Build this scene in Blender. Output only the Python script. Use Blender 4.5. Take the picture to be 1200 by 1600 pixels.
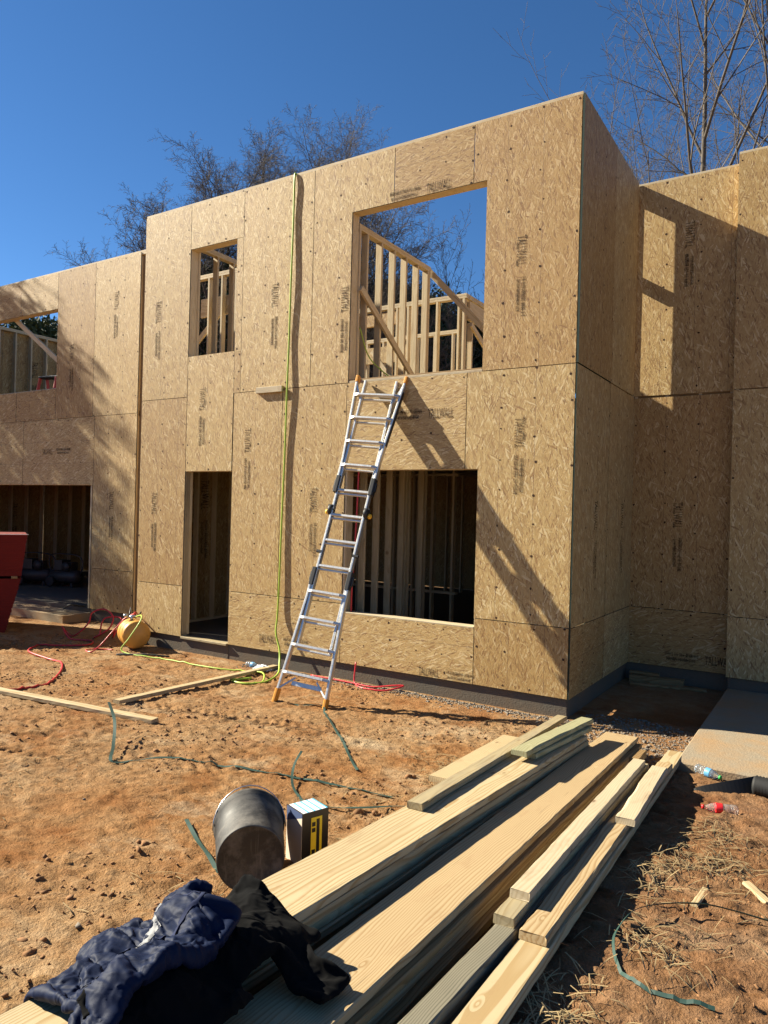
import bpy, math, random
import numpy as np
from mathutils import Vector, Matrix
random.seed(7); rng = np.random.default_rng(7)
S = bpy.context.scene; COL = S.collection
for o in list(bpy.data.objects): bpy.data.objects.remove(o)

# ------------------------------------------------------------------ camera
cd = bpy.data.cameras.new('camera'); cam = bpy.data.objects.new('camera', cd); COL.objects.link(cam)
YAW, PITCH, ROLL = 0.56283, -0.00045, 0.02627
fw = Vector((-math.sin(YAW)*math.cos(PITCH), math.cos(YAW)*math.cos(PITCH), math.sin(PITCH)))
rt = fw.cross(Vector((0,0,1))).normalized(); up = rt.cross(fw)
r2 = rt*math.cos(ROLL)+up*math.sin(ROLL); u2 = up*math.cos(ROLL)-rt*math.sin(ROLL)
cam.matrix_world = Matrix(((r2.x,u2.x,-fw.x,2.3532),(r2.y,u2.y,-fw.y,-7.38206),(r2.z,u2.z,-fw.z,1.89281),(0,0,0,1)))
cd.sensor_fit = 'VERTICAL'; cd.sensor_height = 24; cd.lens = 1134.36/1600*24
cd.clip_start = .05; cd.clip_end = 600
S.camera = cam

# ------------------------------------------------------------------ light
SUNV = Vector((1, .225, -.665)).normalized()          # the way the light travels
sl = bpy.data.lights.new('sun', 'SUN'); sl.energy = 5.0; sl.angle = math.radians(.5); sl.color = (1, .915, .73)
sun = bpy.data.objects.new('sun', sl); COL.objects.link(sun)
sun.rotation_euler = SUNV.to_track_quat('-Z', 'Y').to_euler(); sun.location = (-20, -6, 14)
W = bpy.data.worlds.new('World'); S.world = W; W.use_nodes = True
nt = W.node_tree; nt.nodes.clear()
sk = nt.nodes.new('ShaderNodeTexSky'); sk.sky_type = 'NISHITA'; sk.sun_disc = False
sk.sun_elevation = math.asin(-SUNV.z); sk.sun_rotation = math.atan2(-SUNV.x, -SUNV.y)
sk.air_density = .78; sk.dust_density = .05; sk.ozone_density = 3.6; sk.altitude = 900
bg = nt.nodes.new('ShaderNodeBackground'); bg.inputs[1].default_value = .05
wo = nt.nodes.new('ShaderNodeOutputWorld')
hs = nt.nodes.new('ShaderNodeHueSaturation'); hs.inputs['Saturation'].default_value = 1.17; nt.links.new(sk.outputs[0], hs.inputs['Color']); nt.links.new(hs.outputs[0], bg.inputs[0]); nt.links.new(bg.outputs[0], wo.inputs[0])
S.view_settings.view_transform = 'Standard'; S.view_settings.look = 'None'
S.view_settings.exposure = 1.62; S.view_settings.gamma = 1; S.view_settings.use_curve_mapping = False

# ------------------------------------------------------------------ node helpers
class N:
    def __init__(s, name, rough=.8, spec=.3):
        s.m = bpy.data.materials.new(name); s.m.use_nodes = True; s.t = s.m.node_tree
        s.b = s.t.nodes['Principled BSDF']; s.b.inputs['Roughness'].default_value = rough
        s.b.inputs['Specular IOR Level'].default_value = spec
    def n(s, typ, **kw):
        x = s.t.nodes.new('ShaderNode'+typ)
        for k, v in kw.items(): setattr(x, k, v)
        return x
    def l(s, a, b): s.t.links.new(a, b)
    def inp(s, sock, v):
        if hasattr(v, 'links') or isinstance(v, bpy.types.NodeSocket): s.l(v, sock)
        else:
            if sock.type == 'RGBA' and len(v) == 3: v = (*v, 1)
            sock.default_value = v
    def math(s, op, a, b=None, c=None):
        x = s.n('Math', operation=op); s.inp(x.inputs[0], a)
        if b is not None: s.inp(x.inputs[1], b)
        if c is not None: s.inp(x.inputs[2], c)
        return x.outputs[0]
    def vmath(s, op, a, b=None):
        x = s.n('VectorMath', operation=op); s.inp(x.inputs[0], a)
        if b is not None: s.inp(x.inputs[1], b)
        return x.outputs[0]
    def coords(s, rand=True):
        tc = s.n('TexCoord').outputs['Object']
        if not rand: return tc
        oi = s.n('ObjectInfo').outputs['Random']
        cx = s.n('CombineXYZ'); s.l(s.math('MULTIPLY', oi, 91.7), cx.inputs[0]); s.l(s.math('MULTIPLY', oi, 57.3), cx.inputs[1]); s.l(s.math('MULTIPLY', oi, 33.1), cx.inputs[2])
        return s.vmath('ADD', tc, cx.outputs[0])
    def mapping(s, v, scale=(1,1,1), rot=(0,0,0), loc=(0,0,0)):
        x = s.n('Mapping'); s.l(v, x.inputs[0]); x.inputs['Scale'].default_value = scale; x.inputs['Rotation'].default_value = rot; x.inputs['Location'].default_value = loc
        return x.outputs[0]
    def noise(s, v, scale, detail=4, rough=.55, dist=0):
        x = s.n('TexNoise'); 
        if v is not None: s.l(v, x.inputs['Vector'])
        x.inputs['Scale'].default_value = scale; x.inputs['Detail'].default_value = detail; x.inputs['Roughness'].default_value = rough; x.inputs['Distortion'].default_value = dist
        return x.outputs
    def vor(s, v, scale, feature='F1', rnd=1):
        x = s.n('TexVoronoi', feature=feature); s.l(v, x.inputs['Vector']); x.inputs['Scale'].default_value = scale; x.inputs['Randomness'].default_value = rnd
        return x.outputs
    def ramp(s, f, stops, interp='LINEAR'):
        x = s.n('ValToRGB'); s.l(f, x.inputs[0]); e = x.color_ramp.elements; x.color_ramp.interpolation = interp
        while len(e) < len(stops): e.new(.5)
        for i, (p, c) in enumerate(stops):
            e[i].position = p; e[i].color = (*c, 1) if len(c) == 3 else c
        return x.outputs[0]
    def mix(s, f, a, b, mode='MIX'):
        x = s.n('Mix', data_type='RGBA', blend_type=mode)
        s.inp(x.inputs[0], f); s.inp(x.inputs[6], a); s.inp(x.inputs[7], b)
        return x.outputs[2]
    def sep(s, c):
        x = s.n('SeparateColor'); s.l(c, x.inputs[0]); return x.outputs
    def bump(s, h, strength=.5, dist=.01):
        x = s.n('Bump'); x.inputs['Strength'].default_value = strength; x.inputs['Distance'].default_value = dist
        s.l(h, x.inputs['Height']); s.l(x.outputs[0], s.b.inputs['Normal'])
    def col(s, c): s.inp(s.b.inputs['Base Color'], c); return s
def g3(v): return (v, v, v)

def plain(name, c, rough=.6, metal=0, spec=.4, var=.12, bump=0, sc=30):
    a = N(name, rough, spec); v = a.coords()
    f = a.noise(v, sc, 4)[0]
    a.col(a.mix(f, tuple(x*(1-var) for x in c), tuple(min(1, x*(1+var)) for x in c)))
    a.b.inputs['Metallic'].default_value = metal
    if bump: a.bump(f, .6, bump)
    return a.m

def mat_osb(name, flip=False, dark=1.0):
    a = N(name, .62, .35); v = a.coords()
    tc = a.n('TexCoord').outputs['Object']
    wob = a.noise(v, 9, 3)[1]
    v = a.vmath('ADD', v, a.vmath('MULTIPLY', a.vmath('SUBTRACT', wob, (.5,.5,.5)), (.035,.035,.035)))
    lo, hi = (11, 70)
    cols = []; hs = []
    for i, (ang, k) in enumerate(((.10, 1.0), (-.38, 1.1), (.45, .9), (-.08, 2.1), (1.1, 1.0))):
        sc = (lo, 9, hi) if flip else (hi, 9, lo)
        sc = tuple(x*k for x in sc)
        vv = a.mapping(v, (1,1,1), (0, ang, 0), (i*3.1, 0, i*5.7)); vv = a.mapping(vv, sc)
        vo = a.vor(vv, 1.0)
        r = a.sep(vo[1]); cols.append(r[0]); hs.append(r[1])
    m1 = a.math('GREATER_THAN', hs[0], .5); m2 = a.math('GREATER_THAN', hs[1], .62); m3 = a.math('GREATER_THAN', hs[2], .72); m4 = a.math('GREATER_THAN', hs[4], .93)
    def sel(m, x, y):
        t = a.n('Mix', data_type='FLOAT'); a.l(m, t.inputs[0]); a.l(x, t.inputs[2]); a.l(y, t.inputs[3]); return t.outputs[0]
    r = sel(m2, sel(m1, cols[3], cols[0]), cols[1]); r = sel(m3, r, cols[2]); r = sel(m4, r, cols[4])
    grain = a.noise(a.mapping(v, (30, 40, 320) if flip else (320, 40, 30)), 1, 4)[0]
    big = a.noise(v, 1.3, 3)[0]
    c = a.ramp(r, [(0, (.22,.122,.046)), (.10, (.325,.212,.087)), (.4, (.405,.280,.112)), (.72, (.455,.325,.137)), (.86, (.505,.383,.178)), (.94, (.63,.515,.295))])
    c = a.mix(.35, c, a.mix(grain, g3(.55), (1,1,1)), 'MULTIPLY')
    c = a.mix(a.math('MULTIPLY', big, .5), c, (.385,.245,.10))
    # sparse dark bark flakes
    vb = a.vor(a.mapping(a.mapping(v, (1,1,1), (0,.25,0)), (22,9,120) if flip else (120,9,22)), 1.0)
    rb = a.sep(vb[1])
    c = a.mix(a.math('MULTIPLY', a.math('GREATER_THAN', rb[2], .955), .7), c, (.15,.078,.030))
    # printed nailing guide lines every 16 inches
    xs = a.n('SeparateXYZ'); a.l(tc, xs.inputs[0]); u = xs.outputs[2 if flip else 0]
    fr = a.math('ABSOLUTE', a.math('SUBTRACT', a.math('FRACT', a.math('DIVIDE', a.math('ADD', u, .203), .4064)), .5))
    ln = a.math('MULTIPLY', a.math('LESS_THAN', fr, .0085), .5)
    c = a.mix(ln, c, (.12,.07,.04))
    tone = a.n('ObjectInfo').outputs['Random']
    c = a.mix(1, c, a.ramp(tone, [(0, (.84,.74,.62)), (.3, (1.0,.98,.94)), (.55, (1.10,1.10,1.10)), (.8, (.98,.93,.86)), (1, (.90,.80,.70))]), 'MULTIPLY')
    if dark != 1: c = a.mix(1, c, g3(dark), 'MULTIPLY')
    a.col(c)
    h = a.math('ADD', r, a.math('MULTIPLY', grain, .35))
    a.bump(h, .8, .0022)
    return a.m

def mat_wood(name, light, darkc, mid=None, ring=42, grey=0, rough=.68, knots=True, contrast=1.0):
    # local X runs along the board; growth rings about a wandering axis
    a = N(name, rough, .3); v = a.coords()
    w = a.noise(a.mapping(v, (.55, 3, 3)), 1.6, 2, .5)[1]
    v2 = a.vmath('ADD', v, a.vmath('MULTIPLY', a.vmath('SUBTRACT', w, (.5,.5,.5)), (0,.16,.10)))
    xs = a.n('SeparateXYZ'); a.l(v2, xs.inputs[0])
    y = a.math('SUBTRACT', a.math('FRACT', a.math('MULTIPLY', xs.outputs[1], 1.3)), .5)
    z = a.math('ADD', a.math('MULTIPLY', xs.outputs[2], 1.0), .03)
    z = a.math('SUBTRACT', a.math('FRACT', z), .62)
    rr = a.math('SQRT', a.math('ADD', a.math('MULTIPLY', y, y), a.math('MULTIPLY', a.math('MULTIPLY', z, z), .22)))
    if knots:
        kv = a.vor(a.mapping(v, (1.9, 5.5, 2)), 1.0)[0]
        k = a.math('SUBTRACT', 1, a.math('SMOOTH_MIN', a.math('MULTIPLY', kv, 7.0), 1, .2))
        rr = a.math('ADD', rr, a.math('MULTIPLY', k, .07))
    s = a.math('FRACT', a.math('MULTIPLY', rr, ring))
    fine = a.noise(a.mapping(v, (6, 420, 420)), 1, 3)[0]
    ringc = a.ramp(s, [(0, light), (.45, light), (.82, darkc), (.95, darkc), (1, light)])
    c = a.mix(.30*contrast, mid or light, ringc)
    c = a.mix(contrast*.55, c, ringc)
    c = a.mix(.35, c, a.mix(fine, g3(.62), (1,1,1)), 'MULTIPLY')
    if knots:
        c = a.mix(a.math('MULTIPLY', a.ramp(k, [(.45, g3(0)), (.75, g3(.8))]), 1), c, (.13,.06,.022))
    crk = a.noise(a.mapping(v, (1.3, 55, 55)), 1, 3, .6)[0]
    c = a.mix(a.ramp(crk, [(.66, g3(0)), (.72, g3(.55))]), c, tuple(x*.35 for x in darkc))
    sm = a.noise(a.mapping(v, (3, 9, 9)), 1, 5, .7)[0]
    c = a.mix(a.ramp(sm, [(.56, g3(0)), (.75, g3(.5))]), c, (.24,.13,.06))
    big = a.noise(a.mapping(v, (.8, 4, 4)), 1.5, 3)[0]
    c = a.mix(a.math('MULTIPLY', a.math('SUBTRACT', big, .3), .55), c, tuple(x*.62 for x in (mid or darkc)))
    if grey: c = a.mix(a.math('MULTIPLY', grey, a.ramp(a.noise(a.mapping(v, (1.5, 12, 12)), 2, 4)[0], [(.3, g3(0)), (.7, g3(1))])), c, (.20,.18,.135))
    a.col(c)
    a.bump(a.math('ADD', s, fine), .35, .0012)
    return a.m

def mat_ground():
    a = N('red_clay_soil', .95, .1); v = a.n('TexCoord').outputs['Object']
    n1 = a.noise(v, .55, 5, .6)[0]; n2 = a.noise(v, 2.6, 6, .65, .4)[0]; n3 = a.noise(v, 14, 6, .7)[0]; n4 = a.noise(v, 70, 4, .7)[0]
    c = a.ramp(n2, [(.2, (0.135,0.051,0.014)), (.38, (0.214,0.096,0.033)), (.52, (0.267,0.141,0.058)), (.68, (0.327,0.205,0.105))])
    c = a.mix(a.ramp(n1, [(.42, g3(0)), (.60, g3(.85))]), c, a.ramp(n3, [(.3, (0.228,0.124,0.049)), (.7, (0.332,0.228,0.128))]))
    c = a.mix(a.ramp(n4, [(.25, g3(.55)), (.5, g3(0))]), c, (0.104,0.034,0.009))
    # pale dusty and chalky patches
    n5 = a.noise(a.mapping(v, (1, 1.6, 1), (0,0,.5), (3.3, 7.1, 0)), .9, 5, .7)[0]
    c = a.mix(a.ramp(n5, [(.54, g3(0)), (.72, g3(.8))]), c, (0.381,0.295,0.190))
    # damp dark red earth
    n6 = a.noise(a.mapping(v, (1,1,1), (0,0,0), (11,4,0)), .7, 4, .6)[0]
    c = a.mix(a.ramp(n6, [(.58, g3(0)), (.72, g3(.75))]), c, (0.169,0.053,0.011))
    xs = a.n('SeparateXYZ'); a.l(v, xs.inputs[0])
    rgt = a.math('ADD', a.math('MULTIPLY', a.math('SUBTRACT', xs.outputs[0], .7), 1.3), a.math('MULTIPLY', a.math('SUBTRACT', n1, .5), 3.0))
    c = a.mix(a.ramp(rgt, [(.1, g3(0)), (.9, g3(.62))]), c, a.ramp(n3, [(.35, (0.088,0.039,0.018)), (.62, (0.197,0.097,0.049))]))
    # grey mortar spill and gravel along the footing
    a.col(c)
    h = a.math('ADD', a.math('MULTIPLY', n3, 1.0), a.math('ADD', a.math('MULTIPLY', n4, .45), a.math('MULTIPLY', n2, 1.5)))
    a.bump(h, 1.0, .030)
    return a.m

def mat_concrete(name, base=(.24,.225,.20), stain=(.36,.24,.13), amt=.5, rough=.9):
    a = N(name, rough, .2); v = a.coords()
    n1 = a.noise(v, 2.2, 5, .65)[0]; n2 = a.noise(v, 35, 5, .7)[0]; vo = a.vor(v, 55)[0]
    c = a.mix(n2, tuple(x*.75 for x in base), tuple(x*1.2 for x in base))
    c = a.mix(a.math('MULTIPLY', a.ramp(n1, [(.4, g3(0)), (.66, g3(1))]), amt), c, stain)
    c = a.mix(a.ramp(vo, [(0, g3(.45)), (.2, g3(0))]), c, tuple(x*.4 for x in base))
    a.col(c); a.bump(a.math('ADD', n2, a.math('MULTIPLY', vo, .6)), .5, .006)
    return a.m

M = {}
M['osb'] = mat_osb('osb_upright'); M['osbh'] = mat_osb('osb_lying', True)
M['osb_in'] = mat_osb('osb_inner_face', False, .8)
M['edge'] = plain('green_sealed_edge', (.011,.026,.019), .8, var=.4, sc=60)
def mat_ink():
    a = N('stamp_ink', .9, .1); a.col((.050,.036,.027)); v = a.coords()
    f = a.noise(v, 55, 3, .7)[0]; g = a.noise(v, 6, 2)[0]
    a.l(a.math('MULTIPLY', a.ramp(f, [(.34, g3(.15)), (.56, g3(.88))]), a.ramp(g, [(.3, g3(.55)), (.6, g3(1))])), a.b.inputs['Alpha']); return a.m
M['ink'] = mat_ink()
M['nail'] = N('nail_mark', .8, .2).col((.045,.022,.012)).m
M['stud'] = mat_wood('framing_spruce', (.60,.49,.32), (.46,.335,.18), (.56,.45,.28), 55, contrast=.6)
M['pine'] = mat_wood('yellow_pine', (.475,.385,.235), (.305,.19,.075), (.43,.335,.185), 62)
M['pine2'] = mat_wood('golden_pine', (.435,.325,.185), (.27,.155,.06), (.395,.29,.155), 58)
M['pale'] = mat_wood('pale_spruce', (.50,.42,.285), (.38,.285,.17), (.46,.375,.245), 50, contrast=.7)
M['treated'] = mat_wood('treated_pine', (0.360,0.346,0.202), (0.238,0.216,0.094), (0.331,0.310,0.180), 60)
M['weather'] = mat_wood('weathered_wood', (0.403,0.325,0.187), (0.266,0.189,0.085), (0.357,0.280,0.150), 70, grey=.45)
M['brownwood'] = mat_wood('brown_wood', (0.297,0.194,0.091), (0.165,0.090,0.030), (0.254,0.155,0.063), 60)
M['silver'] = mat_wood('silver_grey_wood', (.22,.20,.145), (.075,.066,.045), (.15,.135,.095), 80, grey=.25, contrast=1.0)
M['ground'] = mat_ground()
M['concrete'] = mat_concrete('concrete_footing', (.105,.092,.074), (.15,.10,.06), .5)
M['slab'] = mat_concrete('concrete_slab', (.25,.205,.145), (.30,.185,.09), .85)
M['floor'] = mat_concrete('concrete_floor', (.11,.098,.082), (.12,.09,.06), .5)
def mat_alu():
    a = N('ladder_aluminium', .38, .5); v = a.coords()
    f = a.noise(a.mapping(v, (90, 90, 3)), 1, 3)[0]
    a.col(a.mix(f, (.50,.49,.465), (.68,.67,.64))); a.b.inputs['Metallic'].default_value = .85
    a.l(a.math('ADD', .28, a.math('MULTIPLY', f, .28)), a.b.inputs['Roughness'])
    return a.m
M['alu'] = mat_alu()
M['black'] = plain('black_plastic', (.018,.018,.019), .5, sc=40)
M['orange'] = plain('orange_plastic', (0.585,0.247,0.022), .55, sc=40)
M['rubber'] = plain('dark_rubber', (.025,.025,.025), .8)
M['knob'] = plain('yellow_knob', (.75,.42,.03), .5)
M['ylabel'] = plain('yellow_tank_paint', (0.518,0.259,0.054), .42, var=.18, sc=9, bump=.001)
M['steel'] = plain('bright_steel', (.55,.57,.58), .3, .9)
M['redhose'] = plain('red_hose', (0.465,0.026,0.034), .35, sc=12)
M['greenhose'] = plain('lime_hose', (.36,.50,.06), .4, sc=12)
M['strap'] = plain('green_pet_strap', (.018,.050,.040), .62, var=.3, sc=18)
M['trunk'] = plain('grey_bark', (.085,.07,.058), .9, var=.4, sc=14, bump=.01)
M['palebark'] = plain('pale_bark', (.085,.070,.056), .85, var=.35, sc=10, bump=.008)
M['needles'] = plain('pine_needles', (.030,.052,.018), .7, var=.55, sc=2.5)
M['redlegs'] = plain('red_fibreglass', (.42,.03,.025), .45)
M['straw'] = plain('dry_straw', (.30,.215,.105), .85, var=.5, sc=5)
M['clod'] = plain('clay_clod', (0.205,0.104,0.044), .97, var=.5, sc=8, bump=.004)
M['gravel'] = plain('grey_gravel', (.17,.142,.112), .9, var=.45, sc=11)
M['leaf'] = plain('dry_leaf', (.45,.15,.03), .7, var=.4)
M['tarp'] = plain('black_poly_pipe', (.012,.012,.012), .7, var=.4, sc=20)
M['capred'] = plain('red_cap', (.62,.02,.02), .4); M['capgreen'] = plain('green_cap', (.03,.32,.07), .4)
M['lred'] = plain('red_bottle_label', (.66,.02,.025), .4); M['lblue'] = plain('blue_bottle_label', (.10,.30,.52), .4)
def mat_pet():
    a = N('clear_pet', .08, .5); a.col((.93,.96,.97)); a.b.inputs['Transmission Weight'].default_value = .9; a.b.inputs['IOR'].default_value = 1.25
    return a.m
M['pet'] = mat_pet()
def mat_redstack():
    a = N('red_painted_sheet_edges', .75, .25); v = a.n('TexCoord').outputs['Object']
    f = a.noise(a.mapping(v, (3, 3, 60)), 1, 4)[0]
    a.col(a.mix(f, (.085,.0055,.003), (.20,.013,.007))); a.bump(f, .4, .004); return a.m
M['red'] = mat_redstack()
def mat_bucket():
    a = N('scuffed_black_bucket', .5, .4); v = a.coords()
    n1 = a.noise(v, 7, 6, .7)[0]; n2 = a.noise(a.mapping(v, (60,60,5)), 1, 4)[0]
    d = a.ramp(n1, [(.46, g3(0)), (.62, g3(.75))])
    c = a.mix(d, (.026,.025,.024), (.11,.10,.088)); c = a.mix(a.ramp(n2, [(.58, g3(0)), (.75, g3(.45))]), c, (.15,.14,.12))
    a.col(c); a.l(a.math('ADD', .45, a.math('MULTIPLY', n1, .35)), a.b.inputs['Roughness']); return a.m
M['bucket'] = mat_bucket()
def mat_cloth(name, c, rough, sheen=0, sc=900):
    a = N(name, rough, .12); v = a.coords()
    f = a.noise(v, sc, 2)[0]; g = a.noise(v, 6, 4)[0]
    a.col(a.mix(g, tuple(x*.75 for x in c), tuple(x*1.3 for x in c)))
    a.bump(f, .25, .0012); return a.m
M['navy'] = mat_cloth('navy_nylon', (.0045,.0098,.032), .6); M['navyrib'] = mat_cloth('navy_rib', (.018,.024,.058), .8)
M['blackcloth'] = mat_cloth('black_fleece', (.0035,.0035,.0038), 1.0)
M['reflect'] = plain('silver_print', (.15,.155,.165), .6, sc=90, var=.5)
M['boxblack'] = plain('black_box_print', (.016,.015,.016), .35); M['card'] = plain('box_card', (0.561,0.468,0.374), .85, sc=6)
M['boxblue'] = plain('box_blue', (.10,.42,.62), .4); M['white'] = plain('white_print', (0.697,0.714,0.714), .5, var=.04)
M['boxnavy'] = plain('box_navy', (.06,.085,.17), .45); M['boxyellow'] = plain('box_yellow', (.80,.60,.03), .5)
M['machine'] = plain('dark_machine_paint', (.03,.03,.032), .5)

# ------------------------------------------------------------------ mesh helpers
class MB:
    def __init__(s): s.v = []; s.f = []; s.mi = []; s.sm = []
    def add(s, vs, fs, mi=0, smooth=False):
        o = len(s.v); s.v += [tuple(x) for x in vs]; s.f += [tuple(i+o for i in f) for f in fs]
        s.mi += [mi]*len(fs) if isinstance(mi, int) else mi; s.sm += [smooth]*len(fs)
    def box(s, lo, hi, mi=0):
        (a,b,c),(d,e,f) = lo, hi
        s.add([(a,b,c),(d,b,c),(d,e,c),(a,e,c),(a,b,f),(d,b,f),(d,e,f),(a,e,f)],
              [(0,3,2,1),(4,5,6,7),(0,1,5,4),(1,2,6,5),(2,3,7,6),(3,0,4,7)], mi)
    def obox(s, p0, p1, w, t, upv=(0,0,1), mi=0, ch=.004):
        """chamfered bar from p0 to p1; w across, t along the up vector; p0/p1 are axis points"""
        p0 = Vector(p0); p1 = Vector(p1); d = (p1-p0).normalized(); sd = d.cross(Vector(upv)).normalized(); u = sd.cross(d)
        ch = min(ch, w*.3, t*.3); a, b = w/2, t/2
        sec = [(-a+ch,-b),(a-ch,-b),(a,-b+ch),(a,b-ch),(a-ch,b),(-a+ch,b),(-a,b-ch),(-a,-b+ch)]
        vs = [p0+sd*x+u*y for x,y in sec]+[p1+sd*x+u*y for x,y in sec]
        fs = [(i,(i+1)%8,8+(i+1)%8,8+i) for i in range(8)]+[tuple(range(7,-1,-1)), tuple(range(8,16))]
        s.add(vs, [f[::-1] for f in fs], mi)
    def tube(s, pts, r, n=6, mi=0, cap=True, smooth=True):
        pts = [Vector(p) for p in pts]; k = len(pts); rr = r if hasattr(r, '__len__') else [r]*k
        vs = []; t0 = (pts[1]-pts[0]).normalized()
        nrm = t0.orthogonal().normalized()
        for i, p in enumerate(pts):
            t = (pts[min(i+1,k-1)]-pts[max(i-1,0)])
            t = t.normalized() if t.length > 1e-9 else t0
            nrm = (nrm - t*nrm.dot(t)); nrm = nrm.normalized() if nrm.length > 1e-6 else t.orthogonal().normalized()
            b = t.cross(nrm)
            for j in range(n):
                a = 2*math.pi*j/n; vs.append(p+(nrm*math.cos(a)+b*math.sin(a))*rr[i])
        fs = [(i*n+j, i*n+(j+1)%n, (i+1)*n+(j+1)%n, (i+1)*n+j) for i in range(k-1) for j in range(n)]
        if cap: fs += [tuple(range(n-1,-1,-1)), tuple(range((k-1)*n, k*n))]
        s.add(vs, fs, mi, smooth)
    def lathe(s, prof, n=24, frame=None, mi=0, smooth=True):
        """prof: (r, z) about local Z; frame: Matrix"""
        fr = frame or Matrix(); vs = []; k = len(prof)
        for r, z in prof:
            for j in range(n):
                a = 2*math.pi*j/n; vs.append(fr @ Vector((r*math.cos(a), r*math.sin(a), z)))
        fs = [(i*n+j, i*n+(j+1)%n, (i+1)*n+(j+1)%n, (i+1)*n+j) for i in range(k-1) for j in range(n)]
        if prof[0][0] > 1e-4: fs.append(tuple(range(n-1,-1,-1)))
        if prof[-1][0] > 1e-4: fs.append(tuple(range((k-1)*n, k*n)))
        s.add(vs, fs, mi, smooth)
    def prism(s, poly, y0, y1, mi=0, emi=None):
        """poly in (x,z), counter-clockwise seen from -y; extruded from y0 to y1"""
        k = len(poly); vs = [(x,y0,z) for x,z in poly]+[(x,y1,z) for x,z in poly]
        fs = [tuple(range(k)), tuple(range(2*k-1, k-1, -1))]+[(i, k+i, k+(i+1)%k, (i+1)%k) for i in range(k)]
        s.add(vs, fs, [mi, mi]+[mi if emi is None else emi]*k)
    def mesh(s, name, mats):
        me = bpy.data.meshes.new(name); me.from_pydata(s.v, [], s.f)
        for m in mats: me.materials.append(m)
        me.polygons.foreach_set('material_index', s.mi); me.polygons.foreach_set('use_smooth', s.sm)
        me.update(); return me
    def obj(s, name, mats, parent=None, loc=None, **kw):
        if not isinstance(mats, (list, tuple)): mats = [mats]
        return link(name, s.mesh(name, mats), parent, loc, **kw)
def link(name, data, parent=None, loc=None, **kw):
    o = bpy.data.objects.new(name, data); COL.objects.link(o)
    if parent: o.parent = parent
    if loc is not None: o.location = loc
    for k, v in kw.items(): o[k] = v
    return o
def tag(o, label, cat=None, group=None, kind=None):
    if label: o['label'] = label
    if cat: o['category'] = cat
    if group: o['group'] = group
    if kind: o['kind'] = kind
    return o
def thing(name, label, cat, loc=(0,0,0), group=None):
    return tag(link(name, None, None, loc), label, cat, group)
_bar = {}
def bar(name, p0, p1, w, t, mat, parent=None, upv=(0,0,1), off=(0,0,0), ch=.003):
    """timber piece as its own object, local X along the length, shared mesh for equal sizes"""
    p0 = Vector(p0); p1 = Vector(p1); d = p1-p0; L = d.length; d.normalize()
    key = (round(L,3), round(w,4), round(t,4), mat.name, ch)
    if key not in _bar:
        mb = MB(); mb.obox((-L/2,0,0),(L/2,0,0), w, t, ch=ch); _bar[key] = mb.mesh('timber', [mat])
    sd = Vector(upv).cross(d).normalized(); u = d.cross(sd)
    o = link(name, _bar[key], parent)
    c = (p0+p1)/2-Vector(off)
    o.matrix_local = Matrix(((d.x,sd.x,u.x,c.x),(d.y,sd.y,u.y,c.y),(d.z,sd.z,u.z,c.z),(0,0,0,1)))
    return o
def zg(y): return -.21+.085*.35*np.log1p(np.exp((-1.1-y)/.35))

# ------------------------------------------------------------------ ground
def vnoise(x, y, seed):
    xi = np.floor(x).astype(np.int64); yi = np.floor(y).astype(np.int64); fx = x-xi; fy = y-yi
    fx = fx*fx*(3-2*fx); fy = fy*fy*(3-2*fy)
    def h(a, b):
        n = (a*374761393+b*668265263+seed*982451653) & 0xffffffff
        n = ((n ^ (n >> 13))*1274126177) & 0xffffffff
        return ((n ^ (n >> 16)) & 0xffff)/65535.0
    return (h(xi,yi)*(1-fx)+h(xi+1,yi)*fx)*(1-fy)+(h(xi,yi+1)*(1-fx)+h(xi+1,yi+1)*fx)*fy
def fbm(x, y, seed, oct=4, g=.5):
    t = 0; a = 1; s = 0
    for i in range(oct):
        t = t+a*vnoise(x*2**i, y*2**i, seed+i*17); s += a; a *= g
    return t/s
def relief(x, y):
    wx = x+.25*fbm(x*1.3, y*1.3, 91, 3); wy = y+.25*fbm(x*1.3+9, y*1.3, 92, 3)
    h = .055*(fbm(wx*.8, wy*.8, 1, 4)-.5)
    r = 1-np.abs(2*fbm(wx*4.0+wy*1.2, wy*6.0-wx*1.5, 5, 4, .55)-1)
    h = h+.050*(r-.65)*np.clip(fbm(x*.6, y*.6, 13, 2)*2.4-.6, .25, 1)
    h = h+.042*(fbm(wx*11, wy*14, 7, 5, .62)-.5)
    c = fbm(wx*22, wy*22, 11, 2); h = h+.016*np.clip(c-.60, 0, 1)/.4*1.6
    for (px, py, ang, ln, wd) in ((-1.9,-3.9,.42,1.6,.30),(-3.4,-4.5,.42,1.4,.30),(-2.6,-2.3,.30,1.5,.28)):
        ca, sa = math.cos(ang), math.sin(ang); a_ = (x-px)*ca+(y-py)*sa; b_ = -(x-px)*sa+(y-py)*ca
        m_ = np.clip(1.4-np.abs(a_)/ln*1.4, 0, 1)*np.clip((wd/2-np.abs(b_))/.05, 0, 1)*np.clip(fbm(x*2, y*2, 71, 2)*3-.9, 0, 1)
        tr = np.sin((a_+np.abs(b_)*.7)*2*math.pi/.105+2*fbm(x*3, y*3, 72, 2))
        h = h+m_*(.014*np.clip(tr*1.6, -1, 1)-.012)
    near = np.clip((-y-.02)/.5, .25, 1)          # trampled flatter against the footing
    return h*near
def gz(x, y): return float(zg(np.array(y, float))+relief(np.array(float(x)), np.array(float(y))))
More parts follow.
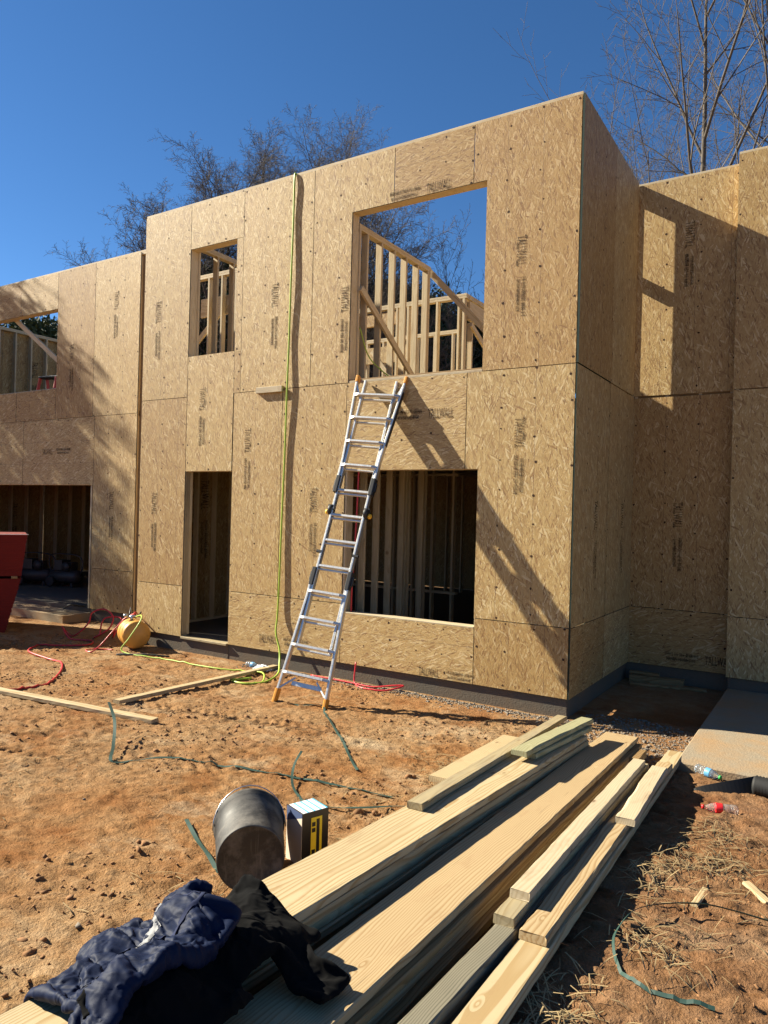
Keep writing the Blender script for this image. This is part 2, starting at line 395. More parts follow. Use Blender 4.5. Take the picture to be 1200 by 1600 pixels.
def axis(lo, hi, st, far):
    a = list(np.arange(lo, hi, st)); g = st; x = hi; r = []
    while x < far: r.append(x); g *= 1.35; x += g
    r.append(far); g = st; x = lo; l = []
    while x > -far: l.append(x); g *= 1.35; x -= g
    l.append(-far); return np.array(sorted(set(l[1:]+a+r)))
def build_ground():
    xs = np.concatenate([axis(-9.5, 3.4, .021, 260)])
    ys = axis(-7.0, .3, .0165, 260)
    X, Y = np.meshgrid(xs, ys)
    Z = zg(np.clip(Y, -30, 60))
    inner = (np.abs(X+3) < 14) & (Y > -9) & (Y < 5)
    R = np.zeros_like(X); R[inner] = relief(X[inner], Y[inner])
    Z = Z+R; Z = np.minimum(Z, 1.6)
    n, m = X.shape; v = np.stack([X, Y, Z], -1).reshape(-1, 3).astype(np.float32)
    i = np.arange(n*m).reshape(n, m)
    q = np.stack([i[:-1,:-1], i[:-1,1:], i[1:,1:], i[1:,:-1]], -1).reshape(-1, 4)
    me = bpy.data.meshes.new('ground'); me.vertices.add(len(v)); me.vertices.foreach_set('co', v.ravel())
    me.loops.add(q.size); me.loops.foreach_set('vertex_index', q.ravel().astype(np.int32))
    me.polygons.add(len(q)); me.polygons.foreach_set('loop_start', np.arange(0, q.size, 4, dtype=np.int32))
    try: me.polygons.foreach_set('loop_total', np.full(len(q), 4, dtype=np.int32))
    except Exception: pass
    me.update(); me.validate(); me.polygons.foreach_set('use_smooth', np.ones(len(q), bool)); me.materials.append(M['ground'])
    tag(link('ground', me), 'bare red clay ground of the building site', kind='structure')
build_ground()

# ------------------------------------------------------------------ house
HT = 6.262; Z1 = .737; Z2 = 3.48; TH = .0115; GAP = .004
house = thing('unfinished_house', 'two storey house frame sheathed in bare osb sheets without a roof', 'house', (0,0,0))
front_nails = []
class Wall:
    """o: origin, ux: direction along the wall as seen from outside, left to right; n: outward normal"""
    def __init__(s, o, ux, n): s.o = Vector(o); s.u = Vector(ux); s.n = Vector(n); s.nails = MB(); s.k = 0
    def mat(s, x, z, out=0):
        p = s.o+s.u*x+s.n*out+Vector((0,0,z)); u, m = s.u, -s.n
        return Matrix(((u.x,m.x,0,p.x),(u.y,m.y,0,p.y),(u.z,m.z,1,p.z),(0,0,0,1)))
    def panel(s, poly, lying=False, out=0., gap=GAP, edge=True, label=None, nails=True, th=TH, mat=None):
        """poly of (x,z) wall coordinates; shrunk by the joint gap"""
        xs = [p[0] for p in poly]; zs = [p[1] for p in poly]; cx, cz = min(xs), min(zs)
        k = len(poly); pl = []
        for i in range(k):                        # inset an axis-aligned polygon (counter-clockwise)
            p0, p1, p2 = poly[i-1], poly[i], poly[(i+1)%k]
            def nrm(a, b):
                dx, dz = b[0]-a[0], b[1]-a[1]; L = math.hypot(dx, dz); return (-dz/L, dx/L)
            n1, n2 = nrm(p0, p1), nrm(p1, p2)
            pl.append((p1[0]+gap*(n1[0]+n2[0])-cx, p1[1]+gap*(n1[1]+n2[1])-cz))
        mb = MB(); jit = random.uniform(0, .0022); mb.prism(pl, 0, th, 0, 1 if edge else 0)
        o = mb.obj('osb_sheet', [mat or (M['osbh'] if lying else M['osb']), M['edge']], house)
        o.matrix_local = s.mat(cx, cz, out+th+jit) 
        if label: o['label'] = label
        if nails:
            w, h = max(xs)-cx, max(zs)-cz
            def inside(x, z):
                c = False
                for i in range(k):
                    (x0,z0),(x1,z1) = poly[i-1], poly[i]
                    if (z0 > z) != (z1 > z) and x < (x1-x0)*(z-z0)/(z1-z0)+x0: c = not c
                return c
            nx = max(2, int(round(w/.4))+1); nz = max(2, int(round(h/.36))+1)
            for i in range(nx):
                for j in range(nz):
                    x = cx+.03+(w-.06)*i/(nx-1)+random.gauss(0, .014); z = cz+.035+(h-.07)*j/(nz-1)+random.gauss(0, .035)
                    if random.random() < (.55 if i in (0, nx-1) else .10) or not inside(x, z): continue
                    r = random.uniform(.009, .0155)
                    m = s.mat(x, z, out+th+jit+.0012)
                    mbv = [m @ Vector((r*math.cos(a+.3)*random.uniform(.7,1.3), 0, r*math.sin(a+.3)*random.uniform(.7,1.3))) for a in [t*math.pi/3 for t in range(6)]]
                    mbb = [m @ Vector((v_.x, .002, v_.z)) for v_ in [Vector((0,0,0))]]
                    s.nails.add(mbv, [(0,1,2,3,4,5)])
        return o
    def rect(s, x0, x1, z0, z1, **kw): return s.panel([(x0,z0),(x1,z0),(x1,z1),(x0,z1)], **kw)
    def finish(s):
        if s.nails.v: s.nails.obj('nail_marks', M['nail'], house, kind='stuff')
# --- printed stamps
def text_mesh(txt):
    c = bpy.data.curves.new('lettering', 'FONT'); c.body = txt; c.offset = .022; c.size = 1; c.fill_mode = 'FRONT'; c.align_x = 'LEFT'
    o = bpy.data.objects.new('lettering', c); COL.objects.link(o); bpy.context.view_layer.update()
    me = bpy.data.meshes.new_from_object(o.evaluated_get(bpy.context.evaluated_depsgraph_get()))
    bpy.data.objects.remove(o); vs = np.array([v.co[:] for v in me.vertices]); fs = [tuple(p.vertices) for p in me.polygons]
    vs[:,0] -= vs[:,0].min(); vs /= np.array([vs[:,0].max(), vs[:,1].max(), 1]); return vs, fs
TW = text_mesh('TALLWALL')
def stamp_meshes(kind):
    """big word and two lines of illegible small print; local x along the writing, z up the letters"""
    r = random.Random(kind); L, H = .33, .112; out = []
    x0 = 0 if kind % 2 == 0 else .50
    mb = MB(); mb.add([(x0+v[0]*L, 0, v[1]*H) for v in TW[0]], TW[1]); out.append(('printed_word', mb.mesh('printed_word', [M['ink']])))
    s0 = .45 if kind % 2 == 0 else 0
    for row, hh in ((.062, .05), (.0, .046)):
        x = s0+(.0 if row else .02); x_end = s0+.42-(0 if row else .05); mb = MB()
        mb.add([(x,0,row+hh*.40),(x_end,0,row+hh*.40),(x_end,0,row+hh*.40+.006),(x,0,row+hh*.40+.006)], [(0,1,2,3)])
        while x < x_end:
            w = r.uniform(.010, .022)
            for e in range(2):
                xx = x+e*w*.62
                mb.add([(xx,0.0003,row),(xx+.0065,0.0003,row),(xx+.0065,0.0003,row+hh),(xx,0.0003,row+hh)], [(0,1,2,3)])
            x += w+.006+(.014 if r.random() < .14 else 0)
        out.append(('printed_line', mb.mesh('printed_line', [M['ink']])))
    return out
STAMPS = [stamp_meshes(i) for i in range(4)]
def stamp(wall, x, z, way, kind=0, sc=1.0, out=0.):
    """centre at wall coordinates x,z; way: 0 level, 1 reading upward, -1 reading downward"""
    m = wall.mat(x, z, out+TH+.0042) @ Matrix.Rotation(-way*math.pi/2, 4, 'Y') @ Matrix.Translation((-.43*sc, 0, -.055*sc)) @ Matrix.Diagonal((sc, sc, sc, 1))
    for nm, me in STAMPS[kind]:
        o = link(nm, me, house, kind='stuff') if nm == 'printed_line' else link(nm, me, house)
        o.matrix_local = m
# --- front of the projecting bay (face at y=0)
F = Wall((0,0,0), (1,0,0), (0,-1,0))
XL, XA, XB, XC, XD, XE = -6.713, -5.727, -4.812, -2.872, -1.060, -1.084
DT, U1, U0, W1, W0, L1, L0 = 2.40, 5.62, 4.067, 5.597, 3.495, 2.393, .627
F.rect(XL, XA, Z2, HT); F.rect(XL, XA, Z1, Z2); F.rect(XL, XA, 0, Z1)
F.rect(XA, -4.69, U1, HT)
F.panel([(XB,U0-.02),(-4.69,U0-.02),(-4.69,U1),(XB,U1)], gap=.0012)
F.rect(XA, XB, DT, U0)
F.rect(XB, -4.69, Z2, U0-.02, gap=.0012)
F.rect(-4.69, -3.475, Z2, HT)
F.panel([(-3.475,Z2),(XC,Z2),(XC,W1),(-2.27,W1),(-2.27,HT),(-3.475,HT)])
F.rect(-2.27, -1.222, W1, HT, lying=True, label='orange toned osb sheet over the big upper opening')
F.panel([(XD,Z2),(-.003,Z2),(-.003,HT),(-1.222,HT),(-1.222,W1),(XD,W1)])
F.rect(XB+.012, -3.925, Z1, Z2); F.rect(-3.925, XC-.015, Z1, Z2)
F.rect(XC-.015, -1.24, L1, Z2, lying=True)
F.panel([(XE,Z1),(-.003,Z1),(-.003,Z2),(-1.24,Z2),(-1.24,L1),(XE,L1)])
F.rect(XB+.012, XC-.02, 0, Z1, lying=True); F.rect(XC-.02, XE+.01, 0, L0, lying=True); F.rect(XE+.01, -.003, 0, Z1)
for x, z, w, k in ((-4.10,4.47,-1,0),(-6.39,4.53,-1,0),(-.63,4.48,-1,2),(-2.955,4.30,1,1),(-5.41,3.20,1,1),(-4.52,2.58,1,3),(-6.37,1.66,-1,0),(-3.365,1.75,-1,2),(-.60,2.55,1,1)):
    stamp(F, x, z, w, k)
stamp(F, -1.80, 3.04, 0, 1); stamp(F, -1.90, 5.67, 0, 3); stamp(F, -3.82, .16, 0, 0, .95); stamp(F, -1.42, .062, 0, 2, .8)
F.finish()
# --- bay side (faces +x at x=0), recess back wall, right wall, left wing
Sd = Wall((0,0,0), (0,1,0), (1,0,0)); D = 2.452
Sd.panel([(-TH-.012,Z2),(1.25,Z2),(1.25,HT),(-TH-.012,HT)], out=.002, th=.022)
Sd.rect(1.25, 2.335, Z2, HT, edge=False, out=.010)
for z0, z1 in ((Z1, Z2), (0, Z1)):
    Sd.rect(-TH-.004, 1.25, z0, z1, lying=z0 == 0); Sd.rect(1.25, D, z0, z1, lying=z0 == 0)
for y, z, w, k in ((.678,5.2,-1,0),(1.89,5.2,-1,2),(.79,1.65,-1,0),(1.93,1.65,-1,2)): stamp(Sd, y, z, w, k)
Sd.finish()
R0 = 1.205
Rc = Wall((0,D,0), (1,0,0), (0,-1,0))
Rc.rect(-.5, R0, Z2+.008, HT, out=.006); Rc.rect(.002, R0, Z1, Z2-.012); Rc.rect(.002, R0, 0, Z1, lying=True)
stamp(Rc, .645, 5.28, 1, 1, out=.006); stamp(Rc, .585, 1.68, -1, 0); stamp(Rc, .88, .145, 0, 1, .95)
Rc.finish()
E_ = 2.285
Rw = Wall((0,E_,0), (1,0,0), (0,-1,0)); HR = 6.33
for x0, x1 in ((R0, 2.42), (2.42, 3.64), (3.64, 4.86)):
    Rw.rect(x0, x1, Z2, HR); Rw.rect(x0, x1, Z1, Z2-.006); Rw.rect(x0, x1, 0, Z1)
Rw.finish()
Re = Wall((R0,D,0), (0,-1,0), (-1,0,0))      # the short return facing the recess
Re.rect(0, D-E_-.001, 0, HR, nails=False, edge=False, out=-TH, gap=.0005)
G = .92
Wg = Wall((0,G,0), (1,0,0), (0,-1,0)); GX = -7.955; GJ = -9.113; GK = -10.30; G1 = 2.235; K1 = 5.572; K0 = 4.066
Wg.rect(-9.18, GX, Z2, HT); Wg.rect(GK, -9.18, Z2, HT); Wg.rect(-11.5, GK, K1, HT, lying=True); Wg.rect(-13.6, -11.5, K1, HT, lying=True)
Wg.rect(-11.6, GK, Z2, K0, lying=True); Wg.rect(-13.6, -11.6, Z2, K0, lying=True)
Wg.rect(GJ, GX, Z1, Z2); Wg.rect(GJ, GX, 0, Z1); Wg.rect(-11.32, GJ, G1, Z2, lying=True); Wg.rect(-13.6, -11.32, G1, Z2, lying=True)
Wg.rect(-15.5, -13.6, 0, Z2); Wg.rect(-15.5, -13.6, Z2, HT)
for x, z, w, k in ((-8.585,5.27,1,1),(-9.83,4.43,-1,0),(-8.58,1.70,-1,2)): stamp(Wg, x, z, w, k)
stamp(Wg, -10.25, 2.87, 0, 0)
Wg.finish()
# outer left wall of the wing and hidden outer walls, sheathed outside, bare studs inside
def back_sheets(p0, ux, n, length, z0, z1, stampz=None):
    w = Wall(p0, ux, n); x = 0
    while x < length-.01:
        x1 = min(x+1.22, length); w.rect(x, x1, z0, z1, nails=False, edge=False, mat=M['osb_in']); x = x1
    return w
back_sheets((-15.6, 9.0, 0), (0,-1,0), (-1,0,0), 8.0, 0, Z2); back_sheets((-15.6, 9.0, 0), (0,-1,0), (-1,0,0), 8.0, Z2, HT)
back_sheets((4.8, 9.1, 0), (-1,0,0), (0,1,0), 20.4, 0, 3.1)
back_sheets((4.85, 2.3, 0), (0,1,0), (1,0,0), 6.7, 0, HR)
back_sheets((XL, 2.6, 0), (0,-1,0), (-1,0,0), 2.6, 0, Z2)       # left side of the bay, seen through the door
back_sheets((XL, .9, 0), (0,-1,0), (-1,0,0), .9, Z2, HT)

# --- framing: each stick is a part
SW, SD = .038, .092
def stud(x, y, z0, z1, along='x', w=SW, d=SD, mat='stud', name='stud'):
    up_ = (0,1,0) if along == 'x' else (1,0,0)
    return bar(name, (x,y,z0), (x,y,z1), w, d, M[mat], house, upv=up_)
def plate(p0, p1, name='top_plate', w=SD, t=SW, mat='stud'): return bar(name, p0, p1, w, t, M[mat], house)
def framed(xs, y, z0, z1):
    for x in xs: stud(x, y, z0, z1)
yb = .002+SD/2
# front wall frame: plates + studs behind the joints and openings
for seg in ((XL, -.06),):
    for k in (0, 1): plate((seg[0], yb, HT-SW*(k+.5)+(.036 if k == 0 else .0335)), (seg[1], yb, HT-SW*(k+.5)+(.036 if k == 0 else .0335)))
    plate((seg[0], yb, 3.15+SW/2), (seg[1], yb, 3.15+SW/2), 'bottom_plate'); plate((seg[0], yb, 2.74), (seg[1], yb, 2.74))
    bar('rim_board', (seg[0], yb-.02, 2.95), (seg[1], yb-.02, 2.95), .04, .34, M['stud'], house)
zt, zb = HT-.062, 3.15+SW
for x in (XL+.02, XL+.42, XA-.02, -4.69, -4.28, -3.87, -3.475, -3.07, XC-.019, XD+.019, -.66, -.25, -.07):
    stud(x, yb, zb, zt); 
for x in (XA+.02, XB-.02): stud(x, yb, U1, zt) if False else None
for x in (XL+.02, XL+.42, XA-.019, XB+.019, -4.4, -3.925, -3.5, -3.2, XC-.03, XE+.019, -.66, -.25, -.07):
    stud(x, yb, SW, 2.72)
plate((XL, yb, SW/2), (XA, yb, SW/2), 'bottom_plate'); plate((XB, yb, SW/2), (-.06, yb, SW/2), 'bottom_plate')
def opening(x0, x1, z0, z1, y=yb, deep=.14, sill=True, sh=.03):
    bar('header', (x0-.0, y+.024, z1+.07), (x1, y+.024, z1+.07), deep, .14, M['stud'], house)
    bar('jamb_stud', (x0-.0185, y+.024, z0), (x0-.0185, y+.024, z1), .037, deep, M['stud'], house, upv=(0,1,0))
    bar('jamb_stud', (x1+.0185, y+.024, z0), (x1+.0185, y+.024, z1), .037, deep, M['stud'], house, upv=(0,1,0))
    if sill: bar('sill_plate', (x0+.002, y+.022, z0-sh/2+.010), (x1-.002, y+.022, z0-sh/2+.010), deep+.016, sh, M['pale'], house)
opening(XA, XB, U0, U1, sill=False); bar('sill_plate', (XA, yb+.02, U0-.022), (XB, yb+.02, U0-.022), .11, SW, M['stud'], house)
opening(XC, XD, W0, W1); opening(XC+.012, XE, L0, L1, sh=.022); opening(XA, XB, .02, DT, sill=False)
bar('threshold', (XA+.005, .03, -.008), (XB-.005, .03, -.008), .12, .03, M['weather'], house)
for z_ in (Z2, Z1):
    bar('blocking', (XL+.03, yb+.004, z_), (-.10, yb+.004, z_), .085, .09, M['brownwood'], house) if z_ == Z2 else None  # unseen dark backing, added to stop sky light leaking through the sheet joint
bar('blocking', (-.05, .1, Z2), (-.05, D-.02, Z2), .08, .09, M['brownwood'], house); bar('blocking', (.03, D+.05, Z2), (R0, D+.05, Z2), .08, .12, M['brownwood'], house); bar('blocking', (R0+.01, E_+.05, Z2), (4.8, E_+.05, Z2), .08, .12, M['brownwood'], house); bar('blocking', (-13.5, G+.055, Z2), (GX, G+.055, Z2), .08, .09, M['brownwood'], house)  # same added backing behind the other joints, keeps sky light out of the gaps
# side wall frame
xs_ = -.004-SD/2
for k in (0, 1): plate((xs_, -.0, HT-SW*(k+.5)+.032), (xs_, D-.02, HT-SW*(k+.5)+.032))
bar('top_band', (-.03, 2.27, HT-.15), (-.03, D-.002, HT-.15), .05, .17, M['osb'], house)
for y in (.12, .52, .92, 1.25, 1.6, 2.0, 2.29): bar('stud', (xs_, y, zb), (xs_, y, zt), SW, SD, M['stud'], house, upv=(1,0,0))
bar('corner_stud', (xs_, D-.022, zb), (xs_, D-.022, zt), .030, SD, M['stud'], house, upv=(1,0,0))
bar('blocking', (xs_, 2.32, 5.03), (xs_, D-.008, 5.03), SD, .15, M['stud'], house)
bar('blocking', (xs_, 2.32, 3.40), (xs_, D-.008, 3.58), SD, .09, M['stud'], house)
for y in (.12, .52, .92, 1.25, 1.6, 2.0, 2.36): bar('stud', (xs_, y, SW), (xs_, y, 2.72), SW, SD, M['stud'], house, upv=(1,0,0))
# recess, right wall, wing tops
def topplate(p0, p1): 
    for k in (0, 1): plate((p0[0], p0[1], p0[2]-SW*(k+.5)+.030), (p1[0], p1[1], p1[2]-SW*(k+.5)+.030))
topplate((-.4, D+.004+SD/2, HT), (R0-.002, D+.004+SD/2, HT)); topplate((R0+.002, E_+.004+SD/2, HR), (4.86, E_+.004+SD/2, HR))
topplate((-15.5, G+.004+SD/2, HT), (GX+.10, G+.004+SD/2, HT))
for x in (.03, .41, .81, 1.17): stud(x, D+.004+SD/2, 0, HT-.065)
for x in (1.25, 1.62, 2.02, 2.42, 2.9, 3.3, 3.64, 4.1, 4.5): stud(x, E_+.004+SD/2, 0, HR-.065)
yw = G+.004+SD/2
for x in (-15.4, -14.6, -13.62): stud(x, yw, 0, HT-.065)
for x in (-9.18, -8.77, -8.36, GX-.019): stud(x, yw, 0, HT-.065)
for x in (-10.28, -9.80): stud(x, yw, Z2-.3, HT-.065)
for x in (-12.9, -12.2, -11.5, -10.9): stud(x, yw, K1+.15, HT-.065); stud(x, yw, 3.1, K0-.04)
bar('corner_stud', (GX+.055, G+.078, -.0), (GX+.055, G+.078, HT-.02), .09, .09, M['brownwood'], house, upv=(0,1,0))
opening(-13.6, GK, K0, K1, y=yw); opening(-13.6, GJ, .02, G1, y=yw, sill=False)
bar('brace', (-12.3, 1.10, 5.80), (-10.1, 1.10, 4.36), .038, .09, M['stud'], house, upv=(0,0,1))
# wing left wall studs (seen from inside)
for z0, z1 in ((SW, 2.74), (3.19, HT-.04)):
    for i in range(19):
        y = 1.05+.42*i; bar('stud', (-15.5, y, z0), (-15.5, y, z1), SW, .12, M['stud'], house, upv=(1,0,0))
    plate((-15.5, 1.0, z0-SW/2), (-15.5, 9.0, z0-SW/2), 'bottom_plate', .12); 
    for k in (0, 1): plate((-15.5, 1.0, z1+SW*(k-.0)-.018), (-15.5, 9.0, z1+SW*k-.018), 'top_plate', .12)
stamp_in = Wall((-15.58, 1.0, 0), (0,1,0), (1,0,0)); stamp(stamp_in, 2.75, 5.0, -1, 0, 1.3); stamp(stamp_in, 2.3, 1.3, -1, 0, 1.3)
# bay left wall studs (through the door)
for y in (.30, .70, 1.10, 1.50, 1.90, 2.30): bar('stud', (XL+.055, y, SW), (XL+.055, y, 2.72), SW, SD, M['stud'], house, upv=(1,0,0))
plate((XL+.055, .1, SW/2), (XL+.055, 2.6, SW/2), 'bottom_plate'); plate((XL+.055, .1, 2.74), (XL+.055, 2.6, 2.74))
bw = Wall((XL+.002, 0, 0), (0,1,0), (1,0,0)); stamp(bw, 1.32, 1.7, -1, 0, 1.5, out=0)
# floors
mb = MB(); mb.box((-15.6, G+.02, -.35), (XL+.02, 9.1, -.004)); mb.box((XL+.02, .02, -.35), (-.02, 9.1, -.0035)); mb.box((-.02, D+.02, -.35), (4.86, 9.1, -.004))
mb.obj('slab_floor', M['floor'], house)
mb = MB(); mb.box((-15.5, G+.1, 3.11), (XL+.03, 9.05, 3.148)); mb.box((XL+.03, .1, 3.11), (-.06, 9.05, 3.147)); mb.box((-.06, D+.1, 3.11), (4.8, 9.05, 3.148))
mb.obj('upper_deck', M['osbh'], house)
for i in range(21): bar('floor_joist', (-15.3+i*.41, G+.12, 2.95), (-15.3+i*.41, 9, 2.95), .04, .30, M['stud'], house)
for i in range(16): bar('floor_joist', (XL+.2+i*.41, .12, 2.95), (XL+.2+i*.41, 9, 2.95), .04, .30, M['stud'], house)
# footing: one part per run, set back under the sheets
def footing(lo, hi): mb = MB(); mb.box(lo, hi); return mb.obj('footing', M['concrete'], house)
footing((XL, .018, -.7), (XA, .3, -.006)); footing((XA, .012, -.7), (XB, .3, -.024)); footing((XB, .018, -.7), (-.018, .3, -.006))
footing((-.3, .301, -.7), (-.018, D+.018, -.006)); footing((-.017, D+.018, -.7), (R0+.02, D+.3, -.006)); footing((R0+.021, E_+.018, -.7), (4.86, E_+.3, -.006))
footing((-15.6, G+.018, -.7), (GJ, G+.3, -.02)); footing((GJ, G+.016, -.7), (XL, G+.3, -.006)); footing((XL-.02, .301, -.7), (XL+.2, G+.017, -.007))
mb = MB(); mb.box((-13.6, G-.55, -.5), (GJ-.0, G+.012, -.075)); mb.obj('garage_apron', M['slab'], house)
# --- upper floor interior walls seen through the openings
xa = -2.905
for y in (.16, .335, .675, 1.0, 1.31, 1.64, 1.93, 1.972): bar('stud', (xa, y, 3.19), (xa, y, 5.44), SW, SD, M['stud'], house, upv=(1,0,0))
for k in (0, 1): plate((xa, .14, 5.46+SW*k), (xa, 2.0, 5.46+SW*k))
plate((xa, .14, 3.169), (xa, 2.0, 3.169), 'bottom_plate')
bar('brace', (-2.835, -.0+.16, 4.70), (-2.835, 1.62, 3.74), .038, .09, M['stud'], house)
bar('brace', (-2.95, 2.03, 5.52), (-1.55, 2.20, 4.02), .038, .09, M['stud'], house)
yc = 3.30
for k in (0, 1): plate((-5.5, yc, 5.42+SW*k), (-2.88, yc, 5.42+SW*k))
for x in (-5.3, -5.05, -4.62, -4.20, -3.98, -3.42, -3.02, -2.93): stud(x, yc, 3.19, 5.40)
plate((-5.5, yc, 3.169), (-2.88, yc, 3.169), 'bottom_plate'); plate((-4.0, yc, 3.95), (-2.9, yc, 3.95), 'sill_plate')
bar('header', (-5.5, yc, 5.25), (-4.2, yc, 5.25), .05, .22, M['osb'], house)
for k in (0, 1): plate((-2.92, yc+.05, 5.42+SW*k), (-2.92, 6.3, 5.42+SW*k))
bar('header', (-2.90, yc+.06, 5.22), (-2.90, 6.3, 5.22), .06, .30, M['stud'], house)
for y in (3.5, 4.2, 5.2, 6.2): bar('stud', (-2.92, y, 3.19), (-2.92, y, 5.05), SW, SD, M['stud'], house, upv=(1,0,0))
bar('brace', (-2.86, 3.4, 5.0), (-2.86, 4.9, 4.3), .038, .09, M['stud'], house)
plate((-2.92, 3.4, 3.95), (-2.92, 6.2, 3.95), 'sill_plate')
yd = 5.6
for k in (0, 1): plate((-8.5, yd, 5.5+SW*k), (-4.2, yd, 5.5+SW*k))
for i in range(11): stud(-8.4+i*.41, yd, 3.19, 5.48)
bar('header', (-6.6, yd-.06, 5.2), (-5.2, yd-.06, 5.2), .04, .34, M['osb'], house)
plate((-8.5, yd, 4.2), (-4.2, yd, 4.2), 'blocking')
bar('brace', (-6.2, yd-.07, 5.3), (-4.6, yd-.07, 3.3), .038, .09, M['stud'], house)
# through the small upper window
xb = -5.76
for y in (.155, .525, .865, 1.22, 1.56): bar('stud', (xb, y, 3.19), (xb, y, 5.68), SW, SD, M['stud'], house, upv=(1,0,0))
for k in (0, 1): plate((xb, .14, 5.70+SW*k), (xb, 2.4, 5.70+SW*k))
ye = 1.55
for k in (0, 1): plate((-7.9, ye, 5.84+SW*k), (-5.9, ye, 5.84+SW*k))
for x in (-7.35, -6.93, -6.62, -6.30, -5.95): stud(x, ye, 3.19, 5.82)
bar('header', (-7.2, ye+.06, 5.35), (-5.9, ye+.06, 5.35), .04, .32, M['stud'], house)
bar('brace', (-7.3, ye+.05, 4.75), (-6.3, ye+.05, 5.6), .038, .09, M['stud'], house)
# --- lower room seen through the big opening
xl = -2.93
for y in (.15, .48, .80, 1.12, 1.46, 1.54, 1.62, 2.02, 2.10): bar('stud', (xl, y, SW), (xl, y, 2.72), SW, SD, M['stud'], house, upv=(1,0,0))
plate((xl, .12, 2.74), (xl, 2.2, 2.74)); plate((xl, .12, .02), (xl, 2.2, .02), 'bottom_plate')
plate((-5.2, 3.2, .60), (-2.9, 3.2, .60), 'blocking'); plate((-5.2, 3.2, 2.52), (-2.9, 3.2, 2.52), 'blocking')
for i in range(7): stud(-5.2+.37*i, 3.2, .0, 2.74)
for y in (4.5, 5.3, 6.2): stud(-2.6+.3*y*.2, y, 0, 2.74)
for i in range(20): stud(-6.6+.41*i, 8.4, 0, 2.8)
for i in range(14): stud(-15.0+.42*i, 8.6, 0, 2.8)
bar('stud', (-1.6, 3.6, 0), (-1.6, 3.6, 2.74), .05, .09, M['stud'], house, upv=(1,0,0))

# ------------------------------------------------------------------ entry slab
es = thing('entry_slab', 'sunlit concrete entry slab half in the shade of the house', 'slab', (1.6, .7, -.13))
mb = MB()
def slab_poly(): return [(1.222,-.905),(4.8,-.905),(4.8,2.268),(1.222,2.268)]
pts = slab_poly(); k = 4; c = .012
top = [(1.222+c,-.905+c,-.13),(4.8,-.905+c,-.13),(4.8,2.268,-.13),(1.222+c,2.268,-.13)]; mid = [(x,y,-.13-c) for x,y in pts]; bot = [(x,y,-.4) for x,y in pts]
mb.add(top+mid+bot, [(0,1,2,3)]+[(4+i,4+(i+1)%4,(i+1)%4,i) for i in range(4)]+[(8+i,8+(i+1)%4,4+(i+1)%4,4+i) for i in range(4)])
mb.obj('slab', M['slab'], es, loc=(-1.6,-.7,.13))
#==CONT==
# ------------------------------------------------------------------ lumber
def rough_mesh(L, w, t, mat, wane, seed):
    r = random.Random(seed); k = max(6, int(L/.09)); mb = MB(); a, b = w/2, t/2; ch = r.uniform(.003, .006)
    ph = [r.uniform(0, 6) for _ in range(6)]; vs = []
    for i in range(k+1):
        x = -L/2+L*i/k; e = .0016
        bend = .004*math.sin(2.1*x/L+ph[0]); side = .003*math.sin(2.6*x/L+ph[1])
        wn = wane*max(0, math.sin(5*x+ph[2])*.5+math.sin(13*x+ph[3])*.35+.4)
        wn2 = wane*.4*max(0, math.sin(4*x+ph[4])*.6+.2)
        sec = [(-a+ch,-b),(a-ch,-b),(a,-b+ch),(a,b-ch-wn2*.8),(a-ch-wn2,b),(-a+ch+wn,b),(-a,b-ch-wn*.8),(-a,-b+ch)]
        xx = x+(r.uniform(-.004,.004) if i in (0,k) else 0)
        for q1, (yy, zz) in enumerate(sec): vs.append((xx+(r.uniform(-.003,.003) if i in (0,k) else 0), yy+side+r.uniform(-e,e), zz+bend*(.3)+r.uniform(-e,e)*.6))
    fs = [(8*i+j, 8*i+(j+1)%8, 8*i+8+(j+1)%8, 8*i+8+j) for i in range(k) for j in range(8)]+[tuple(range(7,-1,-1)), tuple(range(8*k, 8*k+8))]
    mb.add(vs, [f[::-1] for f in fs][::1]); me = mb.mesh('timber', [mat]); return me
def plank(label, p0, p1, w, t, mat, cat='board', group=None, name='board', roll=0, wane=.0):
    """top-centre line p0 to p1 (x,y,z of the upper face)"""
    p0 = Vector(p0); p1 = Vector(p1); d = (p1-p0).normalized(); sd = Vector((0,0,1)).cross(d).normalized(); u = d.cross(sd)
    if roll: u = Matrix.Rotation(roll, 3, d) @ u
    o = bar(name, p0-u*t/2, p1-u*t/2, w, t, M[mat], None, upv=u)
    o.data = rough_mesh((p1-p0).length, w, t, M[mat], wane, len(label)*7+int(w*1000))
    return tag(o, label, cat, group)
def on_plane(x, y, off): return (x, y, off-.08*y)
def line(xr0, y0, xr1, y1, off, w):          # right-hand edge given, returns the centre line
    d = Vector((xr1-xr0, y1-y0, 0)).normalized(); n = Vector((-d.y, d.x, 0))*(w/2)
    return on_plane(xr0+n.x, y0+n.y, off), on_plane(xr1+n.x, y1+n.y, off)
T = .0385
g_left = 'wide planks of the left lumber pile'; g_right = 'wide planks of the right lumber pile'
a, b = line(.718, -6.38, .633, -1.45, -.01, .286)
plank('pale wide plank on top of the left pile, under the clothes', a, b, .286, T, 'pine', 'plank', g_left)
names_l = ['plank right under the top plank of the left pile', 'third plank down in the left pile, its edge in shade', 'fourth plank down in the left pile, a dark shaded edge', 'fifth plank down in the left pile, its edge nearly black', 'lowest plank of the left pile, resting on the red soil']
for i in range(5):
    o_ = (.006, -.008, .010, -.004, .004)[i]; off = -.01-(i+1)*(T+.0012)
    a, b = line(.718+o_, -6.42, .633+o_*.6, -1.43+.05*(i % 2), off, .286)
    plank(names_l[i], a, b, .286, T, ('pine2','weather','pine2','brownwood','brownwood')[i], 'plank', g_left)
a, b = line(1.118, -6.25, .877, -.725, -.10, .286)
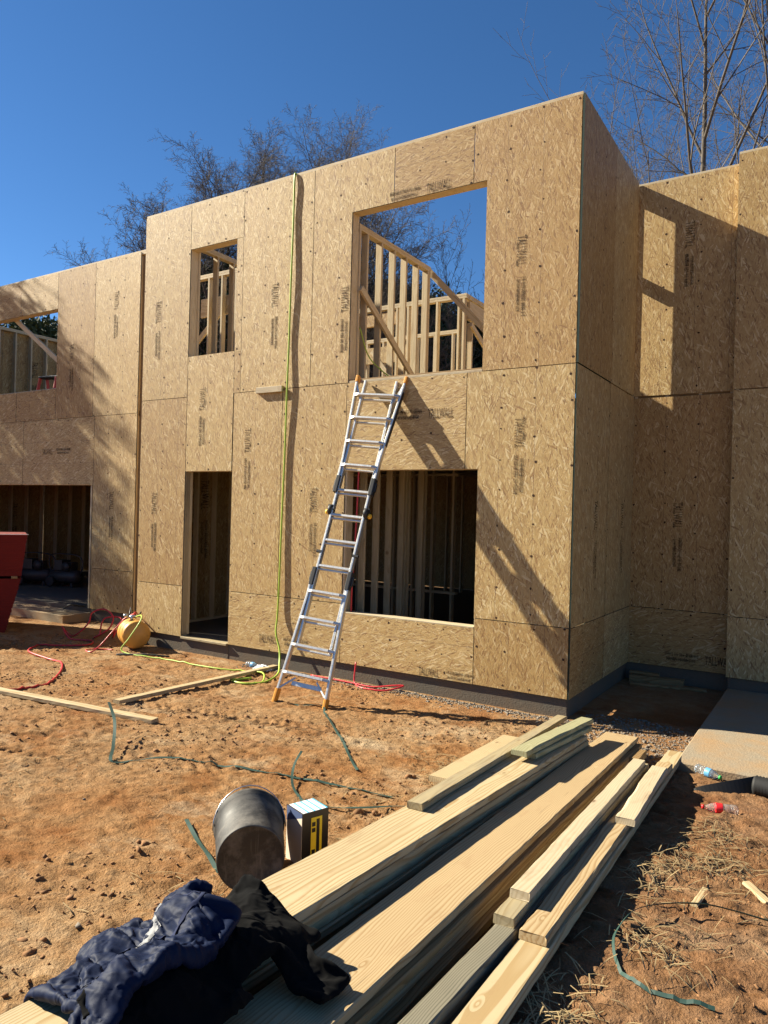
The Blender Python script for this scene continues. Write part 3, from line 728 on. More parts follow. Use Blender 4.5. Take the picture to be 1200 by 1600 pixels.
plank('golden wide plank with a shadowed strip on top of the right pile', a, b, .286, T, 'pine2', 'plank', g_right)
a, b = line(1.147, -6.2, .925, -.80, -.10-T-.0012, .286)
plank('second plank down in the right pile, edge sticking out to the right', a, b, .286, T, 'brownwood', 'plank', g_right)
a, b = line(1.140, -6.2, .93, -1.05, -.10-2*(T+.0012), .286)
plank('third plank down in the right pile, mostly in shade', a, b, .286, T, 'pine2', 'plank', g_right)
a, b = line(1.17, -6.15, .955, -1.0, -.10-3*(T+.0012), .286)
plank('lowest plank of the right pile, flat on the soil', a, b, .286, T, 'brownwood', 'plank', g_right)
# loose pieces on and beside the piles
a, b = line(.508, -4.0, .318, -1.0, .0295, .090)
plank('long weathered stick lying on the left pile from plank to house corner', a, b, .09, T, 'weather', 'stick')
a, b = line(.215, -3.12, .115, -1.62, -.095, .14)
plank('yellow board lying left of the left pile, below the weathered stick', a, b, .14, T, 'pine', 'board')
a, b = line(.215, -3.05, .115, -1.55, -.095-T-.002, .14)
plank('board hidden under the yellow board left of the pile', a, b, .14, T+.02, 'pine2', 'board')
a, b = line(.572, -2.65, .588, -1.12, .069, .115)
plank('greenish treated board, upper one of two across the left pile', a, b, .115, T, 'treated', 'board', wane=.012, group='treated boards on the left pile')
a, b = line(.592, -2.52, .612, -1.25, .0297, .09)
plank('greenish treated board, lower one of two on the left pile', a, b, .09, T, 'treated', 'board', 'treated boards on the left pile')
a, b = line(1.247, -4.37, 1.118, -1.56, -.09, .088)
plank('whitest stick with a crisp end, on top of another beside the right pile', a, b, .088, T, 'pale', 'stick')
a, b = line(1.255, -4.555, 1.126, -1.50, -.09-T-.001, .09)
plank('stick with nail holes and a splintered end under the whitest stick', a, b, .09, T, 'weather', 'stick')
a, b = line(1.285, -6.0, 1.215, -1.9, -.168, .09)
plank('silver grey weathered post running out of the lower edge of the picture', a, b, .09, .088, 'silver', 'post')
a, b = line(1.472, -5.95, 1.237, -.60, -.19, .135)
plank('lowest yellow board on the right side, lit at both ends', a, b, .135, .05, 'pine', 'board')
a, b = line(1.395, -4.57, 1.262, -1.25, -.150, .112)
plank('brown shaded board with a rounded near end on the yellow board', b, a, .112, T, 'pine2', 'board', wane=.016)
a, b = line(1.372, -2.99, 1.285, -1.58, -.110, .115)
plank('short pale board with a bark edge near the far end', b, a, .115, T, 'pale', 'board', wane=.022)
a, b = line(1.02, -1.35, 1.005, -.98, -.145, .12)
plank('short brown block at the far end of the right pile', a, b, .12, .06, 'brownwood', 'block')
# lone pieces on the ground
def gplank(label, x0, y0, x1, y1, w, t, mat, cat='board', lift=.0, **kw):
    return plank(label, (x0,y0,max(gz(x0,y0), zg(np.array(y0,float)))+t+lift), (x1,y1,max(gz(x1,y1), zg(np.array(y1,float)))+t+lift), w, t, mat, cat, **kw)
gplank('long yellow stick lying alone in front of the red bundles', -5.6, -3.40, -2.755, -3.00, .089, T, 'pine', 'stick')
gplank('long yellow stick pointing at the ladder foot', -3.67, -2.70, -3.93, .0, .089, T, 'pine', 'stick')
gplank('small offcut stick standing out in the sun right of the piles', 1.784, -3.56, 1.80, -3.30, .035, .018, 'pine', 'offcut')
gplank('small offcut at the right edge of the picture', 1.965, -3.10, 2.09, -3.26, .04, .02, 'pine', 'offcut')
gplank('reddish board at the foot of the recess wall, lowest of three', -.02+.15, 2.10, 1.0, 2.26, .10, .03, 'brownwood', group='boards in the shaded recess')
gplank('thick reddish board in the shaded recess, middle of three', .08, 2.28, .72, 2.35, .12, .09, 'brownwood', group='boards in the shaded recess')
plank('thin board on top of the two others in the shaded recess', (.06,2.34,gz(.06,2.3)+.125), (.42,2.37,gz(.4,2.3)+.125), .09, .03, 'brownwood', 'board', 'boards in the shaded recess')
o = bar('block', (-4.362, -.034, 3.478), (-3.914, -.034, 3.478), .040, .080, M['pale'], None, upv=(0,0,1)); tag(o, 'short pale block nailed flat to the front of the house', 'block')

# ------------------------------------------------------------------ ladder
lad = thing('ladder', 'tall telescoping aluminium ladder leaning on the sill of the big opening', 'ladder', (-2.45, -1.36, -.18))
LO = Vector((-2.45, -1.36, -.18))
FL = Vector((-2.735, -1.40, gz(-2.735,-1.40)+.0)); FR = Vector((-2.150, -1.30, gz(-2.15,-1.30)+.0))
TL = Vector((-2.675, -.045, 3.475)); TR = Vector((-2.030, -.045, 3.485))
LU = ((TL+TR)/2-(FL+FR)/2); LL = LU.length; LU.normalize()
LX = (FR-FL).normalized(); LX = (LX-LU*LX.dot(LU)).normalized(); LN = LU.cross(LX).normalized()   # LN faces the wall
if LN.y > 0: LN = -LN                                                             # towards the camera
LB = (FL+FR)/2
def lp(x, s, n=0): return LB+LX*x+LU*s+LN*n-LO
def rail(x0, s0, x1, s1, n=0, w=.028, d=.068, name='rail', mat='alu'):
    mb = MB(); mb.obox(lp(x0,s0,n), lp(x1,s1,n), d, w, upv=LX, ch=.006); return mb.obj(name, M[mat], lad)
st = LL/12.75
hw = .205                                       # half width of the inner straight sections
def outer(x): return x
# lower flared outer section, inner lower, inner upper, upper flared outer section
for sg in (-1, 1):
    rail(sg*.298, .02, sg*(hw+.028), st*3.75, .0); rail(sg*(hw+.028), st*3.75, sg*(hw+.028), st*4.55, 0)
    rail(sg*hw, st*1.9, sg*hw, st*7.15, -.012); rail(sg*hw, st*7.2, sg*hw, LL-.03, -.012)
    rail(sg*(hw+.028), st*8.2, sg*(hw+.028), st*9.3, 0); rail(sg*(hw+.028), st*9.3, sg*.318, LL, .0)
    # hinge, locks, feet, caps
    mb = MB(); mb.lathe([(0,-.02),(.062,-.02),(.066,-.012),(.066,.012),(.062,.02),(0,.02)], 18, Matrix.Translation(lp(sg*(hw+.02), st*7.17, -.01)) @ LX.to_track_quat('Z','Y').to_matrix().to_4x4()); mb.obj('hinge', M['black'], lad)
    mb = MB(); mb.lathe([(0,-.012),(.026,-.012),(.032,0),(.026,.02),(0,.024)], 12, Matrix.Translation(lp(sg*(hw+.06), st*7.08, -.01)) @ (LX*sg).to_track_quat('Z','Y').to_matrix().to_4x4()); mb.obj('knob', M['knob'], lad)
    for s_ in (st*4.55, st*8.2): 
        mb = MB(); mb.obox(lp(sg*(hw+.018), s_-.10, 0), lp(sg*(hw+.018), s_+.10, 0), .085, .056, upv=LX, ch=.01); mb.obox(lp(sg*(hw+.05), s_-.05, 0), lp(sg*(hw+.05), s_+.05, 0), .04, .03, upv=LX, ch=.008); mb.obj('rung_lock', M['black'], lad)
    for s_ in (st*5.5, st*8.2-st*.9): 
        mb = MB(); mb.obox(lp(sg*(hw-.01), s_, .01), lp(sg*(hw+.055), s_, .01), .035, .035, upv=LU, ch=.008); mb.obj('rung_bracket', M['black'], lad)
    mb = MB(); mb.obox(lp(sg*.302, -.035, 0), lp(sg*.295, .115, 0), .078, .040, upv=LX, ch=.01); mb.obj('foot', M['orange'], lad)
    mb = MB(); mb.obox(lp(sg*.315, LL-.055, 0), lp(sg*.321, LL+.03, 0), .076, .040, upv=LX, ch=.01); mb.obj('end_cap', M['orange'], lad)
    mb = MB(); mb.obox(lp(sg*.275, st*.42, .02), lp(sg*.13, st*.86, -.01), .022, .012, upv=LN, ch=.003); mb.obj('brace', M['alu'], lad)
    mb = MB(); mb.obox(lp(sg*.30, LL-.10, .02), lp(sg*.215, LL-.30, -.01), .022, .012, upv=LN, ch=.003); mb.obj('brace', M['alu'], lad)
def halfw(s):
    if s < st*3.75: return .298+(hw+.028-.298)*s/(st*3.75)
    if s < st*4.6: return hw+.028
    if s < st*8.1: return hw
    if s < st*9.3: return hw+.028
    return hw+.028+(.318-hw-.028)*(s-st*9.3)/(LL-st*9.3)
for i in range(1, 13):
    s_ = st*(i-.02)
    h_ = halfw(s_)-.012; wide = s_ < st*4.7 or s_ > st*8.1
    mb = MB()
    if wide:
        mb.obox(lp(-h_+.05,s_,.036), lp(h_-.05,s_,.036), .034, .052, upv=LN, ch=.008)
        for sg in (-1,1): mb.obox(lp(sg*h_,s_+.0,.014), lp(sg*(h_-.055),s_,.034), .034, .050, upv=LN, ch=.006)
    else: mb.obox(lp(-h_,s_,.0), lp(h_,s_,.0), .034, .04, upv=LN, ch=.008)
    if i > 1 : mb.obox(lp(-hw,s_-.035,-.028), lp(hw,s_-.035,-.028), .026, .03, upv=LN, ch=.006)
    mb.obj('rung', M['alu'], lad)
mb = MB(); mb.obox(lp(-.16,st*.66,-.012), lp(.2,st*.66,-.012), .05, .012, upv=LN); mb.obj('cross_bar', M['alu'], lad)
mb = MB(); mb.obox(lp(halfw(st*9.9)+.0155,st*9.9,.0), lp(halfw(st*12.2)+.0155,st*12.2,.0), .058, .003, upv=LX); mb.obj('warning_label', M['black'], lad)
mb = MB(); mb.obox(lp(.292-.012,st*1.0,.0), lp(.250,st*3.2,.0), .05, .0025, upv=LX); 

# ------------------------------------------------------------------ hoses, ropes, straps
def spline(pts, n=8):
    pts = [Vector(p) for p in pts]; out = []
    P = [pts[0]*2-pts[1]]+pts+[pts[-1]*2-pts[-2]]
    for i in range(1, len(P)-2):
        for k in range(n):
            t = k/n; a, b, c, d = P[i-1:i+3]
            out.append(.5*((2*b)+(c-a)*t+(2*a-5*b+4*c-d)*t*t+(3*b-a-3*c+d)*t**3))
    out.append(pts[-1]); return out
def hose(name, label, pts, r, mat, cat='hose', lift=0, ground=True, n=8, group=None):
    P = spline(pts, n)
    if ground: P = [Vector((p.x, p.y, max(p.z, gz(p.x, p.y)+r*.8))) for p in P]
    mb = MB(); mb.tube(P, r, 7); o = mb.obj(name, M[mat]); return tag(o, label, cat, group)
def gp(x, y, h=0): return (x, y, gz(x, y)+h)
hose('hose', 'lime air hose hanging down the front wall beside a shadow line',
     [(-3.80, .35, 6.10), (-3.80,.18,6.24), (-3.80,.01,6.285),(-3.80,-.032,6.22),(-3.805,-.030,5.7),(-3.812,-.038,4.9),(-3.825,-.032,4.1),(-3.83,-.040,3.5),(-3.85,-.030,2.6),(-3.868,-.034,1.7),(-3.876,-.040,1.0),(-3.885,-.05,.5),(-3.86,-.10,.28),(-3.76,-.14,.08),(-3.66,-.25,-.08),(-3.52,-.45,-.16),gp(-3.47,-.75,.02),gp(-3.55,-.98,.01),gp(-3.80,-.95,.01),gp(-3.7,-.72,.01)], .0125, 'greenhose')
hose('hose', 'lime air hose running along the ground from the yellow tank', [(-6.36,-.30,.26),(-6.18,-.36,.30),(-6.05,-.48,.24),(-6.10,-.62,.02),(-6.16,-.70,-.15),gp(-5.85,-.68,.01),gp(-5.42,-.60,.01),gp(-4.92,-.58,.01),gp(-4.43,-.56,.01),gp(-4.08,-.46,.01),gp(-3.70,-.52,.05),gp(-3.47,-.80,.01),gp(-3.58,-.99,.01),gp(-3.83,-.94,.01),gp(-3.98,-.86,.01)], .010, 'greenhose')
hose('hose', 'red air hose curving across the foreground left of the stick', [gp(-6.2,-3.6,.01),gp(-4.95,-3.2,.01),gp(-4.82,-2.94,.01),gp(-4.95,-2.60,.01),gp(-5.43,-2.13,.01),gp(-5.90,-1.80,.01),gp(-6.24,-1.68,.01),gp(-6.47,-1.64,.01),gp(-7.1,-1.5,.01),gp(-7.5,-1.1,.01)], .0125, 'redhose')
hose('hose', 'red air hose looping up in the air beside the yellow tank', [gp(-7.5,-1.1,.01),gp(-7.2,-.84,.01),gp(-7.0,-.62,.02),gp(-7.25,-.40,.02),gp(-7.62,-.50,.03),gp(-7.95,-.42,.16),gp(-8.10,-.25,.05),gp(-7.75,-.35,.03),(-7.55,-.25,.02),(-7.72,-.05,.16),(-7.55,.05,.22),(-7.30,.02,.12),(-7.24,-.1,-.04),gp(-7.45,-.2,.02),gp(-7.6,0,.02),(-7.65,.12,.05),(-7.4,.25,.06),gp(-7.2,-.05,.03),(-7.05,-.1,.02),(-6.95,0,.16),(-6.75,.02,.24),(-6.70,-.05,.26),(-6.58,-.18,.24)], .0125, 'redhose')
hose('hose', 'thin red hose drooping from the yellow tank fitting to the ground', [(-6.48,-.42,.22),(-6.50,-.60,.06),(-6.55,-.76,-.12),gp(-6.56,-.90,.01),gp(-6.75,-.84,.01),gp(-6.62,-.66,.01),gp(-6.45,-.62,.01)], .009, 'redhose')
hose('hose', 'red hose hanging inside the big lower opening behind the ladder', [(-2.76,.02,3.54),(-2.70,-.02,3.50),(-2.735,.10,3.30),(-2.74,.08,2.4),(-2.75,.06,1.6),(-2.78,.05,.8),(-2.80,.1,.05)], .011, 'redhose', ground=False)
hose('hose', 'bright red hose tangled at the footing behind the ladder', [gp(-3.25,-.12,.02),gp(-2.9,-.13,.02),gp(-2.6,-.14,.02),gp(-2.3,-.16,.02),gp(-2.05,-.10,.06),gp(-1.93,-.07,.07),gp(-2.1,-.22,.02),gp(-2.4,-.24,.01),gp(-2.6,-.1,.02),(-2.62,-.05,.05)], .010, 'redhose')
hose('rope', 'thin lime string inside the big upper opening', [(-2.83,.15,4.2),(-2.80,.35,3.85),(-2.6,.6,3.6),(-2.45,.8,3.4)], .008, 'greenhose', 'string', ground=False)
def strap(label, pts, w=.017, stand=0):
    P = spline(pts, 6); mb = MB(); vs = []
    for i, p in enumerate(P):
        t = (P[min(i+1,len(P)-1)]-P[max(0,i-1)]); t.z *= .3; t.normalize(); sd = t.cross(Vector((0,0,1))).normalized()
        tw = (.22 if not stand else .06)*math.sin(i*.5+len(P))+stand; sd = Matrix.Rotation(tw, 3, t) @ sd; h = max(p.z, gz(p.x,p.y)+.006+abs(math.sin(tw))*w/2)
        q_ = Vector((p.x,p.y,h)); u_ = sd.cross(t)*.0009
        vs += [q_-sd*w/2-u_, q_+sd*w/2-u_, q_+sd*w/2+u_, q_-sd*w/2+u_]
    k = len(P); fs = [(4*i+j, 4*i+(j+1)%4, 4*i+4+(j+1)%4, 4*i+4+j) for i in range(k-1) for j in range(4)]+[(3,2,1,0),(4*k-4,4*k-3,4*k-2,4*k-1)]
    mb.add(vs, fs); return tag(mb.obj('packing_strap', M['strap']), label, 'strap', 'green packing straps on the soil')
strap('green packing strap with its end standing up, left in the yard', [(-2.80,-3.45,.24),(-2.50,-3.62,.17),(-2.20,-3.86,.09),gp(-2.01,-4.02,.02),gp(-1.97,-3.90),gp(-1.88,-3.75,.02),gp(-1.75,-3.62),gp(-1.45,-3.53),gp(-1.17,-3.43,.01),gp(-.92,-3.37),gp(-.6,-3.27,.015),gp(-.16,-3.2)], .024)
strap('green packing strap curving behind the bucket and the box', [(-1.02,-3.10,.09),gp(-.93,-3.30,.06),gp(-.74,-3.54,.02),gp(-.49,-3.70),gp(-.32,-3.66,.01),gp(-.15,-3.55,.02),gp(-.02,-3.36,.03),gp(.12,-3.2)], .018)
strap('short green packing strap left of the bucket', [gp(-.79,-4.44,.02),gp(-.55,-4.58,.01),gp(-.36,-4.69,.01),gp(-.18,-4.79)], .022)
strap('green packing strap running from the ladder foot towards the camera', [gp(-2.60,-1.32),gp(-2.42,-1.35,.01),gp(-2.2,-1.28,.03),gp(-2.0,-1.5),gp(-1.76,-1.74,.015),gp(-1.26,-2.23),gp(-.93,-2.6,.015),gp(-.67,-2.87)], .022)
strap('dark green strap bent into a wide loop at the lower right', [gp(2.3,-3.52,.02),gp(2.1,-3.55,.03),gp(1.97,-3.58,.05),gp(1.84,-3.65,.06),gp(1.69,-3.75,.06),gp(1.59,-3.92,.05),gp(1.56,-4.1,.04),gp(1.58,-4.26,.02),gp(1.65,-4.41),gp(1.74,-4.48),gp(1.86,-4.485),gp(2.0,-4.46)], .015, stand=.8)

# ------------------------------------------------------------------ bucket, box, tank
bk = thing('bucket', 'scuffed black bucket lying on its side by the lumber', 'bucket', (-.05,-4.7,.1))
a = Vector((.073,-4.845,.268)); b = Vector((-.20,-4.56,.262)); ax = (b-a).normalized(); L = .40
fr = Matrix.Translation(a-Vector((-.05,-4.7,.1))) @ ax.to_track_quat('Z','Y').to_matrix().to_4x4()
mb = MB(); mb.lathe([(0,.012),(.143,.012),(.150,-.002),(.1535,-.004),(.157,.004),(.158,.03),(.172,L-.05),(.178,L-.048),(.178,L-.02),(.182,L-.018),(.182,L),(.174,L),(.170,L-.02),(.150,.03),(0,.025)], 56, fr); mb.obj('shell', M['bucket'], bk)
mb = MB()
pts = [fr @ Vector((.184*math.cos(t), .184*math.sin(t)*1.0, L-.06+.16*math.sin(t*1)*.6)) for t in [i*math.pi/14 for i in range(15)]]
mb.tube(pts, .003, 5); mb.obj('handle', M['steel'], bk)
bx = thing('nail_box', 'black nail box with a yellow label standing behind the bucket', 'box', (.0,-4.38,gz(0,-4.38)))
fx = Vector((.34,.94,0)).normalized(); fn = Vector((.94,-.34,0)).normalized()    # along the label face / its normal
BH = .275; bo = Vector((.08,-4.475,0))-Vector((.0,-4.38,0))
def bp(u, v, z): return bo+fx*u-fn*v+Vector((0,0,z))
def boxface(pts, name, mat, t=.002):
    n_ = (Vector(pts[1])-Vector(pts[0])).cross(Vector(pts[2])-Vector(pts[0])).normalized()
    q0 = [Vector(p) for p in pts]; q1 = [p+n_*t for p in q0]; k = len(q0); mb = MB()
    mb.add(q0+q1, [tuple(range(k-1,-1,-1)), tuple(range(k,2*k))]+[(i,(i+1)%k,k+(i+1)%k,k+i) for i in range(k)]); return mb.obj(name, M[mat], bx)
w_ = .158; d_ = .150
mb = MB(); mb.add([bp(0,0,0),bp(w_,0,0),bp(w_,d_,0),bp(0,d_,0),bp(0,0,BH),bp(w_,0,BH),bp(w_,d_,BH),bp(0,d_,BH)], [(0,3,2,1),(4,5,6,7),(0,1,5,4),(1,2,6,5),(2,3,7,6),(3,0,4,7)]); mb.obj('carton', M['boxblack'], bx)
boxface([bp(-.001,d_,0),bp(-.001,0,0),bp(-.001,0,BH*.93),bp(-.001,d_,BH*.72)], 'side_panel', 'card')
boxface([bp(-.001,d_,BH*.722),bp(-.001,0,BH*.932),bp(-.001,0,BH),bp(-.001,d_,BH)], 'side_flap', 'boxnavy')
for i in range(4):
    u0 = .008+.0375*i
    boxface([bp(u0,.004,BH),bp(u0+.024,.004,BH),bp(u0+.024,d_-.004,BH),bp(u0,d_-.004,BH)], 'white_stripe', 'white', .0015)
    boxface([bp(u0+.025,.004,BH),bp(u0+.034,.004,BH),bp(u0+.034,d_-.004,BH),bp(u0+.025,d_-.004,BH)], 'blue_stripe', 'boxblue', .0015)
boxface([bp(.052,-.001,.045),bp(.118,-.001,.045),bp(.118,-.001,BH-.03),bp(.052,-.001,BH-.03)], 'label', 'boxyellow', .001)
boxface([bp(.084,-.0022,.055),bp(.103,-.0022,.055),bp(.103,-.0022,BH-.04),bp(.084,-.0022,BH-.04)], 'label_bar', 'boxblack', .0006)
for z_ in (.06,.17,.20): boxface([bp(.057,-.0022,z_),bp(.078,-.0022,z_),bp(.078,-.0022,z_+.022),bp(.057,-.0022,z_+.022)], 'label_print', 'boxblack', .0006)
tk = thing('air_tank', 'yellow orange air tank lying on its side at the corner', 'tank', (-6.2,-.4,-.2))
c0 = Vector((-6.60,-.20,.010)); ax = Vector((.90,-.43,0)).normalized()
fr = Matrix.Translation(c0-Vector((-6.2,-.4,-.2))) @ ax.to_track_quat('Z','Y').to_matrix().to_4x4()
R_ = .20
prof = [(0,-.06)]+[(R_*math.sin(t), -.06+.10*(1-math.cos(t))) for t in [i*math.pi/16 for i in range(1,9)]]
prof += [(R_,.36)]+[(R_*math.cos(t), .36+.075*math.sin(t)) for t in [i*math.pi/16 for i in range(1,8)]]+[(0,.435)]
mb = MB(); mb.lathe(prof, 40, fr); mb.obj('shell', M['ylabel'], tk)
mb = MB(); mb.lathe([(R_+.001,.14),(R_+.005,.145),(R_+.005,.155),(R_+.001,.16)], 40, fr); mb.obj('seam', M['ylabel'], tk)
tp = fr @ Vector((0,0,.16))+Vector((.02,-.05,R_)); 
mb = MB(); mb.tube([tp-Vector((0,0,.02)), tp+Vector((0,0,.06))], .022, 10); mb.tube([tp+Vector((-.09,-.05,.045)), tp+Vector((.10,.05,.055))], .016, 8); mb.lathe([(0,-.02),(.034,-.02),(.034,.02),(0,.02)], 14, Matrix.Translation(tp+Vector((-.07,-.05,.06)))); mb.obj('valve', M['steel'], tk)
mb = MB(); mb.tube([tp+Vector((.08,.04,.05)), tp+Vector((.17,.02,.11)), tp+Vector((.20,.0,.13))], .011, 8); mb.tube([tp+Vector((-.08,.02,.04)), tp+Vector((-.14,.08,.09)), tp+Vector((-.2,.14,.14))], .010, 8); mb.obj('coupler', M['black'], tk)
hose('hose', 'short black hose end under the yellow tank', [gp(-6.16,-.78,.01),gp(-6.0,-.72,.02),gp(-5.75,-.6,.02),gp(-5.5,-.42,.02)], .014, 'rubber')

# ------------------------------------------------------------------ bundles with red painted edges
def bundle(name, label, x1, y0, z0, z1, lean, n):
    t = thing(name, label, 'bundle', (x1, y0, z0), 'red edged bundles of sheets'); t.rotation_euler = (0,0,math.radians(60)); mb = MB(); h = (z1-z0)/n
    for i in range(n):
        j = random.uniform(-.006,.006); zz = i*h; xx = lean*zz/(z1-z0)+j
        mb.box((xx-2.44, random.uniform(-.004,.004), zz+.0006), (xx, 1.22, zz+h-.0006))
    mb.obj('sheets', M['red'], t, kind='stuff')
    mb = MB(); 
    mb.add([(-.42+lean,-.010,z1-z0+.004),(-.40+lean,-.010,z1-z0+.004),(-.55+lean*.3,-.010,.2),(-.57+lean*.3,-.010,.2),(-.42+lean,-.007,z1-z0+.004),(-.40+lean,-.007,z1-z0+.004),(-.55+lean*.3,-.007,.2),(-.57+lean*.3,-.007,.2)], [(0,3,2,1),(4,5,6,7),(0,1,5,4),(1,2,6,5),(2,3,7,6),(3,0,4,7)]) if z0 > .3 else mb.box((-.6,-.010,.0),(-.585,-.007,z1-z0))
    mb.obj('band', M['white'], t)
    return t
gy = gz(-9.0,-.85)-.02
bundle('sheet_bundle', 'lower bundle of sheets with red painted edges at the left', -8.95, -.75, gy, .66, .21, 40)
t_ = bundle('sheet_bundle', 'upper bundle of sheets with red painted edges, white band', -8.845, -.568, .70, 1.365, .075, 44)
cu, su = math.cos(math.radians(60)), math.sin(math.radians(60))
for i, xx in enumerate((-.10, -1.9)):
    c_ = Vector((-8.845+cu*xx, -.568+su*xx, .68)); e_ = Vector((-su, cu, 0))
    tag(bar('block', c_-e_*.03, c_+e_*1.2, .09, .036, M['brownwood'], None), 'spacer block between the two red bundles'+(', at the right corner' if i == 0 else ', out at the left'), 'block')
tag(bar('strip', Vector((-8.845+cu*.09, -.568+su*.09, 1.371)), Vector((-8.845-cu*2.3, -.568-su*2.3, 1.371)), .02, .008, M['white'], None), 'thin white edge strip on top of the upper red bundle', 'strip')

# ------------------------------------------------------------------ machines in the garage, step stool upstairs
def machine(label, x, y, rz):
    t = thing('air_compressor', label, 'compressor', (x,y,0), 'machines on the garage floor'); t.rotation_euler = (0,0,rz)
    mb = MB(); mb.lathe([(0,-.42),(.11,-.40),(.15,-.34),(.15,.34),(.11,.40),(0,.42)], 18, Matrix.Translation((0,0,.24)) @ Matrix.Rotation(math.pi/2,4,'Y')); mb.obj('tank', M['machine'], t)
    mb = MB(); mb.box((-.22,-.13,.38),(.0,.13,.60)); mb.box((.04,-.10,.38),(.24,.10,.56)); mb.lathe([(0,-.03),(.10,-.03),(.10,.03),(0,.03)], 14, Matrix.Translation((.14,-.15,.47)) @ Matrix.Rotation(math.pi/2,4,'X')); mb.obj('motor', M['machine'], t)
    mb = MB(); mb.tube(spline([(-.42,0,.3),(-.5,0,.55),(-.40,0,.72),(.30,0,.72),(.48,0,.55),(.42,0,.3)],5), .014, 6); mb.obj('handle', M['machine'], t)
    for s_ in (-1,1):
        mb = MB(); mb.lathe([(0,-.025),(.09,-.025),(.12,-.012),(.12,.012),(.09,.025),(0,.025)], 18, Matrix.Translation((-.28,.19*s_,.12)) @ Matrix.Rotation(math.pi/2,4,'X')); mb.obj('wheel', M['rubber'], t)
    mb = MB(); mb.box((.24,-.12,0),(.30,.12,.1)); mb.obj('foot', M['rubber'], t)
machine('dark air compressor on the garage floor, left one', -13.35, 2.5, .5); machine('dark air compressor on the garage floor, right one', -12.55, 2.75, .2)
hose('cable', 'black cable bunched at the edge of the garage floor', [(-9.6,.72,-.03),(-9.35,.60,.05),(-9.15,.55,.10),(-9.2,.75,.06),(-9.5,.85,.02),(-9.3,.95,.03),(-9.15,.7,.06)], .014, 'rubber', 'cable', ground=False)
sp = thing('step_stool', 'red legged step stool with a black top inside the upper left opening', 'stool', (-12.2,2.05,3.15))
mb = MB(); mb.obox((-.33,0,1.47),(.33,0,1.45),.22,.05,ch=.015); mb.obj('top', M['black'], sp)
for sx in (-1,1):
    for sy in (-1,1): mb = MB(); mb.obox((sx*.29,sy*.08,1.45),(sx*.36,sy*.34,0),.035,.06,upv=(0,1,0)); mb.obj('leg', M['redlegs'], sp)
for z_ in (.4,.8,1.15): mb = MB(); mb.obox((-.33,-.28+z_*.12,z_),(.33,-.28+z_*.12,z_),.07,.03); mb.obj('step', M['redlegs'], sp)

# ------------------------------------------------------------------ litter
def bottle(label, p, d, R_, L_, cap, lab, group='plastic bottles on the ground'):
    t = thing('plastic_bottle', label, 'bottle', p, group)
    d = Vector(d).normalized(); fr = d.to_track_quat('Z','Y').to_matrix().to_4x4()
    k = L_
    mb = MB(); mb.lathe([(0,.004),(R_*.75,0),(R_,.012),(R_,k*.2),(R_*.93,k*.22),(R_,k*.25),(R_,k*.36),(R_*.9,k*.40),(R_*.96,k*.45),(R_,k*.62),(R_*.82,k*.74),(R_*.45,k*.86),(.0125,k*.9),(.0125,k*.95),(0,k*.951)], 20, fr); mb.obj('body', M['pet'], t)
    mb = MB(); mb.lathe([(R_+.0012,k*.43),(R_+.0016,k*.44),(R_+.0016,k*.61),(R_+.0012,k*.62)], 20, fr); mb.obj('label', M[lab], t)
    mb = MB(); mb.lathe([(0,k*.93),(.0155,k*.93),(.0155,k),(0,k)], 14, fr); mb.obj('cap', M[cap], t)
    return t
bottle('clear bottle with a red label and red cap on the soil', (1.79,-1.80,gz(1.79,-1.80)+.036), (-.95,-.33,.0), .034, .235, 'capred', 'lred')
bottle('crushed clear water bottle with green cap against the slab', (1.385,-.955,gz(1.385,-.955)+.05), (.9,-.42,-.06), .036, .225, 'capgreen', 'lblue')
bottle('clear water bottle lying at the footing behind the long stick', (-4.30,-.16,gz(-4.3,-.16)+.035), (.97,-.05,0), .034, .22, 'white', 'lblue')
def bag():
    mb = MB(); k = 14; vs = []; fs = []
    for i in range(k):
        for j in range(k):
            u, v = i/(k-1)-.5, j/(k-1)-.5
            vs.append((u*.26, v*.13, max(0, .055*(1-4*u*u)*(1-4*v*v)+random.uniform(-.016,.02))))
    fs = [(i*k+j,(i+1)*k+j,(i+1)*k+j+1,i*k+j+1) for i in range(k-1) for j in range(k-1)]
    mb.add(vs, fs, 0); o = mb.obj('plastic_bag', M['white'], None, (-3.98,-.20,gz(-3.98,-.2)+.005)); tag(o, 'crumpled white plastic scrap by the footing', 'litter')
bag()
pp_ = thing('drain_pipe', 'black corrugated pipe end with a flat flap, near the slab', 'pipe', (1.83,-1.20,gz(1.83,-1.20)))
mb = MB(); fr = Matrix.Translation((.00,-.02,.070)) @ Vector((.97,-.12,.0)).normalized().to_track_quat('Z','Y').to_matrix().to_4x4()
mb.lathe([(.050,0),(.066,.006)]+[(.070+.007*(i%2), .012+i*.011) for i in range(40)], 28, fr); mb.obj('corrugated_tube', M['tarp'], pp_)
mb = MB(); n_ = 16; vs = []
for i in range(n_):
    s_ = i/(n_-1); cx, cy = .02-.40*s_, .02-.36*s_+.10*s_*s_; h_ = .105*(1-s_)**.55+.004; ln_ = .05*(1-s_)
    vs += [(cx+.01,cy-.02,.004),(cx-.02,cy+ln_,h_),(cx-.02,cy+ln_+.004,h_),(cx+.01,cy-.016,.004)]
mb.add(vs, [(4*i+j,4*i+(j+1)%4,4*i+4+(j+1)%4,4*i+4+j) for i in range(n_-1) for j in range(4)]); mb.obj('flap', M['tarp'], pp_)
mb = MB(); mb.add([(-.05,0,.01),(0,-.02,.03),(.05,0,.02),(0,.025,.004),(.0,.0,.022)],[(0,1,4),(1,2,4),(2,3,4),(3,0,4)]); tag(mb.obj('leaf', M['leaf'], None, gp(1.40,-4.42)), 'orange dry leaf in the shade right of the yellow board', 'leaf')

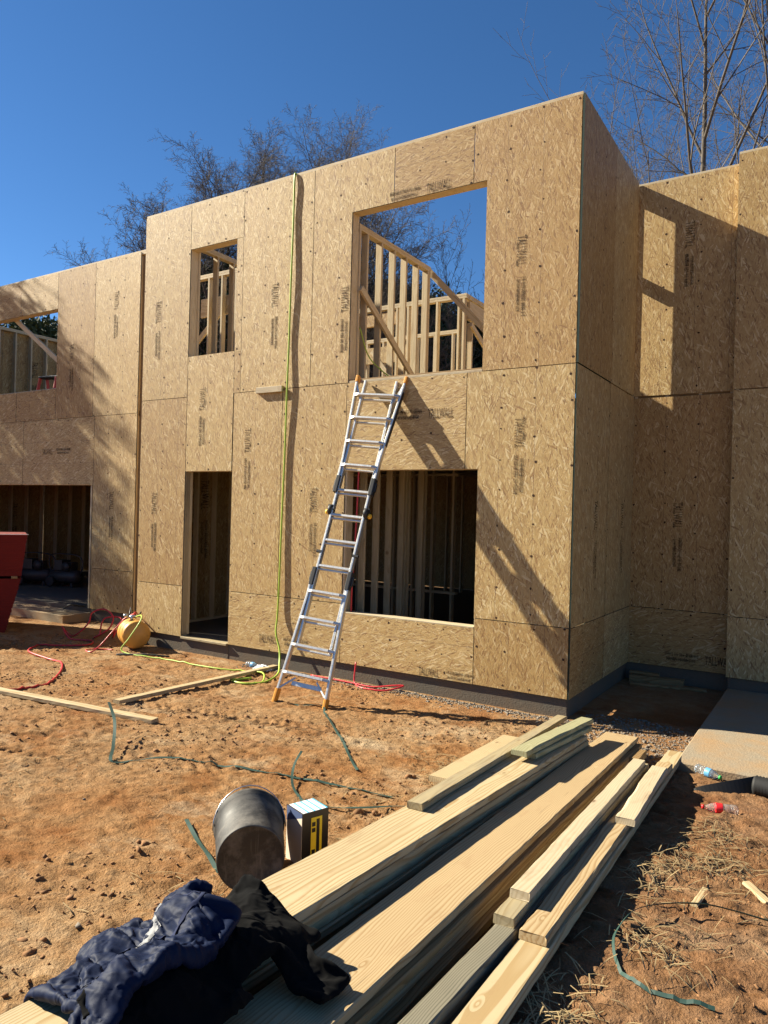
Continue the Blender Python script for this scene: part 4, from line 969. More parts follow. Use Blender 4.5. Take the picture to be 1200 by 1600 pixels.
# ------------------------------------------------------------------ clothes (draped meshes: vertex steps in units of 1.2 mm, two layers sharing their rim)
JACKET_AT = (0.2367, -6.3063, 0.3414)
JACKET_X = [28,8,7,8,8,7,9,-1,-6,-7,-6,-4,-4,-2,-3,-5,-7,-8,-8,-7,-5,-2,10,8,-1,-1,-2,0,-1,0,-2,1,2,4,27,23,7,6,5,5,4,-4,-6,-5,-4,-3,-3,-4,-3,-6,-8,-8,-6,-6,-2,-2,-1,1,5,-5,8,3,-2,-3,-1,-1,1,
-2,33,22,3,4,4,7,-4,-4,-1,-3,-1,-6,-6,-6,-5,-6,-5,-6,-3,-3,-4,0,0,-1,-1,2,1,7,2,-1,-3,0,0,-5,37,21,4,2,3,3,0,-2,-3,-1,-2,-7,-6,-5,-6,-5,-6,-6,-4,-3,-2,-1,0,0,-2,3,0,4,6,-1,-3,1,-2,
-5,37,20,1,-2,4,2,2,0,-1,-2,-3,-3,-4,-7,-4,-8,-7,-3,-4,-2,-2,-1,-1,-1,1,-1,2,4,5,-4,1,1,-1,-6,4,-5,-1,6,0,-5,-6,-9,-9,-10,-9,78,18,-8,6,-1,4,2,1,-1,-2,-1,-1,-3,-4,-7,-8,-3,-7,-3,0,
-2,0,0,-2,0,1,-1,2,2,4,-1,1,-3,4,2,-5,-1,6,0,-3,-7,-9,-12,-10,-15,74,15,-9,4,3,2,2,0,-6,0,0,-3,5,0,-12,-3,-4,-3,-2,0,-2,0,0,-1,-1,0,1,2,2,4,-1,0,-1,-1,3,-8,-5,-11,3,3,-8,0,-12,-5,
-14,66,15,-6,-6,6,4,1,-1,0,-8,0,4,-3,-2,7,-5,-2,-5,2,-2,0,-1,0,-1,-2,1,1,2,-5,8,2,-6,2,2,-4,-12,-7,-9,-3,-2,5,-2,-11,2,-12,56,11,0,-2,-6,6,1,-6,1,6,-7,0,2,3,3,5,-5,-3,2,0,0,-1,-1,
-1,-1,-2,3,-3,2,-4,9,-4,-5,-8,-5,-1,-11,-8,-1,-2,3,-1,-8,8,-15,46,6,3,3,-3,-2,2,4,-2,2,6,-1,1,4,2,3,-2,-4,0,4,-1,-1,0,-1,-1,-2,0,-2,2,-2,-1,4,-5,-8,-8,-13,-2,-11,-2,-1,-1,-1,6,4,
-12,43,1,1,2,3,2,2,3,2,0,2,4,1,4,2,0,-2,0,0,3,-1,-1,-1,-1,-1,-3,0,1,-1,-2,1,2,-9,-11,-14,-8,-6,-2,-3,-1,0,3,2,7,-11,41,1,4,2,2,3,2,2,2,2,2,3,2,2,1,0,-1,0,1,4,-2,-1,-1,-1,-2,-2,0,0,
-2,-1,-1,-15,-3,-14,-5,-4,-8,-1,-3,0,2,2,3,6,-11,43,4,1,2,3,3,3,2,2,1,1,5,-2,6,0,0,-1,0,2,1,0,-1,0,-3,-1,-3,1,0,-2,-4,-8,-15,-8,-3,-5,-9,-1,-2,-4,2,1,3,4,4,-8,41,4,4,1,3,3,2,3,3,2,
2,-4,4,0,3,3,-1,1,2,0,0,-1,0,-3,-1,-6,5,-6,-9,3,-14,-12,-3,-6,-9,-1,0,-5,0,0,2,2,3,6,-10,43,2,6,3,2,2,3,3,4,3,-2,0,2,1,2,2,1,2,-1,2,1,-2,-3,-5,1,-9,-5,-6,2,0,-11,-14,-5,-8,-1,0,-7,
2,1,0,1,1,6,4,-10,43,4,3,4,3,2,2,4,4,2,-1,1,1,0,2,3,2,1,0,1,1,-3,-7,1,-12,1,-7,-8,-1,3,-10,-13,-8,-4,1,-7,2,1,1,1,1,0,5,4,-9,43,3,3,4,3,3,3,2,2,5,-2,2,2,0,1,3,1,2,0,2,-1,-8,-1,-11,
-12,-3,-1,0,0,0,-11,-13,-8,0,-5,1,0,1,3,-1,3,-1,4,4,-9,43,4,3,4,2,3,4,2,2,1,3,-1,3,2,1,1,2,2,-1,3,-6,-7,-11,-11,0,-1,-2,-1,-5,2,-10,-12,-6,-4,1,-6,3,4,-3,-2,8,1,3,4,-8,42,6,2,3,2,
5,2,3,3,-1,4,0,2,1,2,1,2,1,-4,-11,-8,-7,-5,-2,-2,-2,-1,-2,-1,1,-11,-10,-3,-3,-7,2,2,-6,1,4,3,5,4,5,-7,40,5,4,3,2,2,6,2,3,0,0,5,-2,3,1,1,-2,-9,-8,-4,-3,-2,-2,-3,-1,-2,-1,-3,-2,-11,
-2,-11,-6,-3,2,0,-8,-2,6,3,5,3,5,4,-4,41,3,5,3,0,5,2,4,4,1,2,1,2,0,-3,-4,-4,-4,-1,-1,-3,-4,-2,-4,-2,-3,-7,-4,-4,-2,-5,-12,-6,3,-4,-6,-2,1,7,4,1,-5,12,7,-3,40,6,4,1,-1,5,3,4,2,1,0,
-1,-1,-1,0,0,0,-1,0,0,-3,-4,-4,-5,-4,-4,-4,-4,-5,-4,-10,-8,-4,-3,1,-7,0,-4,-3,-13,6,14,7,6,8,45,4,5,0,-3,4,5,3,1,0,0,0,1,2,0,-1,0,0,1,-1,-1,-4,-6,-5,-5,-5,-4,-4,-6,-8,-6,-4,-6,-7,
0,-3,1,-7,-1,72,6,3,0,-4,5,3,3,2,2,1,1,3,0,-1,-2,-7,6,1,0,-5,-13,-5,1,1,-6,-3,-6,-6,-5,-6,-5,-6,-6,-4,1,-2,-3,-1,70,9,-1,0,-5,5,4,2,3,3,2,3,0,-3,-7,-8,9,2,0,-7,-13,-5,4,5,-1,-6,-4,
-6,-5,-5,-7,-6,-4,-5,-4,-4,2,-4,0,70,7,-4,2,-4,5,4,2,4,1,5,-2,-6,-10,-6,8,4,-1,-5,-12,4,-5,7,-1,0,-2,-4,-5,-6,-5,-7,-5,-5,-5,-7,-1,0,0,0,70,3,-2,-5,3,-3,8,4,2,4,-3,-8,-10,-6,7,2,
-1,5,-13,-1,6,-5,3,6,-1,-1,-5,-4,-7,-6,-4,-6,-6,-6,-8,-7,8,1,0,86,11,8,7,-15,-9,-11,-6,-2,-3,-4,4,-5,1,2,8,4,-5,-10,-8,-5,6,-1,-1,10,-7,0,1,0,-2,6,-1,5,-7,2,-9,-3,-5,-5,-6,-6,-10,
-9,7,1,0,0,88,-5,16,-11,-6,-7,-3,3,-6,-5,-5,3,-5,3,-2,7,-3,-10,-5,-4,-2,-1,6,3,3,3,0,-5,5,0,4,-1,-1,2,-6,-2,-4,-7,-3,-6,-9,-11,-6,7,86,-3,4,3,-6,-5,-5,-3,0,-6,-5,-4,3,-2,-2,-3,-2,
1,-6,-2,0,1,3,3,4,1,-1,-1,-3,5,3,3,-7,6,-8,2,-5,-7,-4,-5,-12,-10,-5,4,88,-6,8,-2,0,-6,-2,-3,-4,-8,0,-5,0,2,-3,-3,-3,-3,-2,-1,2,0,4,1,2,0,-2,2,-1,2,5,0,-3,3,-9,3,-10,1,-7,-6,-13,-8,
-3,2,87,-4,4,0,1,-1,-5,-5,-7,-2,-2,-1,-2,-1,-2,-3,-3,-1,-4,2,0,2,3,2,0,0,-3,4,-1,-2,9,-9,3,2,-10,4,-10,1,-5,-8,-12,-9,-1,2,87,-5,6,1,-3,-2,-5,-3,-8,-2,-8,5,0,-3,2,-10,3,-1,-3,-2,2,
5,2,0,1,-2,0,2,1,-4,4,-7,7,-7,-6,5,-9,-7,2,-9,-10,-6,-1,-1,89,-3,3,3,-2,-3,-5,-11,-2,-3,-10,-2,6,-8,7,-5,-7,0,2,4,4,3,2,0,0,-1,1,2,0,-4,-6,-1,5,-5,-7,-2,0,-9,3,-10,-7,-7,0,-1,90,
-5,-2,-1,5,-8,-5,-4,0,-7,-8,-1,-10,-2,10,-13,5,4,5,5,2,3,0,0,0,1,1,-4,-2,-3,-3,-2,-2,-1,-2,0,-7,-4,-1,-9,-5,-6,-2,0,91,-4,-1,-1,1,-6,-5,-4,-3,-6,-8,-8,-7,-3,5,-2,11,4,4,3,1,1,2,1,
1,-1,-1,-3,-2,-2,-4,-1,-2,-1,0,-4,-5,-4,-3,-8,-6,-4,-6,2,91,-1,-5,-7,-6,6,1,0,1,-5,-9,-9,-6,-7,12,4,0,-1,-2,-2,-3,-2,-1,4,5,4,0,-2,-1,-4,-2,0,-2,-1,-4,-2,-5,-4,-3,-3,-3,-6,-6,-5,
-355,11,11,10,9,6,-5,-14,-5,-5,-6,-5,-6,-4,-5,-5,-6,-5,-3,-3,-1,-2,2,2,0,-3,0,-3,2,3,4,4,32,11,11,9,8,-2,-11,5,-5,-5,-7,-3,-6,-6,-7,-5,-3,-4,-4,0,-3,-4,-2,0,1,3,-1,1,1,2,2,3,33,9,
9,9,6,-11,3,2,-2,-4,-5,-5,-7,-6,-4,-6,-5,-1,-4,-5,-3,-1,-2,1,-1,3,2,1,2,0,2,3,30,3,12,9,1,-10,2,6,-7,2,-1,-4,-6,-6,-7,-3,-6,-6,-3,-2,-2,-1,1,-2,1,0,3,3,-1,3,2,2,26,2,11,8,-3,-9,6,
3,-8,4,1,-2,-4,-4,-8,-6,-6,-2,-4,-1,-1,0,-1,-1,0,0,3,3,1,3,-3,1,3,5,13,-11,-8,-5,-4,-5,-5,-6,-4,51,3,10,5,-9,-1,7,0,-9,1,6,0,-1,-9,-7,-1,-6,0,-5,-1,1,-2,1,-1,1,1,-1,3,3,3,0,-1,-1,
4,11,-7,-11,-12,2,-2,-4,-4,-4,44,4,10,-3,-7,6,-2,2,-7,-1,7,-5,-1,4,-5,-8,1,-4,1,-1,0,-2,0,-1,2,-1,2,2,4,3,1,-1,-3,0,-9,7,-13,-4,-8,0,4,-6,1,37,7,4,-8,5,-5,1,0,5,-7,0,3,4,-10,1,2,
-6,1,1,1,-2,0,0,0,-1,2,-1,1,6,1,5,0,-4,-3,-9,-11,0,-13,4,-6,1,5,-5,37,7,-3,5,-5,0,3,1,3,-8,5,4,-6,2,1,-7,2,2,1,-1,-1,1,0,-1,-1,1,-3,4,3,4,2,3,-7,-14,-4,-7,-12,1,-3,-2,3,0,1,36,3,5,
-5,2,2,1,3,-5,1,1,0,2,2,-5,1,0,3,-2,1,-1,0,0,0,-2,-1,-3,7,4,4,2,-9,-11,-12,-7,-8,-1,0,2,0,-3,5,1,35,5,-2,1,3,3,-2,1,0,2,0,-1,4,-1,-6,2,2,1,0,-1,1,1,0,-3,-2,-1,-3,6,5,4,-10,-11,-10,
-2,-8,-8,1,-3,0,1,4,0,3,37,5,-2,2,3,0,2,0,1,2,-3,2,2,-5,-1,0,5,-5,6,-1,0,0,-2,0,-2,-5,0,5,6,-2,-11,-13,-3,-4,-11,-4,1,-3,3,-1,4,3,2,38,3,0,3,1,2,1,2,0,1,-4,4,-7,1,0,1,0,0,3,4,-3,1,
0,-2,-2,-5,-1,5,5,-8,-14,-6,-4,-12,1,-5,-4,4,0,3,0,-1,2,46,0,2,3,2,2,1,1,1,-7,4,-6,2,-2,4,0,2,-1,1,3,0,0,0,-2,-3,-6,-1,6,3,-14,-12,-6,-10,0,-5,3,-6,-2,7,3,0,1,-2,47,2,1,2,3,1,2,1,
0,-9,-3,3,0,1,4,0,2,0,-1,1,3,1,-3,-2,-3,-6,0,6,-3,-10,-13,-12,-1,-7,2,-3,1,-3,-2,5,8,0,-1,47,1,2,2,3,2,0,3,-5,-8,0,1,1,2,3,1,2,-1,0,-2,-1,-1,3,-9,6,-7,-6,2,2,-13,-7,-12,-2,-3,1,-3,
-1,0,-4,3,10,4,-1,47,0,1,4,1,3,0,0,-8,-2,-1,2,2,1,3,1,-1,3,-1,-2,-1,-1,-8,0,-1,0,-5,-7,3,-13,-2,-11,-3,-1,-1,-3,2,0,-2,-4,9,10,0,46,2,1,3,1,2,1,-2,-6,-3,0,2,2,1,3,2,-1,1,-2,-1,-3,
-8,-2,1,1,0,-8,-8,-8,-5,-4,-4,-1,0,-6,0,2,-2,-2,-4,8,9,6,47,2,0,3,1,-3,5,-4,-3,-2,1,-1,4,2,0,1,-3,-3,-2,-1,-1,-1,-1,-2,1,-1,-8,-7,-7,-7,-4,-4,1,-4,-6,3,-6,-3,0,1,4,10,1,58,1,1,2,
-3,2,5,-2,-3,-1,0,0,2,0,2,-3,-1,0,0,-1,-2,-3,-2,-1,-4,-1,-7,-6,-7,-6,-4,-5,0,-5,-3,-3,0,-2,-1,0,4,3,4,65,-1,2,1,-5,2,6,0,-1,0,1,0,-1,0,-1,-1,1,0,1,0,-3,-3,-3,-3,-3,-5,-5,-6,-6,-7,
-5,-4,-2,-4,-2,-3,1,73,-3,4,-3,-4,4,4,-1,1,2,2,0,-2,-1,-1,-2,-6,0,-6,1,7,0,-1,-3,-3,-6,-5,-6,-7,-6,-5,-4,-3,-3,-1,-2,0,71,-2,3,-4,-5,5,1,4,2,3,1,-2,-3,-3,-7,5,-4,-9,-2,8,-4,1,7,-2,
-3,-7,-6,-5,-5,-6,-4,-4,-6,0,-3,0,-2,62,6,3,-7,-2,2,6,3,3,-2,-7,1,-3,-8,-1,7,-2,-9,-4,2,10,-1,0,5,-4,-6,-6,-5,-6,-5,-3,-5,-5,-2,-1,-1,0,59,7,-1,-7,1,4,0,6,-4,-6,-5,1,-8,-2,3,9,-1,
-9,-1,4,-5,10,2,4,-3,-8,-5,-4,-5,-6,-3,-4,-5,-4,-4,1,0,62,0,1,-5,3,-2,3,4,-5,-5,-10,-3,-2,-1,3,10,1,-9,3,-2,-2,3,13,-1,0,-7,-4,-5,-5,-6,-3,-4,-5,-5,-2,-2,-1,66,-2,-4,2,-4,0,4,1,-5,
-10,-5,-2,-1,1,7,-1,1,-1,3,0,-3,4,3,9,-2,-6,-3,-5,-5,-7,-9,2,-4,-6,95,4,4,-6,-6,-7,-6,-11,-5,-2,-5,-2,1,-3,0,0,-9,-3,-4,-1,1,1,3,4,-1,0,3,2,-3,5,-2,10,-4,-4,-1,-6,-6,-6,-8,-7,3,-4,
94,2,4,-6,-9,-9,-7,-4,-3,-3,-3,-4,-1,-3,-3,-3,-3,-2,-2,-2,2,2,4,1,0,1,2,2,-2,4,1,-1,2,-2,-3,-5,-7,-5,-9,-9,5,-3,93,5,-7,-5,-5,-5,-6,-2,-7,-1,-3,-3,-3,-3,-2,-4,-3,-2,0,-1,1,2,-2,5,
0,2,-2,6,-4,2,1,0,6,-5,-7,1,-8,-6,-7,-12,6,-2,94,-4,-2,-1,-5,-6,-4,-6,-3,-2,-3,-3,-3,-3,-3,-3,-2,-2,0,0,1,-2,0,4,1,0,1,3,-1,3,-1,-5,8,-6,-6,1,-7,-7,-10,-8,6,0,93,-4,0,-2,-6,-4,-10,
-3,-2,-2,-4,-1,-2,-4,-3,-3,-2,-1,1,1,0,-4,0,3,2,1,2,1,0,1,-3,-2,5,-5,-5,-9,2,-8,-11,-5,4,1,94,-6,-7,-1,4,-11,-4,-2,-4,-3,-4,-2,0,-3,-3,-3,-2,0,2,0,-2,-5,1,0,5,3,0,3,0,-1,-1,-4,-5,
-5,-4,-5,2,-10,-6,-6,6,1,94,-7,-4,-3,-2,-4,-3,-4,-2,-4,-3,-3,-1,-1,-4,-1,0,1,-1,-4,-1,-4,1,0,3,4,5,1,-1,-1,-3,-3,-5,-5,-6,-4,-5,-5,-5,-4,5,1,94,-6,-2,-4,-3,-4,-2,-3,-3,-5,-3,-1,-1,
-2,-1,-1,-2,-1,-4,-2,-2,-2,3,1,5,4,3,0,-1,-2,-4,-5,-4,-4,-6,-3,-5,-5,-4,-7,-1,6]
JACKET_Y = [129,12,12,11,13,11,6,14,11,11,11,12,13,13,12,12,10,9,9,11,13,12,10,10,13,12,13,15,13,16,15,13,15,11,-401,6,14,12,12,12,16,12,14,12,12,13,13,12,11,12,9,9,11,12,14,12,15,15,9,11,7,8,
14,15,15,14,12,15,-406,7,14,13,14,13,12,14,14,13,14,10,11,11,11,11,10,12,13,13,15,14,14,13,15,10,11,6,11,15,15,13,12,9,-408,8,14,14,15,14,14,15,14,13,13,13,11,11,10,8,12,11,13,13,
14,15,14,13,15,11,12,12,5,15,14,10,15,0,-404,7,16,13,15,15,15,15,13,14,14,13,13,12,11,10,7,12,11,13,15,14,16,13,15,12,13,8,7,14,14,13,14,-9,15,17,19,19,18,15,10,10,6,7,5,-542,11,
12,15,15,15,15,14,14,13,15,14,15,12,11,5,11,9,14,14,15,14,14,15,13,14,13,12,9,4,13,14,11,13,16,13,20,16,18,14,12,11,8,6,-7,-549,14,11,16,15,14,14,15,13,14,14,14,14,14,4,11,12,13,
13,14,14,15,15,13,14,14,10,12,6,11,13,14,13,13,13,15,16,15,17,15,11,14,5,14,-10,-556,19,13,13,15,14,14,15,13,13,14,14,14,14,12,13,10,8,13,15,13,14,14,15,13,14,10,10,13,8,12,14,14,
13,15,8,15,13,17,14,14,13,7,16,-6,-564,21,16,14,13,15,13,14,13,15,12,14,13,15,14,11,7,14,13,15,13,14,14,16,12,14,14,12,9,14,7,12,13,13,12,16,4,15,15,15,14,12,11,13,0,-569,24,15,13,
15,14,13,14,13,15,11,15,13,13,13,13,12,11,15,13,15,14,13,15,13,14,12,13,10,14,15,11,13,11,9,5,12,11,15,14,13,14,13,14,0,-571,26,13,16,13,14,14,14,12,14,14,12,13,14,13,13,11,16,14,
13,15,13,13,14,14,13,13,14,14,11,14,14,7,7,5,11,11,12,15,14,15,14,13,13,1,-570,26,13,15,13,13,16,12,14,14,14,11,12,13,13,13,16,16,15,12,13,14,14,12,15,13,13,13,12,16,12,2,9,6,12,
12,12,13,13,15,14,15,12,14,1,-568,23,14,15,14,13,13,14,14,14,11,14,13,10,15,15,17,16,17,14,13,10,13,13,15,15,10,11,16,14,6,0,8,14,11,10,14,14,12,15,14,15,12,14,1,-564,19,14,14,13,
15,14,14,13,14,14,8,15,13,16,15,18,16,16,15,11,10,13,14,14,11,12,14,11,14,-1,5,13,12,9,14,14,12,13,15,14,13,14,13,1,-562,23,9,13,15,15,13,14,13,15,8,13,13,14,17,17,19,17,16,12,12,
10,16,11,16,5,12,13,13,16,5,-4,14,8,15,14,11,14,13,15,14,13,13,13,1,-559,19,15,9,14,15,14,16,13,14,5,14,14,12,19,20,18,17,15,11,12,14,10,16,8,13,13,8,15,14,7,-7,10,15,14,11,13,16,
13,13,15,12,12,13,3,-557,17,14,13,11,15,15,15,14,12,5,14,15,11,19,20,20,17,14,11,15,8,14,8,10,14,13,14,13,14,6,-8,12,14,14,13,13,15,12,16,13,12,11,13,5,-556,15,13,13,14,12,15,15,
14,7,13,13,15,11,18,19,20,16,16,14,11,10,8,7,16,15,14,12,13,14,5,-9,12,16,14,15,13,13,15,12,11,13,13,13,6,-555,13,12,14,15,12,13,14,14,14,10,13,15,10,18,17,18,17,14,10,10,10,11,14,
13,15,13,14,13,13,6,-9,15,16,13,14,13,13,14,7,14,13,13,13,11,-555,10,13,13,15,14,12,15,12,14,14,11,13,14,17,17,15,12,12,12,13,14,14,13,15,14,13,11,12,6,11,-6,13,15,14,15,12,14,8,
13,11,13,14,12,14,-554,10,11,14,15,13,14,12,14,14,13,15,15,15,13,14,13,14,15,13,15,14,14,14,12,12,9,9,10,14,7,-2,13,15,14,14,15,6,11,13,15,13,8,12,15,-551,11,10,15,15,13,13,14,14,
14,14,15,13,15,15,14,14,14,15,14,15,13,14,14,10,10,11,12,12,8,2,5,13,15,14,14,8,13,24,3,11,3,14,12,13,-549,12,13,13,15,13,14,15,15,14,13,16,13,14,14,15,14,16,16,14,14,13,15,13,15,
10,10,8,7,4,5,13,13,14,14,16,8,11,22,-499,15,14,15,12,14,15,15,14,15,14,14,15,14,14,15,15,16,15,15,13,6,16,16,16,9,9,7,7,8,10,13,12,15,10,14,15,8,20,-505,20,15,12,12,15,15,14,16,
15,15,14,14,13,15,14,15,17,17,12,6,14,15,15,17,12,7,8,9,11,9,13,12,13,13,8,14,12,18,-508,22,13,14,11,15,15,16,15,15,15,14,14,10,15,14,19,18,16,5,13,12,12,19,16,16,8,8,12,6,13,13,
13,10,4,12,14,15,18,-511,24,15,11,15,13,12,16,16,15,14,13,10,13,15,20,19,16,9,14,11,13,15,14,17,16,8,13,4,13,12,13,15,3,11,12,10,14,15,-555,5,7,10,-1,6,5,7,14,17,14,14,11,14,16,14,
15,15,10,12,14,14,18,21,14,15,14,8,14,16,11,16,17,13,15,6,13,10,13,13,15,9,9,-2,14,15,14,-550,20,0,4,12,7,5,2,9,13,6,15,12,15,16,14,16,9,14,13,16,17,17,19,18,7,15,12,13,16,14,17,8,
17,8,13,12,12,13,15,13,6,13,-7,-505,19,15,-4,12,-2,13,7,2,13,5,12,13,14,16,15,14,14,13,14,15,16,18,19,14,11,14,14,16,14,16,15,14,7,12,14,13,11,11,16,8,13,12,0,-515,17,7,12,-6,14,8,
8,5,2,15,10,14,16,14,15,12,15,14,14,13,18,18,18,14,12,14,14,16,18,14,14,13,11,11,11,10,10,15,15,8,15,13,0,-519,16,14,-7,11,6,5,8,2,11,15,13,15,14,15,12,14,14,11,16,17,19,15,16,13,
14,13,17,16,18,14,12,15,13,10,10,10,11,14,13,11,17,9,4,-523,15,9,-7,4,6,8,9,14,11,16,13,14,14,12,10,13,15,16,13,19,16,14,15,14,13,17,17,18,12,17,14,12,13,13,10,11,10,13,12,13,17,9,
6,-527,15,-1,2,3,8,11,13,6,18,14,14,12,12,11,12,9,15,16,17,17,16,14,11,15,15,19,18,17,15,11,16,11,14,13,12,12,11,12,11,16,14,7,8,-530,17,8,2,-1,9,12,9,5,18,14,12,14,13,6,7,14,15,
17,16,16,16,14,11,15,19,19,14,16,13,16,13,14,15,13,11,11,15,12,13,13,14,10,8,-535,19,5,4,5,6,9,10,8,13,15,14,13,13,12,7,3,16,18,15,16,14,15,15,16,18,17,15,15,14,14,14,15,14,13,15,
14,13,13,12,12,13,13,7,-534,2,3,0,5,6,12,14,15,15,15,11,10,9,11,12,15,16,15,15,14,15,13,16,17,17,17,15,14,15,13,15,13,15,15,14,13,14,14,13,15,13,11,12,-449,9,5,11,7,15,12,3,11,11,
12,12,14,11,12,11,10,12,11,15,13,16,14,12,15,12,16,16,15,13,14,14,-383,9,9,10,10,15,8,13,13,12,9,14,11,10,11,10,14,10,13,14,14,13,15,13,15,13,15,13,13,14,15,13,-390,10,12,11,12,10,
14,14,14,13,12,13,8,11,12,11,9,13,14,11,15,15,13,14,15,10,15,13,13,12,14,14,-393,14,9,13,15,11,13,13,12,14,14,15,11,11,7,13,11,8,13,14,15,15,13,15,14,13,14,10,15,8,13,15,-396,16,9,
13,15,12,13,14,12,13,15,15,13,12,10,5,12,15,10,15,14,13,15,14,13,15,11,12,12,12,13,-1,12,14,5,16,18,16,15,11,10,10,8,-520,15,10,16,12,15,12,14,11,15,14,14,14,9,10,14,6,15,12,13,16,
13,14,14,15,13,14,11,8,13,14,0,15,13,5,18,15,11,15,15,12,10,8,-525,14,13,14,13,13,14,14,12,14,13,13,15,14,11,6,14,9,14,16,14,13,13,15,15,13,13,6,12,13,14,4,13,14,8,14,8,17,12,14,
14,9,14,-529,12,15,13,14,12,14,15,13,11,15,14,12,9,14,14,8,13,15,14,12,15,14,14,14,13,9,14,8,15,11,10,13,14,8,6,15,10,15,11,14,13,11,-528,14,14,11,14,14,14,14,15,9,14,14,12,13,12,
9,13,14,16,11,14,15,13,14,15,9,15,8,13,13,15,12,10,3,11,10,7,15,15,13,14,12,14,-528,14,12,13,15,14,13,13,13,12,12,15,13,12,8,15,12,15,13,14,13,15,15,13,12,13,14,5,14,13,14,7,8,4,
10,11,14,14,15,13,14,14,13,-526,10,14,14,13,14,14,13,12,14,13,11,14,14,7,15,15,13,15,12,14,15,14,13,15,14,9,6,11,14,7,7,8,13,12,8,14,12,16,13,13,14,14,-523,11,14,11,14,13,15,11,13,
13,13,14,12,9,15,16,13,16,12,12,14,14,15,14,15,7,12,9,9,14,7,4,12,14,6,13,14,12,15,12,14,14,13,-520,12,13,8,14,15,15,11,14,13,8,14,11,13,18,18,18,6,15,12,11,16,14,17,13,3,12,7,12,
12,3,13,12,8,14,12,12,13,14,14,10,15,13,-519,14,11,8,15,14,15,13,12,4,14,11,14,17,17,18,20,3,15,10,16,14,16,15,13,1,13,5,14,5,8,13,10,13,14,14,11,14,11,13,13,14,11,-516,13,11,7,15,
14,16,11,13,1,12,14,17,16,19,19,18,3,13,14,15,15,15,15,13,-2,12,6,14,8,9,6,16,13,14,13,14,13,14,11,12,11,11,-514,13,7,8,15,15,13,15,9,3,13,16,16,14,21,18,17,8,13,9,15,16,14,11,14,
12,-9,14,14,6,12,10,15,14,14,14,13,14,13,13,7,14,10,-513,12,3,12,14,13,15,14,4,9,15,16,14,14,20,19,12,12,15,13,14,12,9,15,14,14,-8,11,13,6,13,12,15,15,15,13,13,13,15,13,8,8,13,
-511,10,2,12,12,14,14,12,7,13,13,15,15,14,18,18,12,14,14,13,13,10,13,14,14,16,-8,6,11,11,13,14,15,15,13,14,15,13,13,13,9,10,11,-510,8,1,13,13,13,12,8,15,14,14,13,15,14,16,14,14,14,
13,14,14,13,15,14,12,12,-2,12,6,8,13,14,15,15,14,12,14,13,14,13,13,10,13,-515,6,0,14,13,14,9,12,15,13,15,14,13,15,16,13,14,15,13,15,14,14,15,13,8,10,12,9,6,4,12,14,15,13,15,15,11,
10,15,13,13,13,14,-518,-2,6,16,12,14,10,14,14,15,14,13,16,13,14,14,15,14,15,15,13,14,14,15,8,12,10,7,5,7,13,12,15,14,15,15,12,-446,-5,11,14,12,15,13,15,14,14,14,13,15,13,16,14,14,
16,13,13,11,15,16,13,15,10,7,7,5,11,11,13,14,14,14,14,15,-453,-5,15,13,13,15,14,13,15,13,16,13,14,15,14,17,16,10,15,9,15,16,12,17,14,10,4,7,9,11,12,14,11,14,15,14,13,-464,6,15,10,
15,15,14,14,15,15,13,13,14,13,17,16,19,10,13,13,9,16,15,16,14,9,7,11,4,14,13,13,11,13,13,13,13,-469,10,14,12,14,13,16,15,16,13,12,14,13,16,18,16,18,11,15,8,15,9,18,15,16,6,9,13,5,
11,15,14,10,14,13,13,13,-477,13,15,11,13,17,15,15,16,13,10,13,16,17,19,16,17,12,7,14,15,17,8,17,16,6,13,12,6,13,11,15,10,12,14,13,14,-482,12,14,15,14,16,15,16,14,11,12,14,17,19,15,
18,16,16,6,13,14,13,16,13,15,8,15,8,13,12,12,8,15,12,-523,6,7,11,12,12,12,8,11,13,10,15,16,14,16,16,12,13,13,15,17,20,17,17,13,13,12,10,14,14,14,12,13,14,15,8,13,13,13,13,7,15,
-527,11,8,12,12,11,11,6,11,8,12,14,16,15,15,14,14,15,14,15,16,19,14,17,15,14,8,14,14,14,15,17,15,9,14,13,9,14,14,13,5,14,-530,12,12,12,13,10,5,9,7,12,13,13,16,15,15,14,13,14,17,15,
17,18,18,11,13,14,15,12,16,17,14,14,12,14,11,11,12,13,15,13,5,14,-535,16,14,11,8,4,9,5,13,14,14,14,15,14,15,14,13,15,16,16,19,17,16,6,15,14,18,17,13,17,16,15,9,14,14,9,12,14,11,17,
4,13,-537,18,11,8,3,8,2,17,15,14,16,13,13,13,14,14,15,15,17,18,18,15,15,6,12,17,19,15,16,17,15,14,12,13,13,11,13,14,11,16,5,9,-537,7,8,8,10,1,17,17,15,16,16,14,11,12,14,13,16,17,
18,18,16,13,13,12,12,15,19,19,14,14,16,11,14,13,13,14,12,12,15,14,5,8,-535,10,-5,4,7,15,17,17,16,16,14,15,13,10,14,15,17,17,17,15,15,13,12,16,16,17,15,16,18,12,12,15,12,14,13,13,
13,15,14,14,4,9,-534,-2,3,4,7,14,17,17,18,15,14,13,13,13,17,15,14,16,15,16,14,13,15,15,17,16,17,15,15,14,13,14,14,14,14,14,13,13,13,14,9,5]
